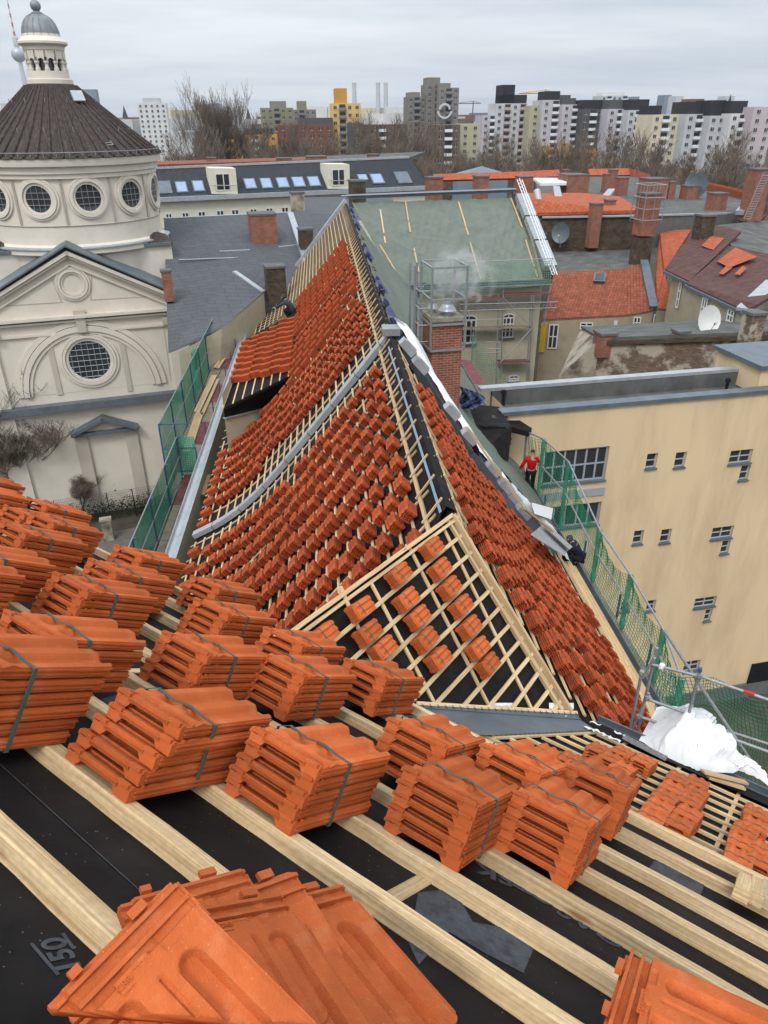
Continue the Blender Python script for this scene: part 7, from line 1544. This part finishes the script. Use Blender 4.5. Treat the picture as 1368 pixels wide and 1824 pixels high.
# ================================================================ TREES, FENCE, HEDGE near the church
M['bark'] = mat('grey_brown_bark', (.075, .06, .048), .95, .3, 6)
M['twig'] = mat('bare_twigs', (.15, .12, .095), .95, .3, 4)
M['twigwarm'] = mat('reddish_twigs', (.13, .095, .06), .95, .3, 4)
def tree_meshes(name, H, spread, levels, seed, tr=.2, twig=.012, kids=(4, 5), droop=0.0, up=.55, tf=.45):
    r = random.Random(seed); tk, cr_ = MB(), MB()
    def grow(p, d, L, rad, lv):
        n = 3; pts = [p]; rads = [rad]; q = p; dd = d
        for i in range(n):
            dd = nrm(dd + V(r.gauss(0, .12), r.gauss(0, .12), r.gauss(0, .08) + (.13 if lv > 0 else 0) - droop)); q = q + dd * L / n; pts.append(q); rads.append(max(twig, rad * (1 - .5 * (i + 1) / n)))
        (tk if lv <= 1 else cr_).tube(pts, rads, 6 if lv == 0 else (4 if lv == 1 else 3), cap=False)
        if lv >= levels: return
        m_ = r.randint(*kids) + (2 if lv == 0 else 0)
        for k in range(m_):
            f_ = .35 + .65 * (k + r.random()) / m_; j = min(n - 1, int(f_ * n)); bp_ = pts[j] + (pts[j + 1] - pts[j]) * (f_ * n - j); a_ = r.random() * 6.283; side = V(math.cos(a_), math.sin(a_), 0)
            nd = nrm(dd * up + side * spread * (.7 + .5 * r.random()) + Z * .25); grow(bp_, nd, L * (.58 + .2 * r.random()), rads[j] * .55, lv + 1)
    grow(V(0, 0, 0), V(0, 0, 1), H * tf, tr, 0)
    o1 = tk.build(name + '_trunk', M['bark'], None, matrix=Matrix.Identity(4)); o2 = cr_.build(name + '_crown', M['twig'], None, matrix=Matrix.Identity(4)); a_, c_ = o1.data, o2.data; bpy.data.objects.remove(o1); bpy.data.objects.remove(o2); return a_, c_
def tree(name, label, P, meshes, s=1.0, rot=0, group=None, cat='tree'):
    o = bpy.data.objects.new(name, None); COL.objects.link(o); o.matrix_world = Matrix.Translation((P[0], P[1], P[2] + EYE)) @ Matrix.Rotation(rot, 4, 'Z') @ Matrix.Scale(s, 4); tag(o, label, cat, group); child(meshes[0], 'trunk', o); child(meshes[1], 'crown', o); return o
nt1 = tree_meshes('near_tree', 15, .95, 5, 11, .15, .012, (4, 6), up=.75, tf=.32); nt2 = tree_meshes('near_tree_b', 13, .9, 5, 23, .12, .013, (5, 6), up=.6, tf=.30)
tree('bare_tree', 'leafless tree with fine spreading twigs in front of the church wall', G(112, 908, GZ), nt1, 1.12, .6)
tree('bare_tree', 'slender leafless tree at the left edge before the church wall', G(40, 925, GZ), nt2, 1.1, 1.0)
tree('bare_shrub', 'low leafless shrub beneath the bare trees by the fence', G(150, 925, GZ), nt2, .45, 2.0, cat='shrub')
fn = thing('wire_fence', 'tall dark wire mesh fence in front of the church wall', 'fence', G(200, 935, GZ)); f0, f1 = G(60, 950, GZ), G(330, 905, GZ)
for k in range(7): p = f0 + (f1 - f0) * k / 6; b = MB(); b.tube([p, p + Z * 2.4], .04, 5); b.build('post', M['black'], fn)
b = MB(); 
for k in range(12): b.tube([f0 + Z * (.2 + k * .2), f1 + Z * (.2 + k * .2)], .008, 3, cap=False)
for k in range(90): p = f0 + (f1 - f0) * k / 90; b.tube([p, p + Z * 2.4], .007, 3, cap=False)
b.build('mesh_panel', M['black'], fn)
M['hedge'] = mat('dark_hedge_leaves', (.022, .035, .014), .9, .5, 3)
b = MB(); r = random.Random(4)
for k in range(5000):
    f_ = r.random(); P = f0 + (f1 - f0) * (f_ * 1.1 - .1) - cN * (-.5 + r.gauss(0, .35)) * -1 + Z * (abs(r.gauss(.75, .4))); a_ = V(r.gauss(0, 1), r.gauss(0, 1), r.gauss(0, 1)) * .05; c_ = V(r.gauss(0, 1), r.gauss(0, 1), r.gauss(0, 1)) * .05; b.add([P, P + a_, P + a_ + c_, P + c_], [[0, 1, 2, 3]])
tag(b.build('hedge', M['hedge']), 'dark tangled hedge along the foot of the wire fence', 'hedge')
b = MB(); gq = [G(150, 1000), G(330, 960), G(330, 925), G(120, 960)]; b.quad(*[p + Z * .01 for p in gq]); kind(b.build('path', mat('grey_path', (.13, .12, .11), .9, .2, 2)), 'structure')
P = G(195, 960); b = MB(); b.box(P + Z * .8, cX * .35, cN * .3, Z * .8); b.box(P + Z * 1.65, cX * .42, cN * .36, Z * .06); tag(b.build('wall_pillar', M['oldplaster']), 'mossy stone pillar among the hedge below the church', 'pillar')
# ================================================================ THE CITY
def unit(verts_fn, name, m): b = MB(); verts_fn(b); o = b.build(name, m, None, matrix=Matrix.Identity(4)); me = o.data; bpy.data.objects.remove(o); return me
M['winglass'] = mat('far_window_glass', (.045, .05, .06), .25, .3, 1)
M['balwhite'] = mat('white_balcony', (.55, .56, .57), .8, .05, 1)
def u_win(b): b.box(V(0, -.03, 0), V(.62, 0, 0), V(0, .05, 0), V(0, 0, .62)); b.box(V(0, -.1, 0), V(.04, 0, 0), V(0, .03, 0), V(0, 0, .62), m=1); b.box(V(0, -.1, -.68), V(.7, 0, 0), V(0, .08, 0), V(0, 0, .06), m=1)
def u_bal(b): b.box(V(0, -.05, .35), V(1.3, 0, 0), V(0, .06, 0), V(0, 0, .85), m=0); b.box(V(0, -1.1, -.55), V(1.5, 0, 0), V(0, .08, 0), V(0, 0, .5), m=1); b.box(V(0, -.55, -1.05), V(1.5, 0, 0), V(0, .6, 0), V(0, 0, .09), m=1); b.box(V(-1.45, -.55, -.55), V(.06, 0, 0), V(0, .55, 0), V(0, 0, .5), m=1); b.box(V(1.45, -.55, -.55), V(.06, 0, 0), V(0, .55, 0), V(0, 0, .5), m=1)
WU = unit(u_win, 'far_window', [M['winglass'], M['balwhite']])
def bal_unit(key, col): return unit(u_bal, 'far_balcony_' + key, [M['winglass'], mat('balcony_' + key, col, .85, .05, 1)])
BU = {'w': bal_unit('white', (.70, .71, .73)), 'y': bal_unit('yellow', (.55, .34, .08)), 'g': bal_unit('grey', (.20, .20, .21)), 'p': bal_unit('pink', (.48, .38, .37))}
cols = dict(white=(.58, .58, .58), dgrey=(.09, .09, .095), olive=(.22, .21, .14), grey=(.21, .20, .185), brownbrick=(.17, .075, .05), yellow=(.60, .42, .16), orange=(.50, .27, .05), darkbrown=(.10, .065, .05), lilac=(.45, .42, .46), cream=(.56, .51, .38), concrete=(.19, .18, .165), lgrey=(.46, .47, .49), glassy=(.17, .22, .26), paleyel=(.40, .38, .27), black=(.035, .035, .04), pink=(.46, .40, .41), brown2=(.13, .10, .075))
CM = {k: mat('facade_' + k, v, .9, .1, .12) for k, v in cols.items()}
def cbld(uL, uR, vT, d, ck, label, style='w', azm=82, dep=14, top=None, fl=2.9, colw=3.0, low=None, bal=0, cap=100):
    PL, PR = far(uL, vT, d), far(uR, vT, d); X = az(azm); w = abs((PR - PL) @ X) * 1.0; zt_ = (PL[2] + PR[2]) / 2; N_ = V(X[1], -X[0], 0)
    base = V(PL[0], PL[1], -GZ); o = thing('apartment_block' if style != 'n' else 'distant_building', label, 'building', base + X * w / 2)
    b = MB(); b.box(base + X * w / 2 - N_ * dep / 2 + Z * (zt_ + GZ) / 2, X * w / 2, N_ * dep / 2, Z * (zt_ + GZ) / 2); b.build('facade', CM[ck], o)
    if low:     # lower floors in another colour, standing slightly forward
        h = low[1]; b = MB(); b.box(base + X * w / 2 + N_ * .6 + Z * h / 2, X * w / 2 * .98, N_ * .7, Z * h / 2); b.build('lower_facade', CM[low[0]], o)
    if top:
        for (f0_, f1_, h, k) in top: b = MB(); b.box(base + X * w * (f0_ + f1_) / 2 - N_ * dep / 2 + Z * (zt_ + GZ + h / 2), X * w * (f1_ - f0_) / 2, N_ * dep * .4, Z * h / 2); b.build('roof_storey', CM[k], o)
    if style == 'n': return o
    nc = max(1, int(w / colw)); nf = int((zt_ + GZ) / fl); r = random.Random(int(uL * 7 + uR)); k = 0
    bal_cols = {c for c in range(nc) if bal and (c % bal == bal // 2)}
    base_l = np.array(o.location)
    for f_ in range(nf - 1, 1, -1):
        zf_ = zt_ - (nf - f_ - .5) * fl - .1
        if zf_ < -GZ + 3 or k >= cap - nc: break
        for c in range(nc):
            x = w * (c + .5) / nc; isb = c in bal_cols; off = .0 if not (low and zf_ < -GZ + low[1]) else 1.3
            P = base + X * x + N_ * (.02 + off); P = V(P[0], P[1], zf_) + V(0, 0, EYE) - base_l
            me_ = BU[style if style in BU else 'w'] if isb else WU
            if low and off and isb: me_ = BU['y']
            q = child(me_, 'balcony' if isb else 'window', o, Matrix(((X[0], -N_[0], 0, P[0]), (X[1], -N_[1], 0, P[1]), (0, 0, 1, P[2]), (0, 0, 0, 1)))); k += 1
    return o
D = 390
B_ = [
 (244, 295, 184, 560, 'white', 'white slab tower block standing alone left of the tall bare poplars', 'w', dict(azm=80, top=[(.2, .8, 3, 'lgrey')])),
 (463, 522, 192, 430, 'olive', 'olive grey stepped block left of the yellow tower', 'g', dict(bal=4, top=[(.3, .8, 3, 'grey')])),
 (522, 563, 195, 450, 'grey', 'grey stepped block next to the olive one', 'g', dict(bal=3, top=[(.2, .6, 4, 'olive')])),
 (388, 430, 240, 330, 'orange', 'low orange house seen between the poplars', 'y', dict(bal=2)),
 (430, 494, 240, 340, 'orange', 'orange and grey house right of the poplars', 'w', dict(bal=3, top=[(.1, .9, 2.2, 'black')])),
 (494, 532, 222, 350, 'brownbrick', 'red brown brick block with white balconies, left half', 'w', dict(bal=4)),
 (532, 594, 222, 345, 'brownbrick', 'red brown brick block touching the yellow tower', 'w', dict(bal=0, top=[(.0, 1, 2.5, 'dgrey')])),
 (590, 643, 184, 350, 'yellow', 'tall yellow tower block with balconies', 'g', dict(bal=3, top=[(.15, .55, 5.5, 'orange')], dep=10)),
 (624, 645, 219, 320, 'dgrey', 'narrow dark grey house before the yellow tower', 'w', {}),
 (649, 727, 222, 345, 'darkbrown', 'dark brown brick block behind bare trees right of the yellow tower', 'w', dict(bal=5)),
 (727, 760, 172, 420, 'concrete', 'lower grey concrete tower of the pair', 'g', dict(bal=3, top=[(.1, .7, 2, 'grey')])),
 (759, 789, 150, 420, 'concrete', 'tallest raw concrete tower with mast', 'g', dict(bal=2, top=[(.1, .9, 3, 'concrete')])),
 (782, 820, 156, 415, 'grey', 'grey tower block with white graffiti sign', 'g', dict(bal=3, top=[(.0, .6, 2, 'concrete')])),
 (778, 822, 222, 330, 'brown2', 'dark brown lower block below the grey towers', 'w', dict(bal=3)),
 (821, 858, 221, 345, 'paleyel', 'olive yellow block with rows of small windows', 'w', {}),
 (860, 900, 205, D, 'lilac', 'pale lilac panel block, left wing', 'w', dict(bal=2)),
 (884, 945, 184, D, 'lgrey', 'pale grey panel block with dark stepped attic', 'p', dict(bal=2, top=[(.2, 1, 3.5, 'black'), (.2, .6, 7.5, 'black')])),
 (945, 967, 188, D - 5, 'paleyel', 'narrow olive panel block between white balconied ones', 'y', dict(bal=2)),
 (967, 1003, 178, D - 8, 'lilac', 'lilac block with white balconies above orange lower floors', 'w', dict(bal=2, top=[(.2, 1, 3.5, 'black')], low=('orange', 15))),
 (1003, 1038, 186, D - 10, 'lilac', 'second lilac block with white balconies and orange base', 'w', dict(bal=2, top=[(0, .8, 2.5, 'dgrey')], low=('orange', 16))),
 (1038, 1084, 194, D - 14, 'dgrey', 'dark attic block with white balconies and orange base', 'w', dict(bal=2, top=[(0, 1, 3.5, 'black')], low=('orange', 14))),
 (1084, 1120, 194, D - 18, 'lilac', 'third lilac block with white balconies', 'w', dict(bal=2, top=[(.1, .9, 3.5, 'dgrey')], low=('paleyel', 12))),
 (1120, 1166, 196, D - 22, 'lgrey', 'grey block with black attic left of the cream one', 'w', dict(bal=2, top=[(.1, 1, 4, 'black')], low=('olive', 12))),
 (1164, 1224, 204, D - 60, 'cream', 'cream block with white balcony columns', 'w', dict(bal=3, top=[(.0, .35, 3, 'black')])),
 (1224, 1266, 203, D - 60, 'lgrey', 'grey block with broad white balconies under a black attic', 'w', dict(bal=2, top=[(.0, 1, 4, 'black')], low=('orange', 9))),
 (1266, 1303, 206, D - 62, 'lgrey', 'block with glazed black attic between two white ones', 'w', dict(bal=0, top=[(0, 1, 5, 'black')])),
 (1303, 1344, 202, D - 64, 'white', 'white balconied block above orange lower floors near the right edge', 'w', dict(bal=2, top=[(0, 1, 4, 'black')], low=('orange', 12))),
 (1344, 1400, 190, D - 66, 'pink', 'pinkish lilac block at the right edge', 'w', dict(bal=0)),
 (1072, 1128, 170, 520, 'lgrey', 'white upper storeys showing above the dark attics', 'w', dict(bal=3, top=[(.1, .9, 1.5, 'white')])),
 (980, 1022, 169, 430, 'dgrey', 'dark penthouse block above the lilac ones', 'w', dict(cap=30)),
]
for uL, uR, vT, d, ck, lab, st, kw in B_: cbld(uL, uR, vT, d, ck, lab, st, **kw)
far_list = [(347, 375, 186, 1300, 'glassy', 'greenish glass office block behind the poplars'), (374, 390, 184, 1350, 'glassy', 'bluish round-cornered office tower behind the poplars'), (548, 583, 190, 900, 'white', 'white and blue block far behind the brick houses'), (584, 612, 189, 900, 'white', 'pale block with orange corner left of the yellow tower top'), (643, 700, 192, 1500, 'cream', 'pale power station hall below the tall stacks'), (296, 312, 192, 900, 'lgrey', 'grey office block behind the white slab tower'), (143, 171, 159, 1900, 'glassy', 'bluish high-rise peeping over the conical church roof'), (0, 14, 184, 1800, 'lgrey', 'grey tower at the far left edge beyond the church'), (1128, 1142, 172, 1400, 'glassy', 'pale glass tower behind the dark attics'), (1184, 1200, 169, 1500, 'glassy', 'far bluish tower left of the red roofed blocks'), (1205, 1222, 171, 1400, 'lgrey', 'slim far tower above the cream block'), (1232, 1262, 176, 1100, 'brownbrick', 'reddish far block above the black attic'), (1293, 1316, 171, 1500, 'lgrey', 'far grey tower between black attics')]
for uL, uR, vT, d, ck, lab in far_list: cbld(uL, uR, vT, d, ck, lab, 'n', dep=25)
st_ = [(630.7, 147, 'left tall slim power station stack'), (673.3, 147, 'middle tall slim power station stack'), (687, 147, 'right tall slim power station stack')]
for u, v, lab in st_:
    T = far(u, v, 1500); b = MB(); b.lathe(V(T[0], T[1], 0), [(4.4, -GZ), (3.6, T[2] - 4), (3.9, T[2] - 3), (3.9, T[2])], 16); tag(b.build('smokestack', CM['lgrey']), lab, 'smokestack', 'power station stacks')
# television tower
T = far(33, 97, 3000); Tc = V(T[0], T[1], 0); tw = thing('television_tower', 'very tall slender television tower with a metal ball behind the lantern', 'tower', V(T[0], T[1], -GZ)); zb2 = T[2]
b = MB(); b.lathe(Tc, [(16, -GZ), (9, 60), (6, zb2 - 20)], 20); b.build('shaft', CM['lgrey'], tw)
b = MB(); b.lathe(Tc, [(22 * math.cos(math.radians(t)), zb2 + 22 * math.sin(math.radians(t))) for t in range(-90, 91, 12)], 24); b.build('ball', M['zinc'], tw, smooth=True)
b = MB(); b.lathe(Tc, [(7, zb2 + 20), (9, zb2 + 24), (9, zb2 + 45), (6, zb2 + 50)], 14); b.build('upper_platform', CM['lgrey'], tw)
rm = mat('red_mast_paint', (.45, .06, .05), .7, .05, 1)
for k in range(12): b = MB(); b.lathe(Tc, [(3.4 - k * .2, zb2 + 50 + k * 12), (3.3 - k * .2, zb2 + 62 + k * 12)], 8); b.build('mast_section', rm if k % 2 == 0 else M['balwhite'], tw)
# low blocks, church spires and cranes on the horizon
r = random.Random(12); b = MB()
for k in range(420):
    d = 700 + 3200 * r.random() ** 1.3; u = r.random() * 1500 - 60; P = far(u, 215, d); w = 12 + 40 * r.random(); h = 12 + 16 * r.random() + (14 * r.random() if r.random() < .12 else 0); a_ = az(r.random() * 90)
    b.box(V(P[0], P[1], -GZ + h / 2), a_ * w, np.cross(a_, Z) * 9, Z * h / 2, m=r.choice([0, 0, 0, 1, 2, 3, 3, 4, 5, 6, 1]))
o = b.build('distant_city', [CM['lgrey'], CM['brownbrick'], CM['dgrey'], CM['white'], CM['cream'], CM['grey'], CM['brown2']]); kind(o, 'stuff'); tag(o, 'hazy mass of low city roofs reaching to the horizon', 'city')
for u, v, d, lab in [(220, 188, 1500, 'dark twin church spire left of the white slab tower'), (441, 192, 1200, 'thin dark church spire right of the poplars'), (1302, 168, 1300, 'thin far spire at the right')]:
    T = far(u, v, d); b = MB(); b.lathe(V(T[0], T[1], 0), [(5, -GZ), (5, T[2] - 22), (6, T[2] - 22), (.2, T[2])], 8); tag(b.build('church_spire', CM['black']), lab, 'spire')
for u, v, d, lab in [(972, 160, 900, 'orange tower crane above the white balconied blocks'), (843, 180, 1300, 'far crane right of the concrete towers')]:
    T = far(u, v, d); b = MB(); b.tube([V(T[0], T[1], -GZ), T], .8, 4); b.tube([T + V(-28, 0, -3), T + V(12, 0, -3)], .6, 4); b.tube([T + V(-28, 0, -3), T, T + V(12, 0, -3)], .25, 4); tag(b.build('crane', CM['orange'] if 'orange' in lab else CM['dgrey']), lab, 'crane')
b = MB(); X = az(82)
for k in range(22): 
    t0, t1 = 2 * math.pi * k / 22, 2 * math.pi * (k + 1) / 22; C = far(792, 196, 414); b.beam(C + X * 3 * math.sin(t0) + Z * 3 * math.cos(t0) + V(0, -.5, 0), C + X * 3 * math.sin(t1) + Z * 3 * math.cos(t1) + V(0, -.5, 0), .6, .9, Z)
b.build('painted_ring_sign', M['balwhite'], None, loc=far(792, 196, 414)); o = bpy.data.objects['painted_ring_sign']; tag(o, 'white ring shaped sign on the grey concrete tower', 'sign')
# bare trees in front of the blocks
ft = [tree_meshes('belt_tree_%d' % i, H_, sp, 4, 40 + i, .3, .032, kd) for i, (H_, sp, kd) in enumerate([(15, .75, (4, 5)), (17, .62, (4, 5)), (13, .9, (4, 6))])]
pop = tree_meshes('poplar', 30, .40, 4, 77, .4, .035, (5, 6), up=.85)
k = 0
def dbase(u, d): P = far(u, 250, d); return V(P[0], P[1], -GZ)
for u, d, s_ in [(352, 285, 1.0), (372, 280, 1.12), (398, 290, 1.05), (416, 285, 1.08), (434, 300, .9), (340, 300, .85)]:
    tree('poplar', ['tall bare poplar at the left of the poplar group', 'tallest bare poplar in the poplar group', 'bare poplar in the middle of the poplar group', 'bare poplar right of the middle in the poplar group', 'rightmost bare poplar of the poplar group', 'thin bare poplar at the left end of the poplar group'][k], dbase(u, d), pop, s_, k * 1.3, 'tall bare poplars'); k += 1
r = random.Random(31)
us = [(u, 215 + r.random() * 110) for u in range(285, 770, 14)] + [(u, 170 + r.random() * 150) for u in range(700, 1400, 10)]
us = sorted(us); cnt = collections.Counter()
for u, d in us:
    side = 'before the brick blocks' if u < 760 else ('before the balconied blocks' if u < 1160 else 'before the cream block')
    tree('bare_tree', f'leafless belt tree {side}, {ORD[cnt[side]]} from the left', dbase(u + r.gauss(0, 6), d), ft[r.randrange(3)], (1.15 if u < 760 else .85) + .5 * r.random(), r.random() * 6, 'belt of bare trees ' + side); cnt[side] += 1
for u, d, s_, lab in [(718, 240, 1.35, 'big bare tree left of the concrete towers'), (770, 235, 1.4, 'big bare tree beneath the concrete towers'), (1075, 230, 1.4, 'big bare tree before the dark attic block'), (845, 225, 1.2, 'bare tree in front of the olive yellow block'), (1300, 190, 1.3, 'big bare tree before the orange floored block at the right'), (1345, 170, 1.1, 'bare tree near the right edge below the pink block'), (600, 250, 1.0, 'bare tree before the yellow tower')]: tree('bare_tree', lab, dbase(u, d), ft[int(u) % 3], s_, u)
b = MB(); r = random.Random(8)
ub = mat('leafless_undergrowth', (.13, .10, .07), .95, .4, .3)
for k in range(6000):
    u = 270 + 1150 * r.random(); d = 150 + 190 * r.random(); P = dbase(u, d) + Z * abs(r.gauss(0, 3.0)); q = V(r.gauss(0, .5), r.gauss(0, .5), 1.6 + r.random() * 1.5); w_ = V(.10, 0, 0); b.add([P, P + w_, P + q], [[0, 1, 2]])
o = b.build('undergrowth', ub); kind(o, 'stuff'); tag(o, 'brown leafless undergrowth below the tree belt', 'undergrowth')
wl_ = tree_meshes('willow', 9, .9, 4, 91, .25, .04, (6, 7), droop=.10)
wl_[1].materials.clear(); wl_[1].materials.append(mat('yellow_willow_twigs', (.26, .17, .05), .9, .2, 3))
for u, d, s_, lab in [(950, 205, 1.0, 'yellowish willow before the balconied blocks, left one'), (985, 200, 1.15, 'yellowish willow before the balconied blocks, right one'), (1325, 185, 1.0, 'yellowish bush-like willow near the right edge')]: tree('willow', lab, dbase(u, d), wl_, s_, u, cat='willow')
P0_, P1_ = far(815, 318, 150), far(905, 318, 150); Ap = far(858, 296, 152); b = MB(); b.poly([P0_, P1_, Ap]); b.poly([P1_, P1_ + V(2, 12, 0), Ap]); b.poly([P0_ + V(0, 12, 0), P0_, Ap]); b.prism([P0_, P1_, P1_ - Z * 12, P0_ - Z * 12], V(0, 10, 0)); tag(b.build('pavilion', CM['glassy']), 'low pavilion with pale blue-grey pyramid roof among the bare trees', 'pavilion')
# ================================================================ THE AIR: thin haze round everything but the sky
hm = bpy.data.materials.new('haze_air'); hm.use_nodes = True; ht = hm.node_tree; ht.nodes.remove(ht.nodes['Principled BSDF']); pv = N(ht, 'ShaderNodeVolumePrincipled'); pv.inputs['Color'].default_value = (.80, .88, 1.0, 1); pv.inputs['Density'].default_value = 0.00007; pv.inputs['Anisotropy'].default_value = 0.2; ht.links.new(pv.outputs[0], ht.nodes['Material Output'].inputs['Volume'])
b = MB(); b.box(V(0, 4000, 165 - 15), V(6100, 0, 0), V(0, 5100, 0), V(0, 0, 193)); o = b.build('haze', hm); kind(o, 'stuff'); tag(o, 'thin pale haze softening the distant city', 'haze')
